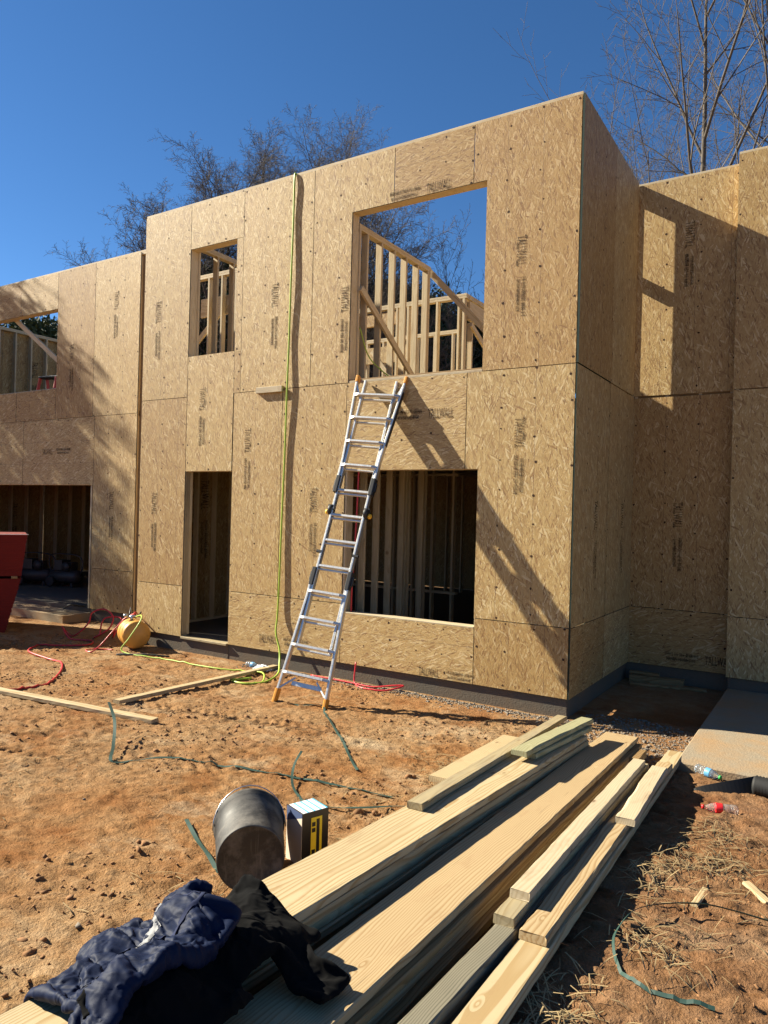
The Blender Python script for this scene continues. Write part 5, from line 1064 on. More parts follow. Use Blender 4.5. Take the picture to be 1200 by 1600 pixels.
JACKET_Z = [22,-1,-5,-4,-1,-2,-9,3,4,8,7,6,5,6,6,6,8,6,8,6,6,4,-6,-3,-6,-5,-4,-1,0,1,-1,-1,-4,-6,-25,-12,-1,-2,-1,0,3,4,4,5,5,5,7,7,8,6,7,9,5,6,3,5,3,-2,-9,-4,-11,-11,-6,0,-2,-3,-7,15,-31,-10,
2,0,-1,-1,6,4,4,2,0,10,7,9,7,6,8,7,4,6,2,4,-3,4,-5,-10,-8,-12,-11,-2,4,-6,-6,18,-32,-10,0,1,1,1,2,3,2,4,3,7,6,9,9,9,4,8,8,3,3,2,0,-4,-1,-9,-8,-11,-12,-4,3,-9,-2,19,-28,-10,2,4,1,0,
1,3,2,3,2,4,7,6,8,8,11,6,7,3,2,1,0,-3,-4,-5,-9,-11,-13,1,-3,-6,-6,19,-9,6,-9,-5,3,3,5,8,10,12,12,-57,-7,3,2,2,1,1,2,2,3,3,4,2,5,8,11,6,9,4,3,0,0,0,-2,-5,-5,-7,-8,-12,-13,-5,-5,9,
-1,7,-12,0,8,0,2,1,5,6,11,27,-54,-5,5,1,2,1,1,1,3,3,2,5,1,3,7,10,7,-1,1,8,0,1,-1,-2,-2,-7,-9,-7,-14,-8,-4,-3,1,9,-9,3,4,4,2,5,1,5,6,6,26,-50,-3,2,4,2,2,1,1,2,3,2,3,2,3,-3,2,10,11,
-5,1,5,-1,-1,-1,-6,-1,-9,-11,-2,-9,-5,2,-2,-1,2,5,4,4,3,3,1,6,4,2,26,-44,-2,0,2,5,2,1,0,3,-1,7,3,2,-1,0,-6,11,-4,7,-4,5,-1,-1,-1,-5,-7,1,-5,-11,2,-8,5,3,-3,0,3,7,4,2,3,3,4,4,-3,25,
-36,-5,1,2,5,3,1,-2,4,1,-4,0,4,-5,5,-5,7,-9,2,8,-1,-1,2,-4,-3,-4,-10,5,-8,4,0,-9,3,3,6,3,7,5,4,4,2,3,-3,-2,25,-29,-7,3,1,3,-3,3,0,-6,4,4,-8,-2,2,-2,7,-10,-4,1,8,0,-3,4,-6,-3,-7,4,
-4,2,-10,1,6,6,5,2,7,7,3,4,3,3,-1,0,-4,23,-27,-6,-2,2,0,-5,0,-1,-3,3,-2,6,-9,-1,7,-7,-4,3,-6,8,-3,-3,6,-6,-6,-2,8,-4,-7,-1,5,7,9,4,5,4,7,5,3,3,2,0,-2,-4,22,-30,-10,2,-6,-1,4,-1,-6,
1,-4,7,-2,7,-7,-5,-4,3,-6,1,-3,7,-9,8,-7,-5,-2,9,-7,1,3,10,4,9,5,5,6,3,2,7,2,1,0,-4,-2,23,-32,-17,0,-1,-2,-2,2,-1,-6,1,5,10,-1,0,-7,-8,-1,-10,0,-2,10,-11,8,-9,-2,9,0,3,3,0,9,8,4,7,
7,2,2,7,-3,5,2,1,-3,-4,23,-33,-14,-10,0,0,0,-6,4,-4,0,12,7,0,-10,0,-8,-5,-8,5,-8,8,-9,1,7,-5,12,5,4,0,0,8,7,7,7,1,2,6,-4,0,4,3,3,-6,-1,24,-35,-20,0,-9,-1,2,-4,-3,7,-2,12,6,-2,-10,
0,-5,-9,-8,8,-10,5,-7,10,-2,8,7,6,7,1,0,7,6,8,3,1,5,-5,1,-2,4,0,7,-7,0,25,-36,-23,-3,0,-8,0,2,-2,-5,8,14,1,-1,-11,-1,-5,-9,-6,7,-10,0,9,3,7,6,7,8,-2,4,3,8,5,8,0,6,-7,1,1,-5,1,2,9,
-8,0,25,-34,-24,-6,-2,1,-8,0,1,-5,14,6,-4,4,-12,-1,-6,-3,-9,0,1,8,7,5,6,3,5,4,6,7,1,8,5,8,1,-4,2,-2,-4,2,3,-4,6,-5,-4,25,-30,-26,-6,-5,2,-5,0,-4,-5,8,10,0,-2,-11,-2,-6,-4,2,5,2,6,
6,8,4,4,5,5,6,3,3,8,6,2,1,3,-5,-2,4,2,-10,4,-7,-3,3,22,-26,-25,-8,-5,-3,2,-4,1,-8,-3,5,6,-8,-4,-1,1,5,3,5,6,4,3,0,2,1,3,6,7,9,8,8,8,3,2,-7,0,4,1,-11,-2,-8,-5,3,4,21,-23,-26,-9,-5,
1,-3,1,-6,-4,-3,-3,-1,2,2,4,4,4,3,2,0,-1,0,1,0,5,8,11,9,9,4,10,9,2,-6,4,2,1,-13,-5,-1,-2,0,-1,1,18,-25,-24,-9,-4,4,-3,-2,-2,-3,-1,0,2,1,1,2,-1,-1,-1,-2,-1,-1,1,1,4,10,9,8,9,6,11,
11,11,-4,0,-2,6,-12,4,4,-7,4,2,1,0,0,-31,-22,-8,-2,7,-3,-2,-1,0,0,1,0,0,-1,-4,-3,-3,-2,-1,-1,0,-1,4,5,6,10,10,10,10,12,12,-1,5,7,-3,-3,-12,-5,11,-35,-18,-4,1,9,-4,-3,0,1,0,-2,1,-4,
-3,-2,0,2,-5,-1,1,0,3,4,3,-2,11,10,12,11,11,7,0,7,-1,-9,1,-4,-12,11,-39,-9,1,2,9,-5,-1,0,0,0,0,-4,-2,1,1,1,-7,-1,2,2,-2,5,-1,-5,3,9,13,11,9,5,12,2,3,-3,-7,-12,3,-9,12,-36,-4,6,0,8,
-3,-3,1,0,0,-2,0,1,-1,1,-6,-1,2,1,0,-6,6,-7,2,3,3,12,13,3,12,2,5,6,-8,-13,-7,-4,-1,14,-33,4,1,9,-1,5,-4,-1,1,-2,3,0,-1,2,-7,1,0,0,0,-2,-8,8,-7,-5,5,4,13,6,11,0,9,4,1,-13,2,-2,-10,
-5,15,-80,10,7,8,-3,7,8,10,-2,16,2,-1,9,3,-2,-3,-1,3,0,1,0,-4,0,0,-4,3,-5,-11,6,2,-11,6,0,8,6,11,-3,9,-3,7,1,-9,-7,24,-2,-5,-7,-84,-1,2,8,4,10,13,13,11,1,13,0,6,2,3,-3,1,1,1,0,1,
-4,0,-3,-2,-13,-5,3,-7,9,-8,-3,15,0,11,-4,6,-4,7,4,-5,-12,2,26,-108,-1,4,14,3,14,7,12,15,6,13,10,-1,6,5,0,0,-7,2,1,-5,-11,-3,-3,7,-9,-5,-2,4,-9,7,-8,4,14,-5,7,0,-6,11,0,-10,-7,7,
30,-118,-4,11,10,13,4,13,13,14,15,7,11,6,-2,7,-1,3,-2,-1,-6,-11,0,-5,-4,-5,9,-3,-9,0,0,-9,8,-9,10,-4,8,-7,8,1,1,-10,-3,11,31,-126,-3,10,12,10,13,14,15,14,13,7,8,7,7,-4,7,-4,-3,-8,
0,-3,-3,-10,0,-6,4,-7,3,-8,-6,4,-7,-3,9,-5,7,-5,9,5,-5,-10,3,14,32,-132,-4,15,15,13,13,14,15,5,14,-1,12,6,6,7,-6,-1,-2,-5,-10,-2,6,-8,-3,4,-10,1,-6,-1,-14,1,-5,7,-3,-2,9,-4,4,9,-7,
-4,5,16,31,-134,-3,17,17,14,12,10,9,18,6,-5,8,8,4,9,-3,-10,-1,-5,-4,7,-2,6,-9,0,-8,1,-6,-9,-9,-9,0,6,1,-4,5,9,-4,7,-5,0,5,16,31,-133,0,15,17,13,7,11,13,20,1,-4,8,0,5,7,-5,-7,1,1,3,
3,3,4,-10,-6,-1,-7,-13,-10,-7,-3,-3,2,2,2,10,-2,1,7,-3,4,5,12,30,-129,2,15,14,14,12,11,12,19,-9,-1,1,2,3,7,15,-11,2,5,4,4,0,-3,-7,-9,-10,-10,-11,-7,-5,-2,0,1,2,2,3,3,2,2,4,4,5,7,
27,-118,14,15,12,13,10,11,7,10,5,4,3,5,10,1,7,5,6,5,4,1,-3,-7,-10,-11,-11,-11,-9,-5,-2,1,2,4,4,4,4,2,1,0,-2,-4,0,6,5,-168,-4,-5,-2,-5,2,4,2,9,6,5,5,5,6,6,8,8,8,5,5,3,-4,-6,-4,-2,
-1,0,0,3,1,0,-4,-45,-3,-4,-4,-2,3,2,-3,4,7,9,3,6,10,6,8,3,8,6,-1,1,7,-3,-2,-3,-7,0,-8,8,5,1,-3,-44,-3,-4,-3,0,2,0,-2,2,3,6,7,9,8,3,8,10,2,3,8,2,2,-2,-2,-4,-9,-7,-6,9,7,2,-1,-41,1,
-4,-4,1,3,0,-3,4,1,3,4,7,7,9,4,7,10,5,3,1,0,-2,-3,-3,-5,-8,-10,-2,11,4,3,-33,2,-5,-1,1,3,-3,0,3,2,0,3,4,6,7,11,6,3,9,-1,3,-3,1,-4,-2,-5,-9,-10,-7,7,-3,14,-6,-9,-10,4,-3,-1,5,6,10,
11,12,-40,3,-5,1,1,2,-2,1,2,3,-1,2,2,7,7,5,10,2,7,-1,-3,2,-1,-4,-2,-5,-6,-8,-11,-5,3,14,4,-8,-10,0,3,2,1,3,7,8,14,-31,1,-3,1,3,-3,0,2,3,1,1,1,2,2,6,11,1,9,-5,0,0,4,-5,-1,-3,-4,-3,
-12,-9,-2,-2,13,-4,8,-10,4,3,-1,6,1,4,9,3,-19,-2,1,1,-2,3,0,2,-3,5,2,2,-3,4,5,3,9,-7,5,-4,6,-3,-2,-3,1,-4,-12,1,-9,0,-8,9,-7,1,7,9,3,1,2,6,3,3,7,-19,-1,3,-7,4,1,-1,1,-1,6,-2,-1,4,
-7,4,11,-6,2,-1,7,-3,-3,-3,1,2,-10,2,-11,2,-1,-6,-5,8,0,8,7,1,3,7,3,2,6,3,-17,0,-7,4,-1,-3,4,-3,5,-5,8,0,-4,-8,11,2,-8,2,8,-4,-4,-1,2,0,-8,6,1,-12,-2,-5,-3,8,5,0,9,6,4,2,1,5,5,0,3,
-14,-9,6,-3,-4,-3,7,1,-9,3,6,-8,2,-1,10,-7,-5,11,-5,-5,2,1,-1,-6,-3,3,10,-12,-7,-4,8,6,5,2,6,8,1,6,4,2,-1,4,3,-17,-9,2,-9,-2,5,3,-7,-4,6,-5,6,-8,11,-4,6,-9,-4,7,-8,-1,5,-4,-4,0,11,
8,-10,-10,4,6,7,4,3,7,6,-1,6,-1,6,0,0,2,-16,-7,-2,-12,2,4,0,-9,0,-3,11,-4,5,-9,1,5,3,-16,-1,6,-5,4,-4,-1,5,12,8,-11,-7,7,6,5,5,6,-2,7,7,-4,4,-2,9,3,2,-22,-5,-9,-12,2,3,0,-7,-7,11,
5,6,-8,0,-7,9,-4,-16,-4,7,-3,4,-4,4,6,15,7,-11,-2,8,6,6,5,0,5,-1,7,4,-6,-4,7,4,7,-25,-6,-9,-12,2,2,-2,-9,6,11,6,-5,2,-7,-8,8,-6,-16,-7,2,3,4,3,5,8,12,9,-12,6,6,5,8,1,4,0,5,-3,7,1,
-5,-6,6,9,-24,-6,-14,-9,2,1,-7,-2,11,12,4,-2,-4,-13,-4,7,-8,-15,-4,10,4,4,0,10,0,4,10,3,5,5,5,8,-1,4,-3,1,5,-2,7,-1,-9,0,9,-24,-8,-13,-9,3,-4,-6,5,12,10,2,-3,-5,-14,-2,6,-14,-9,0,
5,5,8,8,4,6,-1,9,10,3,6,4,7,1,-4,0,5,-3,2,4,4,-7,-7,5,-21,-11,-14,-7,2,-7,-2,11,11,-3,4,-1,-4,-13,4,-3,-11,-1,4,4,5,9,3,5,3,2,10,10,6,7,4,5,-2,-4,5,-3,0,3,4,5,-7,-6,-5,-18,-12,-16,
-6,-2,4,-6,13,-3,-1,4,-6,1,-8,5,-7,5,2,4,4,4,0,0,-2,6,8,13,1,11,9,7,3,-3,1,4,-5,6,3,2,3,-5,-6,-5,-27,-14,-14,-5,4,2,-7,7,-6,-2,-2,2,-4,4,-1,2,2,2,2,1,-1,0,1,2,13,10,-2,10,11,12,6,
4,-2,4,-1,2,-7,8,4,3,-3,-3,-5,-37,-14,-14,0,6,1,-9,-2,0,-1,-2,-1,2,1,1,-2,0,-1,2,0,-2,2,3,5,12,3,9,11,12,10,8,4,2,-1,0,-2,-6,-38,-13,-9,3,8,-3,-5,1,-2,-2,-3,0,1,0,-1,1,5,0,4,0,-5,
-3,-2,7,4,10,11,12,10,10,6,4,4,-1,-2,-4,-4,-41,-13,-3,6,7,-4,-1,-5,-1,-2,0,2,1,1,0,-3,3,7,3,-6,1,-3,-5,1,6,10,11,12,9,9,3,2,7,-4,-4,-1,-7,-32,-11,-3,8,5,-3,-6,-1,-2,2,3,2,1,0,-2,
-3,2,9,2,-5,-8,-4,4,-6,6,11,13,6,13,3,5,2,9,0,-10,-6,-7,-25,-9,2,7,4,-8,1,-3,3,3,4,0,0,0,-1,-4,1,8,-3,-10,4,-7,1,-5,6,13,9,4,13,5,-1,3,10,-1,-1,-9,-6,-29,0,0,8,-5,3,-2,-1,3,3,5,1,
-1,-1,-2,-5,0,8,-12,1,1,-5,-6,2,2,14,2,6,12,-1,10,-2,9,6,-3,-6,-7,-35,7,4,0,4,0,-2,1,4,3,2,1,-1,-2,-9,7,0,-1,-13,-6,9,-10,6,-7,7,12,0,11,0,7,-3,12,1,8,-107,11,11,8,6,5,6,4,6,7,9,4,
0,4,1,0,5,2,0,0,-2,-3,-6,-6,9,-3,-10,-11,10,-9,10,-6,9,7,-2,11,1,1,-5,8,13,4,-115,9,11,6,5,4,6,13,10,12,8,7,1,5,3,3,-1,0,-2,-3,-9,3,-11,4,3,0,-12,-8,11,-11,9,6,-6,13,2,3,-9,6,1,-1,
16,7,-119,10,1,6,7,10,13,14,13,10,7,9,5,2,3,0,0,-1,-1,-8,-8,-3,4,-9,3,6,-5,-11,-2,7,-10,7,9,2,-5,9,-2,-5,6,-4,17,11,-122,3,6,9,11,14,15,15,9,9,7,7,7,4,1,1,0,-3,-4,-9,-4,5,1,-12,2,
-4,4,-5,-13,5,-2,-4,10,-2,0,10,-3,4,-6,1,17,13,-124,4,11,11,12,15,14,7,10,9,6,9,8,5,1,0,-2,-7,-4,-3,3,8,-2,-11,-10,1,2,-11,-10,4,-5,-3,9,4,2,-2,7,-1,-5,2,18,14,-125,16,12,11,10,14,
6,8,10,8,6,4,11,7,1,-5,-2,-3,1,3,4,7,-3,-9,-12,-10,-3,1,-10,-7,3,-8,3,2,2,2,7,-2,-2,5,17,14,-116,12,14,13,15,3,7,8,9,7,8,6,5,9,-3,-1,1,3,4,8,1,4,-9,-5,-9,-11,-12,-5,0,-9,-4,-2,0,
-1,0,0,4,2,4,4,16,13,-111,15,16,12,12,9,7,6,6,5,5,6,8,4,2,5,6,7,5,4,2,-3,-7,-10,-11,-10,-9,-8,-5,-2,-1,0,0,0,-1,-3,5,2,1,-2,11,13]
SWEATSHIRT_AT = (0.4822, -6.1952, 0.3479)
SWEATSHIRT_X = [16,-1,-2,1,0,2,1,1,-1,-2,-3,-3,-4,-3,-2,0,1,0,0,1,1,1,2,1,1,22,-6,-3,0,-2,-1,-2,0,0,2,5,-1,-1,-4,1,1,3,1,0,-1,-1,0,-2,-1,5,22,-11,3,-2,-1,-2,-1,0,0,-2,0,0,0,2,2,-1,0,-1,0,1,3,-1,
-1,0,4,25,-14,0,0,0,-1,-1,-1,0,0,-1,-1,2,-1,3,-1,-1,-3,0,0,3,3,-1,0,4,26,-14,0,0,-1,-1,-1,-1,1,0,0,-1,0,0,-2,-2,-1,0,1,1,4,2,-1,0,5,27,-14,0,-2,0,-2,-1,0,2,-2,0,0,-1,0,-2,-2,-1,1,
0,2,2,3,-1,0,4,27,-13,-1,-1,-1,0,-1,-1,-2,0,2,0,-3,-3,1,-2,2,0,3,1,2,0,1,-2,3,29,-14,-2,0,-1,2,-4,-2,2,-2,2,0,-3,-1,-1,1,1,2,1,1,0,1,1,-2,2,27,-13,1,0,-2,1,-3,-6,3,-6,6,-3,4,0,-1,
1,2,1,0,1,0,0,-1,2,0,7,7,8,8,8,8,2,-1,-4,-8,-6,-6,-5,-4,1,-1,1,2,1,0,2,1,2,0,3,0,-3,-13,4,-3,1,0,-5,-5,2,-4,6,-3,6,2,0,1,1,0,0,1,-2,1,0,0,0,9,1,8,7,10,-7,-1,-2,0,-13,2,3,6,3,-5,-1,
-1,1,-1,-1,-1,-1,-1,-1,-2,-2,-2,6,-3,1,1,-3,-2,-6,-1,2,0,3,4,5,-2,1,-1,1,-1,0,0,2,1,0,-4,13,1,5,6,-7,6,1,-6,-14,7,5,1,1,5,-4,1,1,0,1,-2,-2,0,-2,1,-1,-1,-2,1,0,-1,0,-2,-3,-2,0,-1,3,
2,5,0,0,0,-2,3,-4,3,-3,3,-1,3,-5,15,0,1,1,2,2,-12,-9,10,4,2,2,1,2,3,1,0,1,-1,-4,-3,1,0,1,0,0,-2,-2,0,-1,0,-2,-1,-1,0,2,0,1,2,1,0,-2,1,-2,1,-2,2,-2,3,5,-9,18,-2,1,1,-7,-4,-4,-2,6,5,
5,4,2,3,2,2,1,0,-4,-3,-6,-2,-1,-3,1,5,1,1,-1,-2,0,0,-1,0,1,1,0,1,0,-1,0,-1,0,0,0,-1,-2,0,6,2,-8,18,-1,0,0,-5,-6,-1,-4,6,5,6,4,3,4,2,2,1,-2,-3,-5,-6,-7,-4,-3,-1,-1,1,2,3,5,4,0,2,0,
1,1,0,-1,0,-1,-2,0,0,0,1,-2,-2,2,-3,-2,3,17,1,-2,-1,-4,-4,-3,-4,8,3,6,6,3,4,4,0,1,-3,-4,-5,-7,-6,-6,-5,-3,-1,2,5,5,5,4,2,2,1,1,0,1,-2,-2,-1,0,-2,0,1,-1,-1,0,-1,-1,-4,5,16,2,-2,-2,
-3,-4,-12,5,6,6,4,6,6,4,3,1,-2,-3,-6,-5,-5,-7,-6,-6,-3,-2,1,7,7,4,5,2,4,0,2,0,-3,3,-4,-1,-2,0,0,0,1,0,-1,-1,-3,-3,5,15,1,-1,-2,-4,-9,-12,9,7,2,10,5,5,4,-1,5,-5,0,-5,-8,-5,-3,-6,-6,
-6,-3,1,7,7,7,4,3,3,2,-3,3,-1,-4,4,-3,-1,0,0,0,3,-2,0,-3,-2,-4,6,13,-1,-1,-2,-7,-8,-10,10,2,10,4,8,5,3,1,-4,5,-4,-3,-7,-3,-4,-5,-7,-6,-4,0,9,6,6,4,3,1,5,-2,-3,4,-4,-3,5,-4,5,0,1,0,
0,-2,-1,-4,-3,7,9,-5,2,-4,-10,-11,-1,7,6,3,7,10,1,4,-3,5,-4,6,-4,-4,-4,-3,-4,-7,-6,-7,-3,4,4,12,4,4,2,4,-4,2,-6,5,-4,-3,3,3,6,1,1,-1,-1,-3,-4,-2,8,5,-7,2,-7,-7,-11,3,6,-1,5,10,7,
-1,6,-4,8,-5,9,-2,-3,-3,-3,-4,-5,-7,-8,-4,4,-3,11,8,3,2,0,5,-5,0,-5,5,-4,5,4,3,3,0,-5,3,-1,-7,0,8,3,-9,1,-4,-10,-8,4,-2,4,6,11,3,0,1,3,-1,8,-1,7,-4,-1,-1,-4,-5,-7,-6,-8,2,-8,2,13,
-1,5,3,5,4,-2,-7,-1,3,1,4,6,3,-1,-2,-8,-4,7,4,8,-4,-8,-4,1,-10,-3,-2,1,2,6,10,1,1,0,3,-1,3,5,11,-2,-1,-2,-2,-4,-6,-7,-8,-5,9,-5,-3,1,6,6,7,4,1,-10,3,2,1,-1,6,2,-2,-5,13,0,3,0,0,
-10,-8,4,-4,-5,-2,0,1,-1,3,4,5,-1,-1,-1,5,6,5,10,0,-1,-2,-1,-2,-5,-7,-8,-6,6,15,-9,-3,0,2,5,1,3,-4,-3,18,-12,-1,-7,6,-2,-2,1,-4,2,3,2,2,-2,1,-1,9,6,5,0,6,0,-1,-2,0,-3,-5,-9,-6,5,9,
-6,-4,-2,1,3,5,-2,-3,2,18,-21,-10,1,4,5,7,-6,5,1,0,-1,-2,-2,1,2,11,-1,11,1,5,-2,0,1,1,-2,-4,-6,-9,5,4,-4,-4,-2,0,1,4,-4,3,4,16,-36,9,6,5,6,6,2,1,1,-1,-3,-2,-3,-1,-1,3,1,6,5,5,3,3,
0,0,-1,-2,-2,-5,-5,-3,-1,-4,-3,-1,2,-2,1,5,6,6,4,-1,-3,-2,1,-3,-1,2,4,8,8,1,1,-5,0,-5,1,-1,1,3,9,10,0,1,-7,0,-1,-2,0,1,2,5,15,0,-3,-3,1,-2,-2,-1,2,2,4,14,3,-7,0,0,-1,-2,-1,1,3,1,
14,7,-7,0,0,-2,-2,-1,1,3,0,12,11,-8,-1,-2,-4,0,3,0,3,-1,8,16,-6,-4,-4,-2,1,2,2,0,1,5,20,-1,2,-2,-1,1,0,0,-2,-2,-6,-423,-1,1,0,0,2,1,-1,-2,-4,-3,-3,-3,-2,0,0,0,1,0,0,1,3,0,25,-3,0,
-1,0,-4,-3,-2,-1,-2,0,0,-1,1,0,0,-2,1,2,0,2,1,2,26,-4,-3,-2,0,-2,-2,-1,-2,-1,0,0,0,-1,0,-2,0,0,2,2,1,3,1,26,-4,-5,-1,-1,-2,-1,0,-1,-1,-1,0,0,-2,-1,-2,1,1,1,3,2,1,1,28,-6,-4,-2,-2,
0,-1,1,-3,-1,1,-1,-3,0,-2,0,0,2,2,2,1,3,-2,29,-5,-5,-2,-2,0,1,-3,-1,0,-1,0,-3,0,-1,-1,2,2,2,1,1,1,-2,30,-5,-6,-2,0,-1,0,-3,0,-8,2,4,-2,1,0,1,1,0,1,1,-1,-1,2,28,-4,-6,-2,0,-4,-2,3,
-9,0,4,1,2,1,0,1,1,0,-1,0,-3,3,1,26,-7,-2,0,-1,-4,-2,-5,-1,2,1,2,5,0,-1,2,-1,0,-1,-2,-1,4,-1,16,9,8,8,6,0,-3,-5,-5,-7,-4,-3,0,-1,1,2,1,2,2,0,0,-1,-1,0,-1,-2,-5,4,-3,0,-2,-3,-2,-3,
0,2,1,3,2,1,-1,1,-4,1,-2,0,1,4,-5,20,7,5,-7,6,-5,-3,-2,-1,0,1,1,1,0,1,1,1,0,-1,0,0,-1,0,-2,-2,-1,2,0,0,-1,-3,0,-3,-1,1,0,2,1,0,0,0,0,-2,1,-1,-2,3,3,-4,20,-3,4,-6,-2,1,2,-1,1,3,1,2,
0,2,3,0,1,0,-2,-4,-1,-2,2,1,0,-1,0,0,-1,-2,0,-1,-1,0,0,1,0,1,-1,-1,1,-3,0,0,-2,2,4,-3,-3,22,-5,-3,2,-1,-2,-1,3,3,1,3,2,2,3,3,0,0,-2,-3,-4,-4,-4,-1,5,3,1,1,-1,-1,0,-1,0,1,-1,1,0,-1,
-1,-1,-1,-2,-1,1,0,-1,3,0,-3,-2,22,-3,-3,0,-1,-3,1,2,3,3,2,4,3,3,2,1,-2,-3,-3,-5,-7,-3,-4,-1,1,1,4,4,3,0,2,1,1,1,-1,0,-2,-2,-1,-2,0,-2,2,-1,0,2,-1,-4,-1,20,-3,0,-1,-2,0,-1,3,3,2,5,
3,4,3,1,1,-4,-3,-3,-8,-7,-2,-4,-1,0,1,8,3,2,2,3,1,0,1,1,-2,-1,-3,-2,0,-2,0,1,-1,0,3,-3,-3,-2,18,-2,-1,1,-1,1,0,-4,4,6,3,6,4,3,2,-1,-3,-4,-6,-5,-9,-4,-3,-2,1,1,6,7,2,2,3,3,1,0,-1,
-1,-1,-4,1,-2,-1,-1,1,0,1,0,-2,-4,-1,16,-1,1,0,0,-3,1,-5,5,5,6,4,5,0,5,0,-3,-5,-5,-10,-5,-3,-6,-1,0,2,7,5,2,4,0,6,-3,-1,5,-2,-4,0,1,-5,1,0,1,1,0,0,-2,-4,-1,14,1,0,0,-2,-3,-12,9,0,
7,7,5,2,6,-3,4,-1,-3,-10,-4,-5,-4,-4,-4,-1,2,6,5,3,3,2,-1,6,-1,-5,6,-4,-3,2,-4,3,1,1,0,1,-1,-4,-3,0,9,-4,-1,5,-4,-12,-2,8,2,9,6,4,2,8,0,-2,3,-10,0,-3,-5,-3,-4,-5,-2,-1,6,3,5,1,1,4,
-2,7,-4,-5,4,-1,-8,7,1,1,2,1,1,-2,-5,-2,1,6,-6,2,-2,-11,-4,1,4,7,8,4,3,7,-4,10,2,-6,0,0,-4,-4,-1,-3,-7,-3,-2,3,5,0,4,0,3,4,-3,3,-3,2,-6,-3,4,4,4,0,2,1,-4,-1,-2,1,0,-6,2,-7,-5,-3,1,
5,7,4,3,6,-1,-1,10,8,-2,0,-2,-2,-3,-2,-2,-6,-5,-2,-1,4,0,2,3,3,3,2,1,-2,-4,-3,-1,-2,5,6,1,3,-5,3,-3,1,2,-3,-6,-5,1,-4,-3,2,3,4,4,3,1,3,0,2,3,9,4,-4,2,-3,-2,0,-5,-5,-4,0,11,-4,-2,
-2,-1,10,1,-4,5,-4,-5,-3,-4,0,0,3,3,3,1,3,1,2,3,2,2,2,9,-2,-1,1,-1,-1,-8,-2,-2,-2,8,1,-6,0,-3,7,-3,4,4,-7,-5,-1,1,0,2,2,2,0,2,3,1,3,2,3,2,3,1,7,-3,-1,0,-5,-2,-1,-6,2,-1,6,-6,0,-1,
-1,4,3,6,-14,1,0,-1,0,2,2,3,1,1,3,1,3,3,2,3,3,1,-5,8,0,-5,-2,-1,-1,-3,-4,-9,11,1,-5,0,2,2,5,6,-15,9,10,-4,0,0,2,5,6,-12,1,7,7,-4,4,-2,6,4,-9,0,2,9,-2,3,0,8,4,-8,-1,2,3,3,1,1,8,5,
-8,-1,0,3,4,2,0,6,6,-6,-1,1,-1,4,4,1,4,6,-4,0,-2,0,2,3,6,3,3,1,-2,-1,0,0,5,2,5,1,5,-2,-1,-1,0,-1,8,3,2]
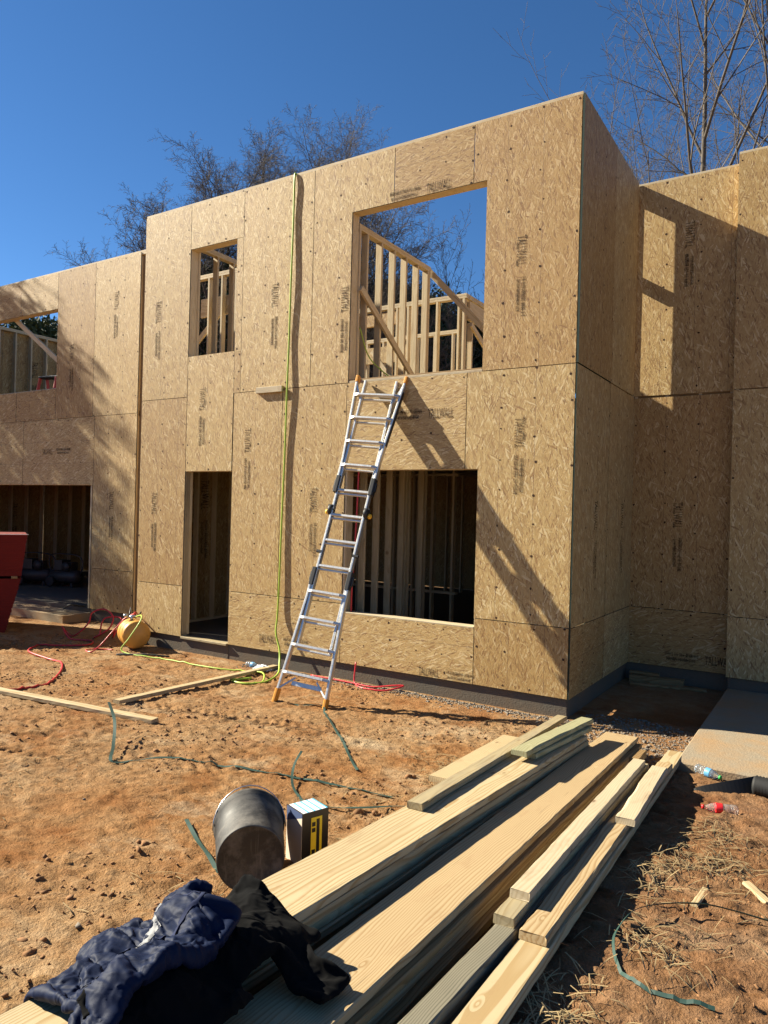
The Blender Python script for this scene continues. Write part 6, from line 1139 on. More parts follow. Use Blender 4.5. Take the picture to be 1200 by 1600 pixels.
SWEATSHIRT_Y = [388,11,14,14,14,15,12,14,13,14,11,12,11,12,12,13,12,14,14,15,14,13,13,13,13,-314,9,12,13,12,15,13,14,12,14,13,12,13,9,14,14,13,14,14,15,15,15,14,15,10,-314,16,6,15,13,13,14,11,12,
8,12,12,13,15,14,14,14,14,14,16,16,17,15,13,8,-314,7,16,15,13,13,11,10,11,12,12,13,13,13,13,15,14,14,15,15,17,18,14,15,4,-312,2,16,17,15,14,14,12,7,12,12,14,11,15,10,14,15,13,15,
18,17,18,14,14,4,-311,-3,17,17,17,16,15,7,15,11,12,8,13,14,13,14,11,16,16,18,16,17,14,14,5,-312,-7,17,19,18,17,17,4,9,12,12,13,12,13,13,15,15,16,17,16,15,16,13,14,9,-317,-7,17,19,
20,19,12,16,0,13,12,14,14,12,15,12,15,16,18,15,14,13,15,13,12,-322,-2,16,19,18,20,15,8,13,12,7,14,11,15,14,13,16,15,17,15,13,14,12,13,14,-679,7,8,7,8,11,13,16,17,18,18,18,14,14,11,
12,15,14,14,17,13,16,14,16,15,14,14,4,15,15,20,18,10,16,13,13,9,14,10,14,14,14,15,15,16,13,13,14,13,12,14,-686,18,8,9,9,12,16,18,19,15,17,16,14,5,8,13,15,14,13,15,14,16,13,15,15,
14,14,12,15,17,17,12,17,14,14,12,14,13,12,10,15,16,14,13,14,14,14,13,14,12,16,-697,20,8,11,13,14,18,16,14,19,16,11,12,12,12,14,15,13,14,14,14,13,14,14,14,14,14,15,14,14,16,15,14,
15,15,13,12,13,13,14,14,14,13,13,13,15,11,16,11,15,18,-704,20,14,14,9,16,14,17,16,16,14,14,9,14,15,16,14,14,14,10,13,14,16,13,15,15,14,14,15,13,15,15,15,13,15,14,14,13,13,14,13,10,
14,15,13,12,15,11,17,17,18,-713,24,14,13,10,16,19,20,16,12,7,14,13,15,17,15,16,12,11,10,12,16,16,15,16,12,15,14,15,14,14,14,15,14,14,14,14,14,12,12,12,13,14,15,14,10,14,14,17,16,
20,-717,26,13,16,14,17,19,17,9,12,9,13,15,16,17,17,13,12,13,10,11,14,16,17,16,15,13,14,14,14,13,14,15,13,14,15,13,13,12,13,12,14,14,15,16,10,17,11,13,13,23,-716,27,17,16,16,18,19,
12,6,9,13,13,16,16,17,16,14,10,12,12,11,15,16,16,18,14,14,13,10,14,16,14,15,14,14,14,14,13,10,14,13,13,14,16,15,17,16,13,11,6,25,-718,30,17,17,19,19,10,15,7,5,14,14,17,17,17,14,13,
12,8,12,14,13,17,18,17,16,14,8,11,13,16,16,15,14,16,14,11,14,10,11,15,14,16,17,17,16,17,11,7,7,28,-719,31,18,18,19,16,8,8,10,13,11,16,17,16,17,13,9,13,11,8,15,17,16,17,17,17,14,10,
10,11,15,17,16,15,13,14,14,9,14,11,16,14,16,17,19,17,15,11,5,9,27,-720,32,18,20,17,15,13,5,12,7,15,16,16,16,17,12,14,5,12,9,15,17,18,16,17,17,15,6,10,12,16,17,16,15,16,11,13,12,11,
14,15,14,17,19,18,17,14,12,4,7,30,-721,32,20,19,13,13,16,10,2,17,15,13,17,15,15,13,13,13,3,14,12,17,17,17,16,16,16,12,11,6,15,16,18,14,14,15,10,13,11,13,16,15,18,18,19,18,12,10,12,
3,27,-718,31,19,17,17,9,16,4,16,13,12,15,16,15,15,11,12,8,15,13,10,16,17,17,16,15,16,11,13,7,12,16,18,16,15,11,15,9,12,13,15,16,17,19,21,15,14,12,4,11,26,-717,30,19,17,11,13,11,15,
13,13,10,15,16,15,14,15,10,15,8,10,12,15,17,16,16,17,14,15,11,12,7,16,16,17,15,13,10,10,13,14,15,16,17,20,20,17,8,11,7,15,26,-716,29,17,18,8,15,14,14,15,13,8,14,14,15,13,15,14,12,
8,12,14,13,16,15,16,15,15,18,16,14,14,14,15,14,13,16,14,-5,13,15,14,16,18,19,18,16,13,14,14,16,16,-714,27,15,13,16,14,14,14,10,12,13,12,15,13,15,12,14,13,8,15,13,13,15,14,16,14,16,
20,14,111,0,14,14,14,16,16,17,17,14,11,-641,28,13,12,15,13,15,5,12,15,14,14,14,14,14,6,13,13,16,13,15,14,14,14,15,13,16,19,14,109,5,15,13,16,13,16,15,14,16,4,-623,23,13,14,13,13,1,
13,14,13,14,16,15,14,14,6,14,11,14,14,16,15,15,15,13,15,16,16,15,107,10,13,15,14,14,14,13,13,14,-1,-603,10,13,10,10,10,12,13,14,14,15,13,15,13,15,13,15,12,14,15,15,14,14,13,14,14,
14,16,14,106,12,14,15,13,15,13,13,9,14,-9,-112,15,13,15,13,13,14,14,5,12,2,-116,17,11,12,15,14,13,15,11,1,12,-122,21,14,9,9,13,14,17,16,7,5,-125,26,9,10,9,11,13,18,17,11,6,-128,19,
13,11,10,11,13,15,17,15,7,-130,17,13,13,11,13,12,11,18,16,11,-132,11,14,11,10,12,16,12,18,15,17,-134,9,14,7,12,15,15,12,15,15,21,-133,10,11,13,13,14,15,17,15,14,12,-242,12,13,13,
13,12,11,13,11,13,11,11,12,11,14,15,14,15,14,13,12,14,13,-280,8,13,12,14,8,12,12,12,13,12,13,14,15,12,15,14,14,16,14,15,13,7,-276,5,10,13,13,12,12,12,11,12,14,13,15,12,14,14,14,15,
16,17,17,7,8,-275,4,8,16,15,15,12,11,10,14,8,13,15,13,13,14,14,17,16,18,17,3,8,-272,5,3,18,17,16,12,9,14,8,13,11,12,15,12,15,15,17,17,17,16,2,10,-274,6,1,19,17,18,11,14,13,3,13,12,
11,15,14,15,16,16,17,16,14,4,13,-280,8,1,19,18,19,14,13,6,13,10,8,15,12,15,16,16,17,16,13,10,13,15,-290,10,3,20,18,13,13,15,11,13,9,13,12,12,16,15,16,16,15,12,13,11,18,-298,8,12,
18,17,17,13,10,14,13,12,12,11,13,16,14,15,14,14,12,15,15,17,-685,8,9,11,15,16,17,20,20,18,17,15,14,14,14,17,14,15,15,13,14,14,16,14,15,14,12,14,10,18,16,14,16,10,13,13,11,12,16,14,
14,14,13,13,13,15,16,17,14,-694,12,13,11,16,16,20,20,20,16,16,14,14,15,14,14,14,15,15,14,14,14,14,15,13,14,15,12,15,15,15,15,12,14,15,11,14,13,14,15,11,15,12,13,15,14,17,18,14,
-699,13,13,13,17,19,20,20,19,15,12,15,14,15,16,14,15,13,14,12,16,14,14,15,13,15,13,15,14,14,15,14,14,14,14,14,13,14,13,11,14,12,14,14,14,17,17,15,16,-701,14,13,17,17,20,20,19,16,
11,14,14,17,15,15,16,12,14,13,12,14,15,15,15,14,13,14,15,14,15,14,14,15,13,14,13,13,13,12,13,12,14,15,15,14,19,17,14,14,-699,14,14,18,18,20,19,17,11,13,14,16,16,16,16,15,12,11,12,
15,13,15,18,15,15,13,13,14,13,16,13,14,15,14,13,14,11,14,11,12,14,15,15,14,17,18,16,12,14,-698,15,17,19,18,19,18,11,12,15,15,17,15,17,15,14,9,14,12,12,14,17,17,16,15,14,10,13,16,
14,14,15,15,13,15,13,13,10,13,14,12,15,16,16,16,18,13,13,16,-699,16,18,18,20,19,15,14,12,10,17,16,17,16,15,14,10,9,12,15,11,18,18,17,16,14,10,10,16,16,14,14,16,15,11,13,14,10,15,
14,11,16,16,18,17,16,16,8,14,-696,17,19,20,19,18,15,11,6,17,17,17,15,16,14,14,10,10,15,6,16,17,18,17,17,14,8,13,15,16,17,13,15,15,13,12,8,16,13,12,15,16,17,18,17,16,12,12,13,-697,
19,19,21,19,16,7,11,16,15,16,16,18,14,13,13,15,11,2,13,16,18,18,16,17,16,8,13,15,15,17,16,13,15,10,12,14,10,15,12,16,16,18,19,17,15,12,10,14,-694,17,20,20,17,10,14,12,16,14,16,17,
16,14,13,12,15,5,15,9,13,19,18,15,17,16,11,13,14,16,17,14,16,14,7,12,13,14,10,14,16,18,18,19,18,14,8,15,15,-695,18,19,19,13,15,14,13,14,14,16,16,15,15,10,14,10,14,14,11,9,17,20,14,
17,17,15,11,14,14,17,15,15,16,13,10,6,10,12,16,16,19,19,19,17,10,15,14,14,-692,16,19,15,16,14,14,14,14,14,15,14,16,15,9,13,14,14,12,13,8,16,19,13,17,17,17,13,15,15,15,14,16,14,16,
14,10,9,7,13,15,19,18,18,15,14,15,14,16,-692,16,18,16,15,14,14,13,15,14,15,13,14,15,16,12,10,12,12,13,13,12,17,12,17,18,18,147,7,13,11,12,14,19,16,17,-627,14,17,14,15,13,16,12,15,
14,14,13,15,14,15,14,14,5,14,14,14,12,17,14,16,11,20,150,14,5,13,9,16,17,15,14,-618,13,16,13,16,13,14,13,15,13,15,14,14,13,15,13,15,13,10,14,12,15,13,15,13,17,12,151,14,7,14,12,13,
15,11,15,-609,13,13,12,14,13,14,14,15,14,14,14,13,14,13,15,14,15,14,10,16,12,15,14,15,16,16,147,7,15,8,13,13,11,9,14,-93,13,7,11,15,13,14,1,11,-90,15,12,11,12,13,14,-2,3,-82,13,14,
10,15,14,15,0,3,-84,12,13,9,16,15,16,3,5,-91,12,15,12,11,17,16,8,5,-94,11,13,14,14,12,18,13,4,-97,12,12,13,16,14,14,15,6,-100,11,12,15,13,13,17,16,8,-103,11,12,13,15,17,12,14,16]
SWEATSHIRT_Z = [203,-7,-5,-4,-1,-3,-3,-5,-5,-7,-8,-11,-9,-8,-8,-5,-5,-3,-2,2,5,7,10,9,7,61,-28,-7,-5,-5,-4,-4,-6,-5,-7,-5,-10,-7,-10,-6,-5,-2,0,0,2,4,7,9,8,27,61,-23,-13,-2,-6,-5,-5,-8,-10,-11,-9,
-8,-7,-4,-1,3,-1,5,-1,1,-1,3,6,10,27,59,-24,-3,-6,-7,-6,-11,-10,-10,-9,-8,-8,-5,5,-3,3,2,5,1,0,1,-3,7,3,25,62,-26,-5,-3,-8,-7,-7,-9,-11,-10,-9,-6,-8,3,9,4,3,2,1,0,-1,-1,3,-2,22,64,
-25,-3,-5,-6,-7,-7,-14,-6,-9,-10,-10,-5,5,5,6,8,1,3,0,0,-1,-3,-6,19,68,-26,-4,-4,-5,-8,-6,-16,-11,-9,-7,-7,7,5,5,4,5,2,2,-1,-5,-5,1,-8,15,70,-24,-5,-2,-8,-1,-13,-6,-14,-7,-8,-4,0,
8,0,7,7,3,1,-3,-4,-7,-1,-11,11,73,-25,2,-6,-7,0,-9,-14,-6,5,-11,0,-9,0,5,7,6,2,0,-4,-2,-4,-11,-12,7,61,14,13,13,10,8,1,-2,-6,-6,-7,-5,-4,-3,-10,-5,-2,-3,0,0,1,1,2,2,2,1,-1,-23,4,
-7,0,-3,-14,3,-5,4,-9,-2,-10,-5,8,3,1,3,0,-2,-6,-5,-13,-15,6,76,-5,12,11,8,3,-1,-5,-7,-6,-7,-2,6,11,-11,-4,-4,-5,-3,-3,-2,-3,-1,-1,-1,-1,-1,6,-3,-2,4,-9,1,4,-1,-6,1,-7,-8,-11,0,1,
1,6,-5,2,-5,-9,-13,-16,3,90,-6,11,6,0,4,-2,-10,-6,-3,4,10,7,-8,8,-5,-5,-5,-7,-1,-4,-4,-3,-2,-2,-2,-2,-2,2,4,-2,1,4,-1,1,-2,-7,-7,-7,-2,-5,1,-7,4,-6,2,-10,-9,-15,-10,2,99,-9,2,3,11,
-6,-6,-9,7,7,6,-1,10,1,-6,-2,-5,-7,-2,-10,-6,0,0,0,1,0,0,-1,0,-2,1,1,2,1,0,-3,-5,-4,-4,-5,-6,-10,0,-6,4,-9,-9,-13,-9,0,-4,100,-6,5,6,-11,-8,-5,-2,4,10,12,0,7,2,-2,-3,-5,-6,-10,-8,
-7,-3,-2,-2,-2,3,2,4,4,2,1,1,2,1,-1,-3,-5,-4,-6,-9,-8,-6,-4,-1,3,-12,-13,-10,-2,-5,-4,103,-4,5,0,-9,-10,1,-10,13,7,10,5,4,1,-2,-3,-6,-6,-8,-9,-9,-8,-3,-4,-3,2,2,4,5,6,7,3,3,1,-1,
-3,-5,-7,-8,-7,-5,-6,-4,0,-1,-12,-7,-15,-10,-7,6,104,-3,2,-2,-8,-9,2,-12,13,11,6,7,3,1,-1,-6,-5,-8,-7,-8,-11,-6,-8,-4,-3,0,1,7,10,6,8,5,3,1,-2,-1,-5,-7,-8,-5,-7,-7,-3,2,-7,-5,-9,
-11,-12,-12,8,100,-2,-1,-3,-6,-5,-10,-3,12,13,6,5,3,1,-1,-3,-10,-6,-10,-7,-7,-10,-7,-5,-4,-1,2,9,9,11,5,6,4,-1,1,-4,-7,-1,-10,-8,-4,-5,-2,0,-2,-7,-10,-11,-14,-11,10,94,-2,-1,-4,-7,
-9,-10,10,9,5,9,5,1,1,-3,1,-12,-5,-8,-9,-7,-4,-10,-6,-5,-3,1,9,11,11,7,5,6,2,-6,0,-5,-9,0,-9,1,-8,-2,0,-4,-6,-11,-12,-13,-12,14,86,-3,-2,-5,-8,-10,-7,10,7,11,4,4,3,0,1,-8,2,-13,-6,
-10,-5,-5,-2,-9,-8,-4,0,9,10,8,8,7,4,5,-2,-8,0,-8,-8,0,-5,2,-2,-2,-4,-8,-11,-10,-13,-12,16,78,-7,-1,-5,-11,-7,-3,8,12,2,5,5,1,2,-2,1,-6,-1,-14,1,-9,-3,-2,-7,-11,-8,-3,7,9,9,8,6,5,
6,-3,-2,-8,-2,-9,-5,-2,2,3,-3,-4,-6,-11,-12,-8,-15,19,70,-10,1,-9,-6,-10,1,12,2,4,7,4,-1,2,-3,4,-7,6,-3,-6,-11,-1,-3,-7,-11,-9,-7,11,0,7,8,6,6,4,5,-8,-2,-10,-1,-7,4,1,-1,-3,-4,-10,
-7,-7,-12,-11,21,61,-11,0,-4,-10,-8,7,0,4,5,8,3,-2,1,2,-2,2,-1,8,-11,-6,-2,-2,-6,-9,-11,-11,8,-5,7,6,5,6,4,5,7,-11,-9,-5,-4,2,-1,3,-3,-5,-8,-10,-7,-10,-3,21,51,-11,-1,-1,-10,-2,-2,
4,3,4,9,1,-1,-2,1,-1,2,3,9,-7,-1,-5,-3,-5,-9,-11,-12,0,2,-1,4,6,6,6,6,5,5,-21,0,-2,-2,-5,1,-2,-6,-7,-6,-3,3,2,4,40,-8,6,-8,-1,1,-2,-2,11,-6,2,3,-2,-3,-2,1,4,4,8,1,-5,-4,-3,-2,-7,
-12,-10,3,-6,30,-19,-4,-1,-2,1,-4,-2,-6,-6,5,33,-2,0,4,0,-6,1,12,-4,-3,1,-4,-3,-4,-1,8,3,2,1,5,-1,-2,-5,0,-5,-10,-12,2,-8,22,-19,-2,-1,-1,-1,-1,-3,-7,-2,15,17,-1,-1,2,3,5,12,-1,-2,
-5,-5,-5,-5,-3,-3,8,0,4,3,4,0,0,1,-1,-3,-6,-9,-10,4,5,-18,-1,-1,0,-1,0,-7,2,1,19,3,4,7,8,9,12,7,4,-2,-7,-9,-11,-9,-8,-5,-3,1,3,4,5,7,8,8,5,2,-3,-9,-11,-14,-13,-17,-1,-1,0,5,-5,-1,
10,2,23,-24,-18,-2,1,7,-5,0,1,15,2,27,-34,-15,8,-7,-3,2,8,-6,10,14,26,-37,-14,0,9,-13,9,-5,-1,7,15,27,-31,-10,-9,11,-13,10,-10,3,3,14,27,-26,-19,0,10,-13,10,-10,9,-4,9,27,-14,-23,
0,6,-9,10,-12,11,-5,2,25,-2,-26,6,-8,9,-9,-3,11,-2,-7,21,11,-28,-3,11,-10,1,-5,8,-5,-6,15,25,-11,-9,-8,-5,-1,3,-3,2,-1,-3,210,-8,-7,-5,-4,-7,-8,-8,-7,-9,-10,-8,-10,-8,0,-1,0,2,5,8,
10,11,10,53,-12,-8,-6,-8,-9,-8,-8,-8,-9,-8,-7,-7,-1,2,2,3,-1,0,7,9,11,14,52,-14,-12,-8,-8,-7,-8,-7,-10,-8,-8,-5,-3,5,1,5,2,0,-1,0,7,15,13,52,-17,-13,-5,-6,-5,-9,-9,-12,-4,-11,-6,0,
8,3,3,1,2,-1,1,1,14,12,51,-14,-17,-5,-7,0,-10,-12,-3,-13,-6,-8,6,3,5,4,1,1,1,-1,-2,14,10,51,-15,-17,-5,-6,3,-13,-3,-9,-14,-7,-5,7,2,6,2,2,2,0,-6,0,14,7,50,-13,-19,-8,6,-1,-8,-8,
-12,0,-8,-12,2,8,1,5,1,1,0,-8,9,-2,9,51,-14,-17,-5,9,-11,-9,-2,3,-4,-12,-6,-8,10,0,5,1,-1,-4,5,-8,10,-3,50,-12,-15,0,9,-6,-9,8,-4,-5,-9,-9,-10,8,-1,5,-2,-4,4,-7,-3,9,-8,69,11,9,3,
-1,-1,-2,-2,-5,-2,-4,-4,-2,-4,-1,-2,-1,-2,-3,-2,-2,-1,0,1,1,-2,-4,-2,-13,2,5,-7,-1,8,-7,-5,-11,-7,-4,-1,6,-2,-6,4,-6,-2,-3,6,-13,82,8,2,-3,-1,-1,-3,-3,-5,-1,1,6,-2,-3,-4,-5,-4,-4,
-2,-2,-2,-1,-2,-2,0,-1,4,-6,-5,5,-2,1,6,-4,-1,-9,-3,-6,0,-4,-10,0,-5,4,-5,-5,5,-6,-13,91,-4,2,-3,-2,-2,-2,-3,-1,4,8,1,0,-3,-4,-4,-6,-5,-5,-3,-4,-2,-1,0,-1,-1,4,1,-1,0,1,4,-2,-1,-4,
1,-5,-5,-7,-8,-4,-7,0,2,-8,-2,3,-11,-9,95,-6,-5,3,-4,-6,-2,0,5,7,3,3,1,-3,-3,-4,-5,-7,-6,-6,-6,-5,-3,-1,1,3,3,4,3,0,2,2,1,-1,-1,-7,-4,-8,-6,-7,-5,-3,1,-2,-7,2,-4,-12,-9,98,-3,-7,0,
-6,-6,-1,4,9,3,5,2,0,-2,-3,-5,-7,-9,-5,-7,-7,-5,-5,-4,1,2,4,6,9,2,5,1,1,0,-4,-4,-7,-4,-9,-6,-5,-2,0,-5,-6,1,-7,-11,-6,96,-6,-1,-4,-8,3,-6,10,5,6,2,0,0,-1,-3,-4,-11,-6,-7,-9,-8,-5,
-6,-4,-1,4,9,8,5,6,6,3,-2,-2,0,-4,-5,-11,-6,-2,-7,-3,0,-4,-8,-1,-10,-9,-3,92,-6,-2,-5,-2,4,-7,3,6,10,0,1,1,-1,-3,-5,-8,-10,-8,-5,-10,-6,-6,-5,-2,4,8,10,8,7,7,4,0,-1,-7,-5,-3,-10,0,
-3,-10,-3,-1,-3,-7,-8,-5,-10,-1,87,-4,0,-2,-2,-5,4,-7,13,1,1,1,3,-3,0,-3,-10,-8,-5,-11,-9,-6,-7,-5,-2,3,9,9,8,8,6,8,-5,-2,1,-5,-10,-1,-2,-10,2,-7,-1,-5,-6,-5,-11,-10,1,82,-2,-1,-2,
-4,-3,0,4,0,2,4,1,1,2,-6,1,-3,-7,-11,-9,-8,-2,-7,-11,-3,2,9,7,7,8,9,4,7,-2,-11,-2,-4,-9,1,-9,5,-4,-4,-5,-5,-9,-9,-10,4,74,-5,-1,-1,-6,-2,-1,5,1,4,2,1,0,4,1,-8,0,-8,2,-13,-9,-2,-4,
-12,-8,0,8,5,7,7,6,10,2,7,-11,-9,1,-5,-8,1,0,-4,-4,-5,-5,-10,-9,-5,5,66,-7,2,-5,-5,-2,-1,3,4,4,2,0,3,0,3,1,-9,3,-1,-9,-12,-1,-3,-12,-12,-3,5,7,3,7,6,8,9,0,8,-9,-14,-6,-8,1,2,-2,-5,
-4,-4,-12,-3,-6,6,58,-6,-1,-6,-3,-2,1,2,5,1,1,3,-1,0,3,4,5,0,-6,-7,-11,-3,1,-14,-10,-8,2,5,1,6,6,9,9,6,5,3,-9,-10,-14,-9,1,3,-6,-2,-9,-5,-5,1,4,50,-5,-3,0,-2,-6,1,2,2,3,-1,0,0,1,0,
4,8,5,-9,-1,-6,-8,4,-14,-10,-9,6,37,-12,-7,-10,-12,4,-5,-5,3,34,-4,-3,-1,-2,0,1,1,2,1,0,0,-2,0,0,3,4,10,-5,-4,0,-7,-1,5,-11,-17,-1,28,-3,-10,-8,-13,0,-6,8,1,23,-3,0,0,2,3,2,4,2,-2,
-1,-4,-6,-2,0,3,4,5,11,-2,-8,1,4,2,-13,-9,-17,18,2,-10,-6,-8,-11,4,10,2,11,4,6,6,6,4,4,0,-2,-5,-8,-7,-6,-3,-1,1,5,5,5,7,6,4,1,-1,-7,-11,-13,-12,5,-2,-11,-5,-6,10,9,2,-19,4,6,-8,-1,
-5,4,13,7,-26,-5,3,6,-8,4,0,13,14,-32,-7,-2,6,-4,5,1,15,14,-30,-8,5,-10,0,7,1,16,15,-26,-9,-1,7,-10,-1,4,16,16,-21,-10,3,-4,7,-10,1,12,17,-15,-6,-8,4,-4,8,-10,9,15,-5,-10,-8,3,-7,
9,3,-6,14,4,-11,-7,-5,-1,-1,8,5,1]

def cloth(name, data, mat, folds, amp, origin, parent, quilt=False):
    at, dx_, dy_, dz_, mask, x0, x1, y0, y1, hh = data
    co = np.cumsum(np.array([dx_, dy_, dz_]).T, axis=0)*.0012+np.array(at)
    nx = int((x1-x0)/hh)+1; ny = int((y1-y0)/hh)+1
    cells = [(i, j) for i in range(nx-1) for j in range(ny-1) if all(mask(x0+(i+q1)*hh, y0+(j+q2)*hh) for q1 in (0,1) for q2 in (0,1))]
    cs = set(cells); pts = set()
    for i, j in cells: pts |= {(i,j),(i+1,j),(i,j+1),(i+1,j+1)}
    idx = {}; cnt = 0
    for lay in (0, 1):
        for q_ in sorted(pts):
            rim = not all((q_[0]+q1, q_[1]+q2) in cs for q1 in (-1,0) for q2 in (-1,0))
            if rim and lay: idx[(q_,1)] = idx[(q_,0)]; continue
            idx[(q_,lay)] = cnt; cnt += 1
    F = []
    for i, j in cells:
        qd = [(i,j),(i+1,j),(i+1,j+1),(i,j+1)]; F.append([idx[(k_,1)] for k_ in qd]); F.append([idx[(k_,0)] for k_ in qd][::-1])
    me = bpy.data.meshes.new(name); me.from_pydata((co-np.array(origin)).tolist(), [], F)
    o = bpy.data.objects.new(name, me); COL.objects.link(o); m = o.modifiers.new('s', 'SUBSURF'); m.levels = 2; m.render_levels = 2
    bpy.context.view_layer.update(); me2 = bpy.data.meshes.new_from_object(o.evaluated_get(bpy.context.evaluated_depsgraph_get())); bpy.data.objects.remove(o)
    n = len(me2.vertices); c = np.empty(n*3); me2.vertices.foreach_get('co', c); c = c.reshape(-1,3); nr = np.empty(n*3); me2.vertices.foreach_get('normal', nr); nr = nr.reshape(-1,3)
    h = np.zeros(n)
    for (dx, dy, f, a_, sd) in folds:                       # sharp small creases
        u = c[:,0]*dx+c[:,1]*dy+c[:,2]*.5; v = -c[:,0]*dy+c[:,1]*dx+c[:,2]*.4
        wr = .10*(fbm(c[:,0]*8+sd, c[:,1]*8+c[:,2]*6, sd, 3)-.5)
        rd = 1-np.abs(2*fbm((u+wr)*f+40, (v+wr)*f*.3+40, sd+5, 2)-1)
        mk = np.clip(fbm(c[:,0]*6+3*sd, c[:,1]*6+c[:,2]*4, sd+9, 2)*2.8-.9, 0, 1)
        h += a_*(rd**5-.2)*mk
    if quilt:
        for (dx, dy, per, o_) in ((.25,.97,.155,.03),):
            u = (c[:,0]*dx+c[:,1]*dy+.03*(fbm(c[:,0]*7+9, c[:,1]*7+9, 5, 2)-.5)+o_+10)/per; d_ = np.abs(u-np.round(u))*per; h += .004-.009*np.exp(-(d_/.007)**2)
    h += amp*(fbm(c[:,0]*30+c[:,2]*20+50, c[:,1]*30-c[:,2]*14+50, 77, 3)-.5)
    c = c+nr*h[:,None]; me2.vertices.foreach_set('co', c.ravel()); me2.update(); me2.polygons.foreach_set('use_smooth', np.ones(len(me2.polygons), bool)); me2.materials.append(M[mat]); me2.name = name
    return link(name, me2, parent)
def jacket_outline(x, y):
    t = (.20<=x<=.68 and -6.22<=y<=-5.56) and not (x<.27 and y>-5.64)
    return t or (.28<=x<=.58 and -5.58<=y<=-5.46) or (.62<=x<=.84 and -5.78<=y<=-5.60) or (.66<=x<=.84 and -6.36<=y<=-5.70)
def sweatshirt_outline(x, y):
    return (.46<=x<=.86 and -5.76<=y<=-5.32) or (.62<=x<=.92 and -6.20<=y<=-5.70) or (.80<=x<=1.08 and -5.58<=y<=-5.40)
CLOTH_JACKET = (JACKET_AT, JACKET_X, JACKET_Y, JACKET_Z, jacket_outline, .18, .86, -6.38, -5.44, .017)
CLOTH_SWEATSHIRT = (SWEATSHIRT_AT, SWEATSHIRT_X, SWEATSHIRT_Y, SWEATSHIRT_Z, sweatshirt_outline, .44, 1.10, -6.22, -5.30, .017)
JO = Vector((.50,-5.9,.45))
jk = thing('jacket', 'crumpled navy blue jacket thrown over the left lumber pile', 'jacket', JO)
jb = cloth('shell', CLOTH_JACKET, 'navy', ((.8,.6,16,.010,21),(.5,-.86,30,.008,33),(.95,.2,48,.005,44),(.2,.97,40,.006,47)), .002, JO, jk, True)
jk.scale = (.93,.93,.95); jk.location = (.535,-5.885,.445)
sw = thing('sweatshirt', 'black sweatshirt heaped beside the navy jacket on the lumber', 'sweatshirt', JO)
cloth('fabric', CLOTH_SWEATSHIRT, 'blackcloth', ((.6,.8,20,.014,81),(.9,-.3,30,.008,82)), .002, JO, sw)
def patch(host, parent, name, pts, mat, lift=.0025, n_=8):
    """thin patch laid over the garment from above, pts in world x,y"""
    from mathutils.bvhtree import BVHTree
    me = host.data; bv = BVHTree.FromPolygons([v.co[:] for v in me.vertices], [tuple(p.vertices) for p in me.polygons])
    a, b, c, d = [Vector((p[0]-JO.x, p[1]-JO.y, 0)) for p in pts]; vs = []
    for i in range(n_):
        for j in range(n_):
            u, v = i/(n_-1), j/(n_-1); p = a.lerp(b, u).lerp(d.lerp(c, u), v)
            h = bv.ray_cast(Vector((p.x,p.y,1)), Vector((0,0,-1))); vs.append((h[0]+Vector((0,0,lift))) if h[0] else p)
    mb = MB(); mb.add(vs, [(i*n_+j,(i+1)*n_+j,(i+1)*n_+j+1,i*n_+j+1) for i in range(n_-1) for j in range(n_-1)], 0, True); return mb.obj(name, M[mat], parent)
patch(jb, jk, 'silver_print', [(.45,-5.87),(.51,-5.89),(.52,-5.80),(.46,-5.78)], 'reflect')
patch(jb, jk, 'zip', [(.585,-5.66),(.600,-5.655),(.63,-6.18),(.615,-6.18)], 'navyrib', .005, 26)
patch(jb, jk, 'seam', [(.30,-5.70),(.306,-5.70),(.58,-5.68),(.58,-5.686)], 'navyrib', .003, 20)
patch(jb, jk, 'silver_print', [(.37,-5.76),(.43,-5.78),(.45,-5.72),(.39,-5.70)], 'reflect')

# ------------------------------------------------------------------ ground litter: clods, gravel, straw
def ico(sub):
    import bmesh
    bm = bmesh.new(); bmesh.ops.create_icosphere(bm, subdivisions=sub, radius=1); v = np.array([x.co[:] for x in bm.verts]); f = np.array([[y.index for y in x.verts] for x in bm.faces]); bm.free(); return v, f
IV, IF = ico(1)
def scatter(name, label, mat, P, R, flat=.7):
    n = len(P); k = len(IV)
    V = IV[None]*(R[:,None,None]*rng.uniform(.35,1.5,(n,k,1)))
    V = V*np.stack([rng.uniform(.7,1.4,n), rng.uniform(.7,1.4,n), np.full(n, flat)], -1)[:,None,:]
    a = rng.uniform(0, 6.28, n); ca, sa = np.cos(a)[:,None], np.sin(a)[:,None]
    X = V[...,0]*ca-V[...,1]*sa; Y = V[...,0]*sa+V[...,1]*ca; V = np.stack([X,Y,V[...,2]], -1)+P[:,None,:]
    F = (IF[None]+(np.arange(n)*k)[:,None,None]).reshape(-1,3)
    bulk(name, label, mat, V.reshape(-1,3), F)
def bulk(name, label, mat, V, F):
    me = bpy.data.meshes.new(name); me.vertices.add(len(V)); me.vertices.foreach_set('co', V.astype(np.float32).ravel())
    k = F.shape[1]; me.loops.add(F.size); me.loops.foreach_set('vertex_index', F.astype(np.int32).ravel()); me.polygons.add(len(F)); me.polygons.foreach_set('loop_start', np.arange(0, F.size, k, dtype=np.int32))
    try: me.polygons.foreach_set('loop_total', np.full(len(F), k, dtype=np.int32))
    except Exception: pass
    me.update(); me.validate(); me.materials.append(M[mat]); return tag(link(name, me), label, kind='stuff')
def gzv(x, y): return zg(y)+relief(x, y)
n = 15000; x = rng.uniform(-8.5,2.6,n); y = rng.uniform(-6.2,-.1,n); k = fbm(x*.9,y*.9,31,3) > .46; k &= ~((x > .3) & (x < 1.45) & (y < -1)); k &= (x < 1.2) | (rng.uniform(0,1,n) < .35); x, y = x[k], y[k]
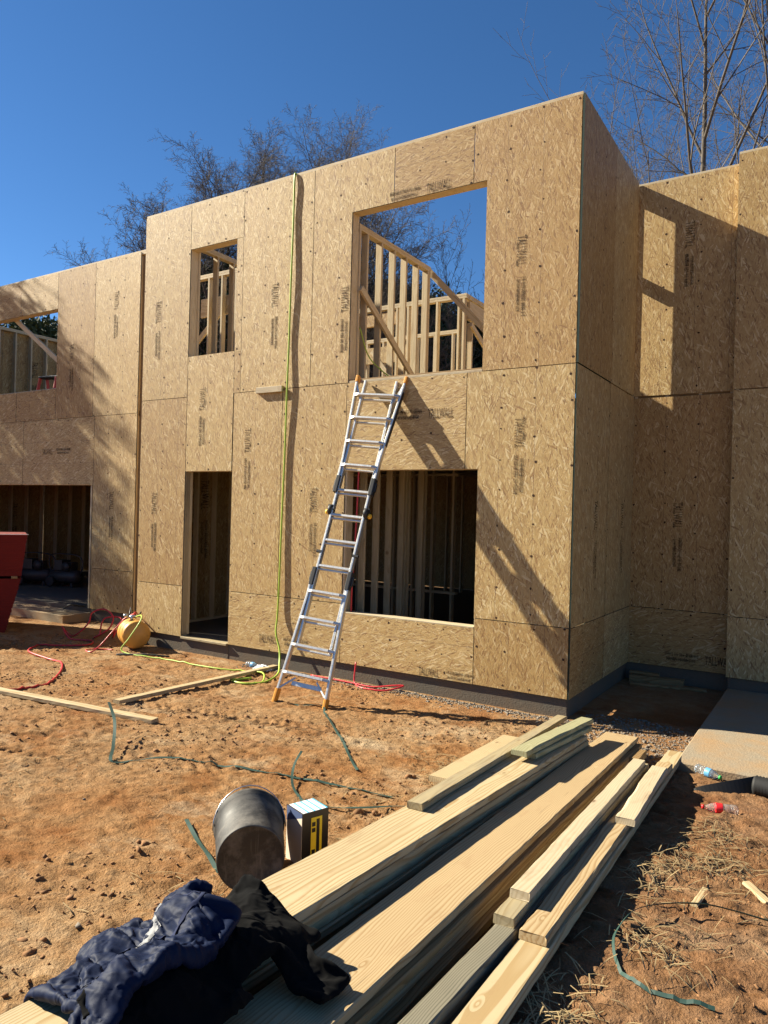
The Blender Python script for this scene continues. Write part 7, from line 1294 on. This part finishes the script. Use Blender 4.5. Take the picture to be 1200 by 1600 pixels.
r = np.clip(rng.lognormal(-5.05,.55,len(x)),.002,.026); r = np.where(x > 1.2, np.minimum(r, .011), r); scatter('dirt_clods', 'clods of red clay strewn over the soil', 'clod', np.stack([x,y,gzv(x,y)+r*.15],-1), r)
n = 2600; x = rng.uniform(-4.4,.1,n); y = -.05-np.abs(rng.normal(0,.10,n))*rng.uniform(.3,1.5,n); xa_ = rng.uniform(.1,1.2,2600); ya_ = rng.uniform(-1.0,.6,2600)+.0; kk = (ya_ < .5-.3*np.abs(xa_-.6)); x = np.concatenate([x, xa_[kk]]); y = np.concatenate([y, ya_[kk]])
r = np.clip(rng.lognormal(-5.0,.45,len(x)),.003,.018); scatter('gravel', 'grey gravel and mortar crumbs along the footing', 'gravel', np.stack([x,y,gzv(x,y)+r*.3],-1), r)
def straw(n, xs, ys, dens, L0, L1, name, label, clump=None):
    x = rng.uniform(*xs, n); y = rng.uniform(*ys, n)
    if clump is not None: x, y = clump(n)
    k = fbm(x*1.3+4, y*1.3, 51, 3) > dens; k &= ~((x > .34) & (x < 1.42) & (y < -.9)); x, y = x[k], y[k]; n = len(x)
    a = rng.uniform(0, 3.1416, n); L = rng.uniform(L0, L1, n)*.5; w = rng.uniform(.0009,.0026,n)**1.0; el = np.abs(rng.normal(0,.22,n))
    dx, dy = np.cos(a)*L, np.sin(a)*L; nx, ny = -np.sin(a)*w, np.cos(a)*w
    z0 = gzv(x-dx,y-dy)+.003; z1 = gzv(x+dx,y+dy)+.003+el*L*1.4; zm = np.maximum((z0+z1)/2, gzv(x,y)+.004)+L*.12
    def P(px,py,pz): return np.stack([px,py,pz],-1)
    V = np.stack([P(x-dx-nx,y-dy-ny,z0),P(x-dx+nx,y-dy+ny,z0),P(x-nx*1.2,y-ny*1.2,zm),P(x+nx*1.2,y+ny*1.2,zm),P(x+dx-nx,y+dy-ny,z1),P(x+dx+nx,y+dy+ny,z1),P(x,y,zm-w*1.5)],1)
    b = (np.arange(n)*7)[:,None,None]; F = (np.array([[0,2,3,1],[2,4,5,3],[0,1,6,2],[1,3,6,6]])[:3][None]+b).reshape(-1,4); bulk(name, label, 'straw', V.reshape(-1,3), F)
straw(900, (-.9,2.9), (-6.0,-.6), .48, .03, .17, 'straw', 'dry straw scattered on the soil round the lumber')
straw(3000, (-6,.2), (-5.8,-.5), .56, .02, .09, 'straw', 'thin dry grass stems on the red soil of the yard')
def cl(n):
    c = np.array([[1.52,-3.35],[1.46,-4.75],[-.15,-2.15],[-.05,-2.6],[1.75,-2.4],[1.62,-3.0],[1.55,-4.95],[1.7,-4.1],[1.85,-2.9]]); i = rng.integers(0,len(c),n)
    return c[i,0]+rng.normal(0,.10,n), c[i,1]+rng.normal(0,.13,n)
straw(1000, (0,1), (0,1), 0, .03, .15, 'straw', 'tufts of matted straw beside the lumber', cl)
n = 40; x = np.array([-.24,-1.5,-2.2,.05]); y = np.array([-5.52,-4.6,-5.0,-5.3]); r = np.array([.016,.012,.011,.01]); scatter('pebbles', 'pale pebbles on the soil at the lower left', 'gravel', np.stack([x,y,gzv(x,y)+r*.4],-1), r)

# ------------------------------------------------------------------ trees
class TB:
    def __init__(s): s.v = []; s.f = []
    def tube(s, P, R, n):
        base = len(s.v); k = len(P); ref = Vector((.31,.77,.55))
        for i in range(k):
            t = (P[min(i+1,k-1)]-P[max(i-1,0)]); a = t.cross(ref); 
            if a.length < 1e-6: a = t.orthogonal()
            a.normalize(); b = t.cross(a).normalized()
            for j in range(n):
                g = 2*math.pi*j/n; q_ = P[i]+(a*math.cos(g)+b*math.sin(g))*R[i]; s.v.append((q_.x,q_.y,q_.z))
        for i in range(k-1):
            for j in range(n):
                s.f.append((base+i*n+j, base+i*n+(j+1)%n, base+(i+1)*n+(j+1)%n, base+(i+1)*n+j))
    def mesh(s, name, mat):
        me = bpy.data.meshes.new(name); me.from_pydata(s.v, [], s.f); me.materials.append(mat)
        me.polygons.foreach_set('use_smooth', [True]*len(s.f)); me.update(); return me
def grow(R, tr, cr, p, d, L, r, depth, cfg):
    """one limb and, recursively, what it carries"""
    k = 7 if depth == 0 else (5 if depth < 3 else (3 if depth == 3 else 2)); P = [p.copy()]; dd = d.copy()
    for i in range(k):
        w = cfg['wob'][min(depth,3)]
        dd = (dd+Vector((R.gauss(0,w),R.gauss(0,w),R.gauss(0,w)+cfg['up'][min(depth,3)]))).normalized(); P.append(P[-1]+dd*L/k)
    e = cfg['end'][min(depth,3)]
    Rr = [max(r*(1-(1-e)*i/k), cfg['min']) for i in range(k+1)]
    (tr if depth == 0 else cr).tube(P, Rr, 7 if depth == 0 else (5 if depth == 1 else 3))
    if depth >= cfg['depth']: return
    nk = cfg['kids'][depth]
    for i in range(nk):
        t = cfg['from'][depth]+(1-cfg['from'][depth])*(i+R.uniform(.1,.9))/nk; t = min(t, .98); idx = t*k; j = min(int(idx), k-1); pt = P[j].lerp(P[j+1], idx-j); dr = (P[j+1]-P[j]).normalized()
        az = i*2.4+R.uniform(-.5,.5); o_ = dr.orthogonal().normalized(); o_ = Matrix.Rotation(az,3,dr) @ o_
        an = math.radians(R.uniform(*cfg['ang'][depth])); nd = (dr*math.cos(an)+o_*math.sin(an)).normalized()
        ln = L*cfg['ratio'][depth]*R.uniform(.7,1.15)*(1-.45*t if depth == 0 else 1-.3*t)
        rr = Rr[j]*R.uniform(.42,.62)
        grow(R, tr, cr, pt, nd, ln, rr, depth+1, cfg)
def bare_tree(seed, x, y, h, r, label, cfg, mat, group, z=-.3, lean=(0,0), name='bare_tree'):
    R = random.Random(seed); tr, cr = TB(), TB(); t = thing(name, label, 'tree', (x,y,z), group)
    grow(R, tr, cr, Vector((0,0,-.3)), Vector((lean[0],lean[1],1)).normalized(), h, r, 0, cfg)
    link('trunk', tr.mesh('trunk', M[mat]), t); link('crown', cr.mesh('crown', M[mat]), t); return t
DENSE = dict(depth=4, kids=(36,13,9,6), ang=((24,55),(28,55),(28,55),(30,60)), ratio=(.40,.50,.44,.44), wob=(.04,.11,.15,.2), up=(.05,.05,.03,.01), end=(.12,.25,.35,.5), min=.0052, **{'from':(.28,.15,.1,.1)})
OPEN = dict(depth=4, kids=(13,8,6,3), ang=((20,42),(24,44),(28,52),(30,60)), ratio=(.50,.52,.45,.45), wob=(.03,.05,.08,.12), up=(.03,.09,.08,.05), end=(.10,.22,.3,.5), min=.0045, **{'from':(.25,.12,.1,.1)})
SLIM = dict(depth=3, kids=(22,8,5), ang=((18,35),(20,45),(25,50)), ratio=(.28,.4,.4), wob=(.02,.05,.09,.1), up=(.03,.06,.05,.03), end=(.10,.25,.4,.5), min=.006, **{'from':(.35,.1,.1)})
gb = 'bare trees behind the house on the left'; gr_ = 'pale barked trees behind the house on the right'
bare_tree(11, -24.4, 15.6, 15.2, .22, 'leftmost bare tree over the low wing, lower than the others', DENSE, 'trunk', gb)
bare_tree(12, -21.8, 16.9, 17.8, .26, 'wide bare tree over the small upper window, its left half', DENSE, 'trunk', gb)
bare_tree(13, -22.0, 20.4, 18.8, .28, 'tallest bare tree behind the front wall, above the hose', DENSE, 'trunk', gb)
bare_tree(14, -20.4, 22.9, 18.4, .26, 'bare tree right of the tallest one, over the front wall', DENSE, 'trunk', gb)
bare_tree(15, -17.6, 20.6, 15.8, .26, 'rightmost bare tree over the front wall, left of the big opening', DENSE, 'trunk', gb)
bare_tree(16, -14.3, 18.4, 13.8, .22, 'dense bare tree seen through the left of the big upper opening', DENSE, 'trunk', gb)
bare_tree(17, -11.98, 21.2, 13.6, .10, 'slim young bare tree in the middle of the big upper opening', SLIM, 'trunk', 'slim trees seen through the opening')
bare_tree(18, -11.5, 23.3, 12.0, .08, 'lower slim bare tree at the right of the big upper opening', SLIM, 'trunk', 'slim trees seen through the opening')
bare_tree(21, -1.0, 12.4, 18.5, .15, 'pale barked tree with the thickest trunk over the recess', OPEN, 'palebark', gr_)
bare_tree(22, .75, 13.5, 18.5, .13, 'pale barked tree at the right edge over the right wall', OPEN, 'palebark', gr_)
bare_tree(23, -2.2, 15.2, 13.2, .12, 'leaning pale tree beside the top corner of the bay', OPEN, 'palebark', gr_, lean=(-.10,0))
bare_tree(24, -1.3, 18.3, 14.0, .12, 'thin pale tree behind the thickest trunk', OPEN, 'palebark', gr_)
bare_tree(25, -3.9, 18.9, 13.5, .11, 'lowest pale tree, half hidden by the bay corner', OPEN, 'palebark', gr_)
# evergreens beyond the house, and the trees left of the yard that shade the wing
def leafmesh(seed, h, r, n, base=.12):
    g = np.random.default_rng(seed); m = 260
    cz = base+(1-base)*g.uniform(0,1,m)**.9; ca = g.uniform(0,6.283,m); cr = r*np.sqrt(g.uniform(.05,1,m))*np.clip(1.15-cz,.12,1)**.7
    C = np.stack([cr*np.cos(ca), cr*np.sin(ca), cz*h],-1); i = g.integers(0,m,n)
    P = C[i]+g.normal(0,.34,(n,3))*np.array([1,1,.7]); a = g.normal(0,1,(n,3)); a /= np.linalg.norm(a,axis=1,keepdims=True); b = np.cross(a,g.normal(0,1,(n,3))); b /= np.linalg.norm(b,axis=1,keepdims=True)
    s1 = g.uniform(.10,.22,n)[:,None]; s2 = g.uniform(.025,.06,n)[:,None]
    V = np.stack([P-a*s1,P+b*s2,P+a*s1,P-b*s2],1).reshape(-1,3); F = np.arange(n*4).reshape(n,4); return V, F
EV = []
for sd in (1,2,3):
    V, F = leafmesh(sd, 10, 2.7, 15000); me = bpy.data.meshes.new('crown'); me.from_pydata(V.tolist(), [], F.tolist()); me.materials.append(M['needles']); EV.append(me)
mb = MB(); mb.tube([(0,0,-.5),(.05,0,4),(0,.05,9.5)], [.2,.14,.03], 8); TM = mb.mesh('trunk', [M['trunk']])
def evergreen(x, y, sc, i, label, group='evergreens beyond the house', rz=0):
    if isinstance(rz, tuple): scv, rz = rz, 0
    else: scv = (sc, sc, sc)
    t = thing('evergreen_tree', label, 'tree', (x,y,-.3), group); t.scale = scv; t.rotation_euler = (0,0,rz)
    link('crown', EV[i % 3], t); link('trunk', TM, t)
for i, (x, y, sc, w) in enumerate(((-26.6,10.4,.98,'second evergreen from the left, in the upper left opening'),(-29.3,13.6,1.05,'evergreen at the right of the upper left opening'),(-32.3,12.7,.85,'leftmost evergreen, cut by the picture edge'),
    (-28.1,21.5,1.5,'evergreen seen at the left of the small upper window'),(-23.1,18.1,1.35,'evergreen seen at the right of the small upper window'),(-22.4,29,1.45,'far evergreen at the left jamb of the big opening'),
    (-19.3,26.3,1.42,'evergreen behind the first interior studs of the big opening'),(-16.7,24.3,1.32,'evergreen behind the middle studs of the big opening'),(-17.4,28.5,1.4,'far evergreen left of the interior corner post'),
    (-15,26.4,1.25,'evergreen right behind the interior corner post'),(-12.8,25.3,1.16,'rightmost evergreen in the big opening'),(-14.2,22.5,1.08,'lower evergreen in front of the others in the big opening'))):
    evergreen(x, y, sc, i, w, rz=i*1.3)
def at_sun(x, y, z, t): return (x-t, y-.19*t, z+.665*t)
SH = dict(DENSE); SH['min'] = .012; SH['kids'] = (20,9,7,5); SH['ratio'] = (.40,.52,.44,.42)
bare_tree(31, -24.5, .6, 15.0, .30, 'bare tree out of view at the left that shades the wing', SH, 'trunk', 'trees left of the yard')
bare_tree(32, -21.0, -.5, 10.5, .25, 'nearer bare tree out of view at the left', SH, 'trunk', 'trees left of the yard')
V, F = leafmesh(9, 10, 2.7, 7000, .15); EV[0] = bpy.data.meshes.new('crown'); EV[0].from_pydata(V.tolist(), [], F.tolist()); EV[0].materials.append(M['needles'])
evergreen(-18.4, -.75, 1, 0, 'thin evergreen out of view at the left, shading the garage opening', 'trees left of the yard', (.55,.42,1.06))
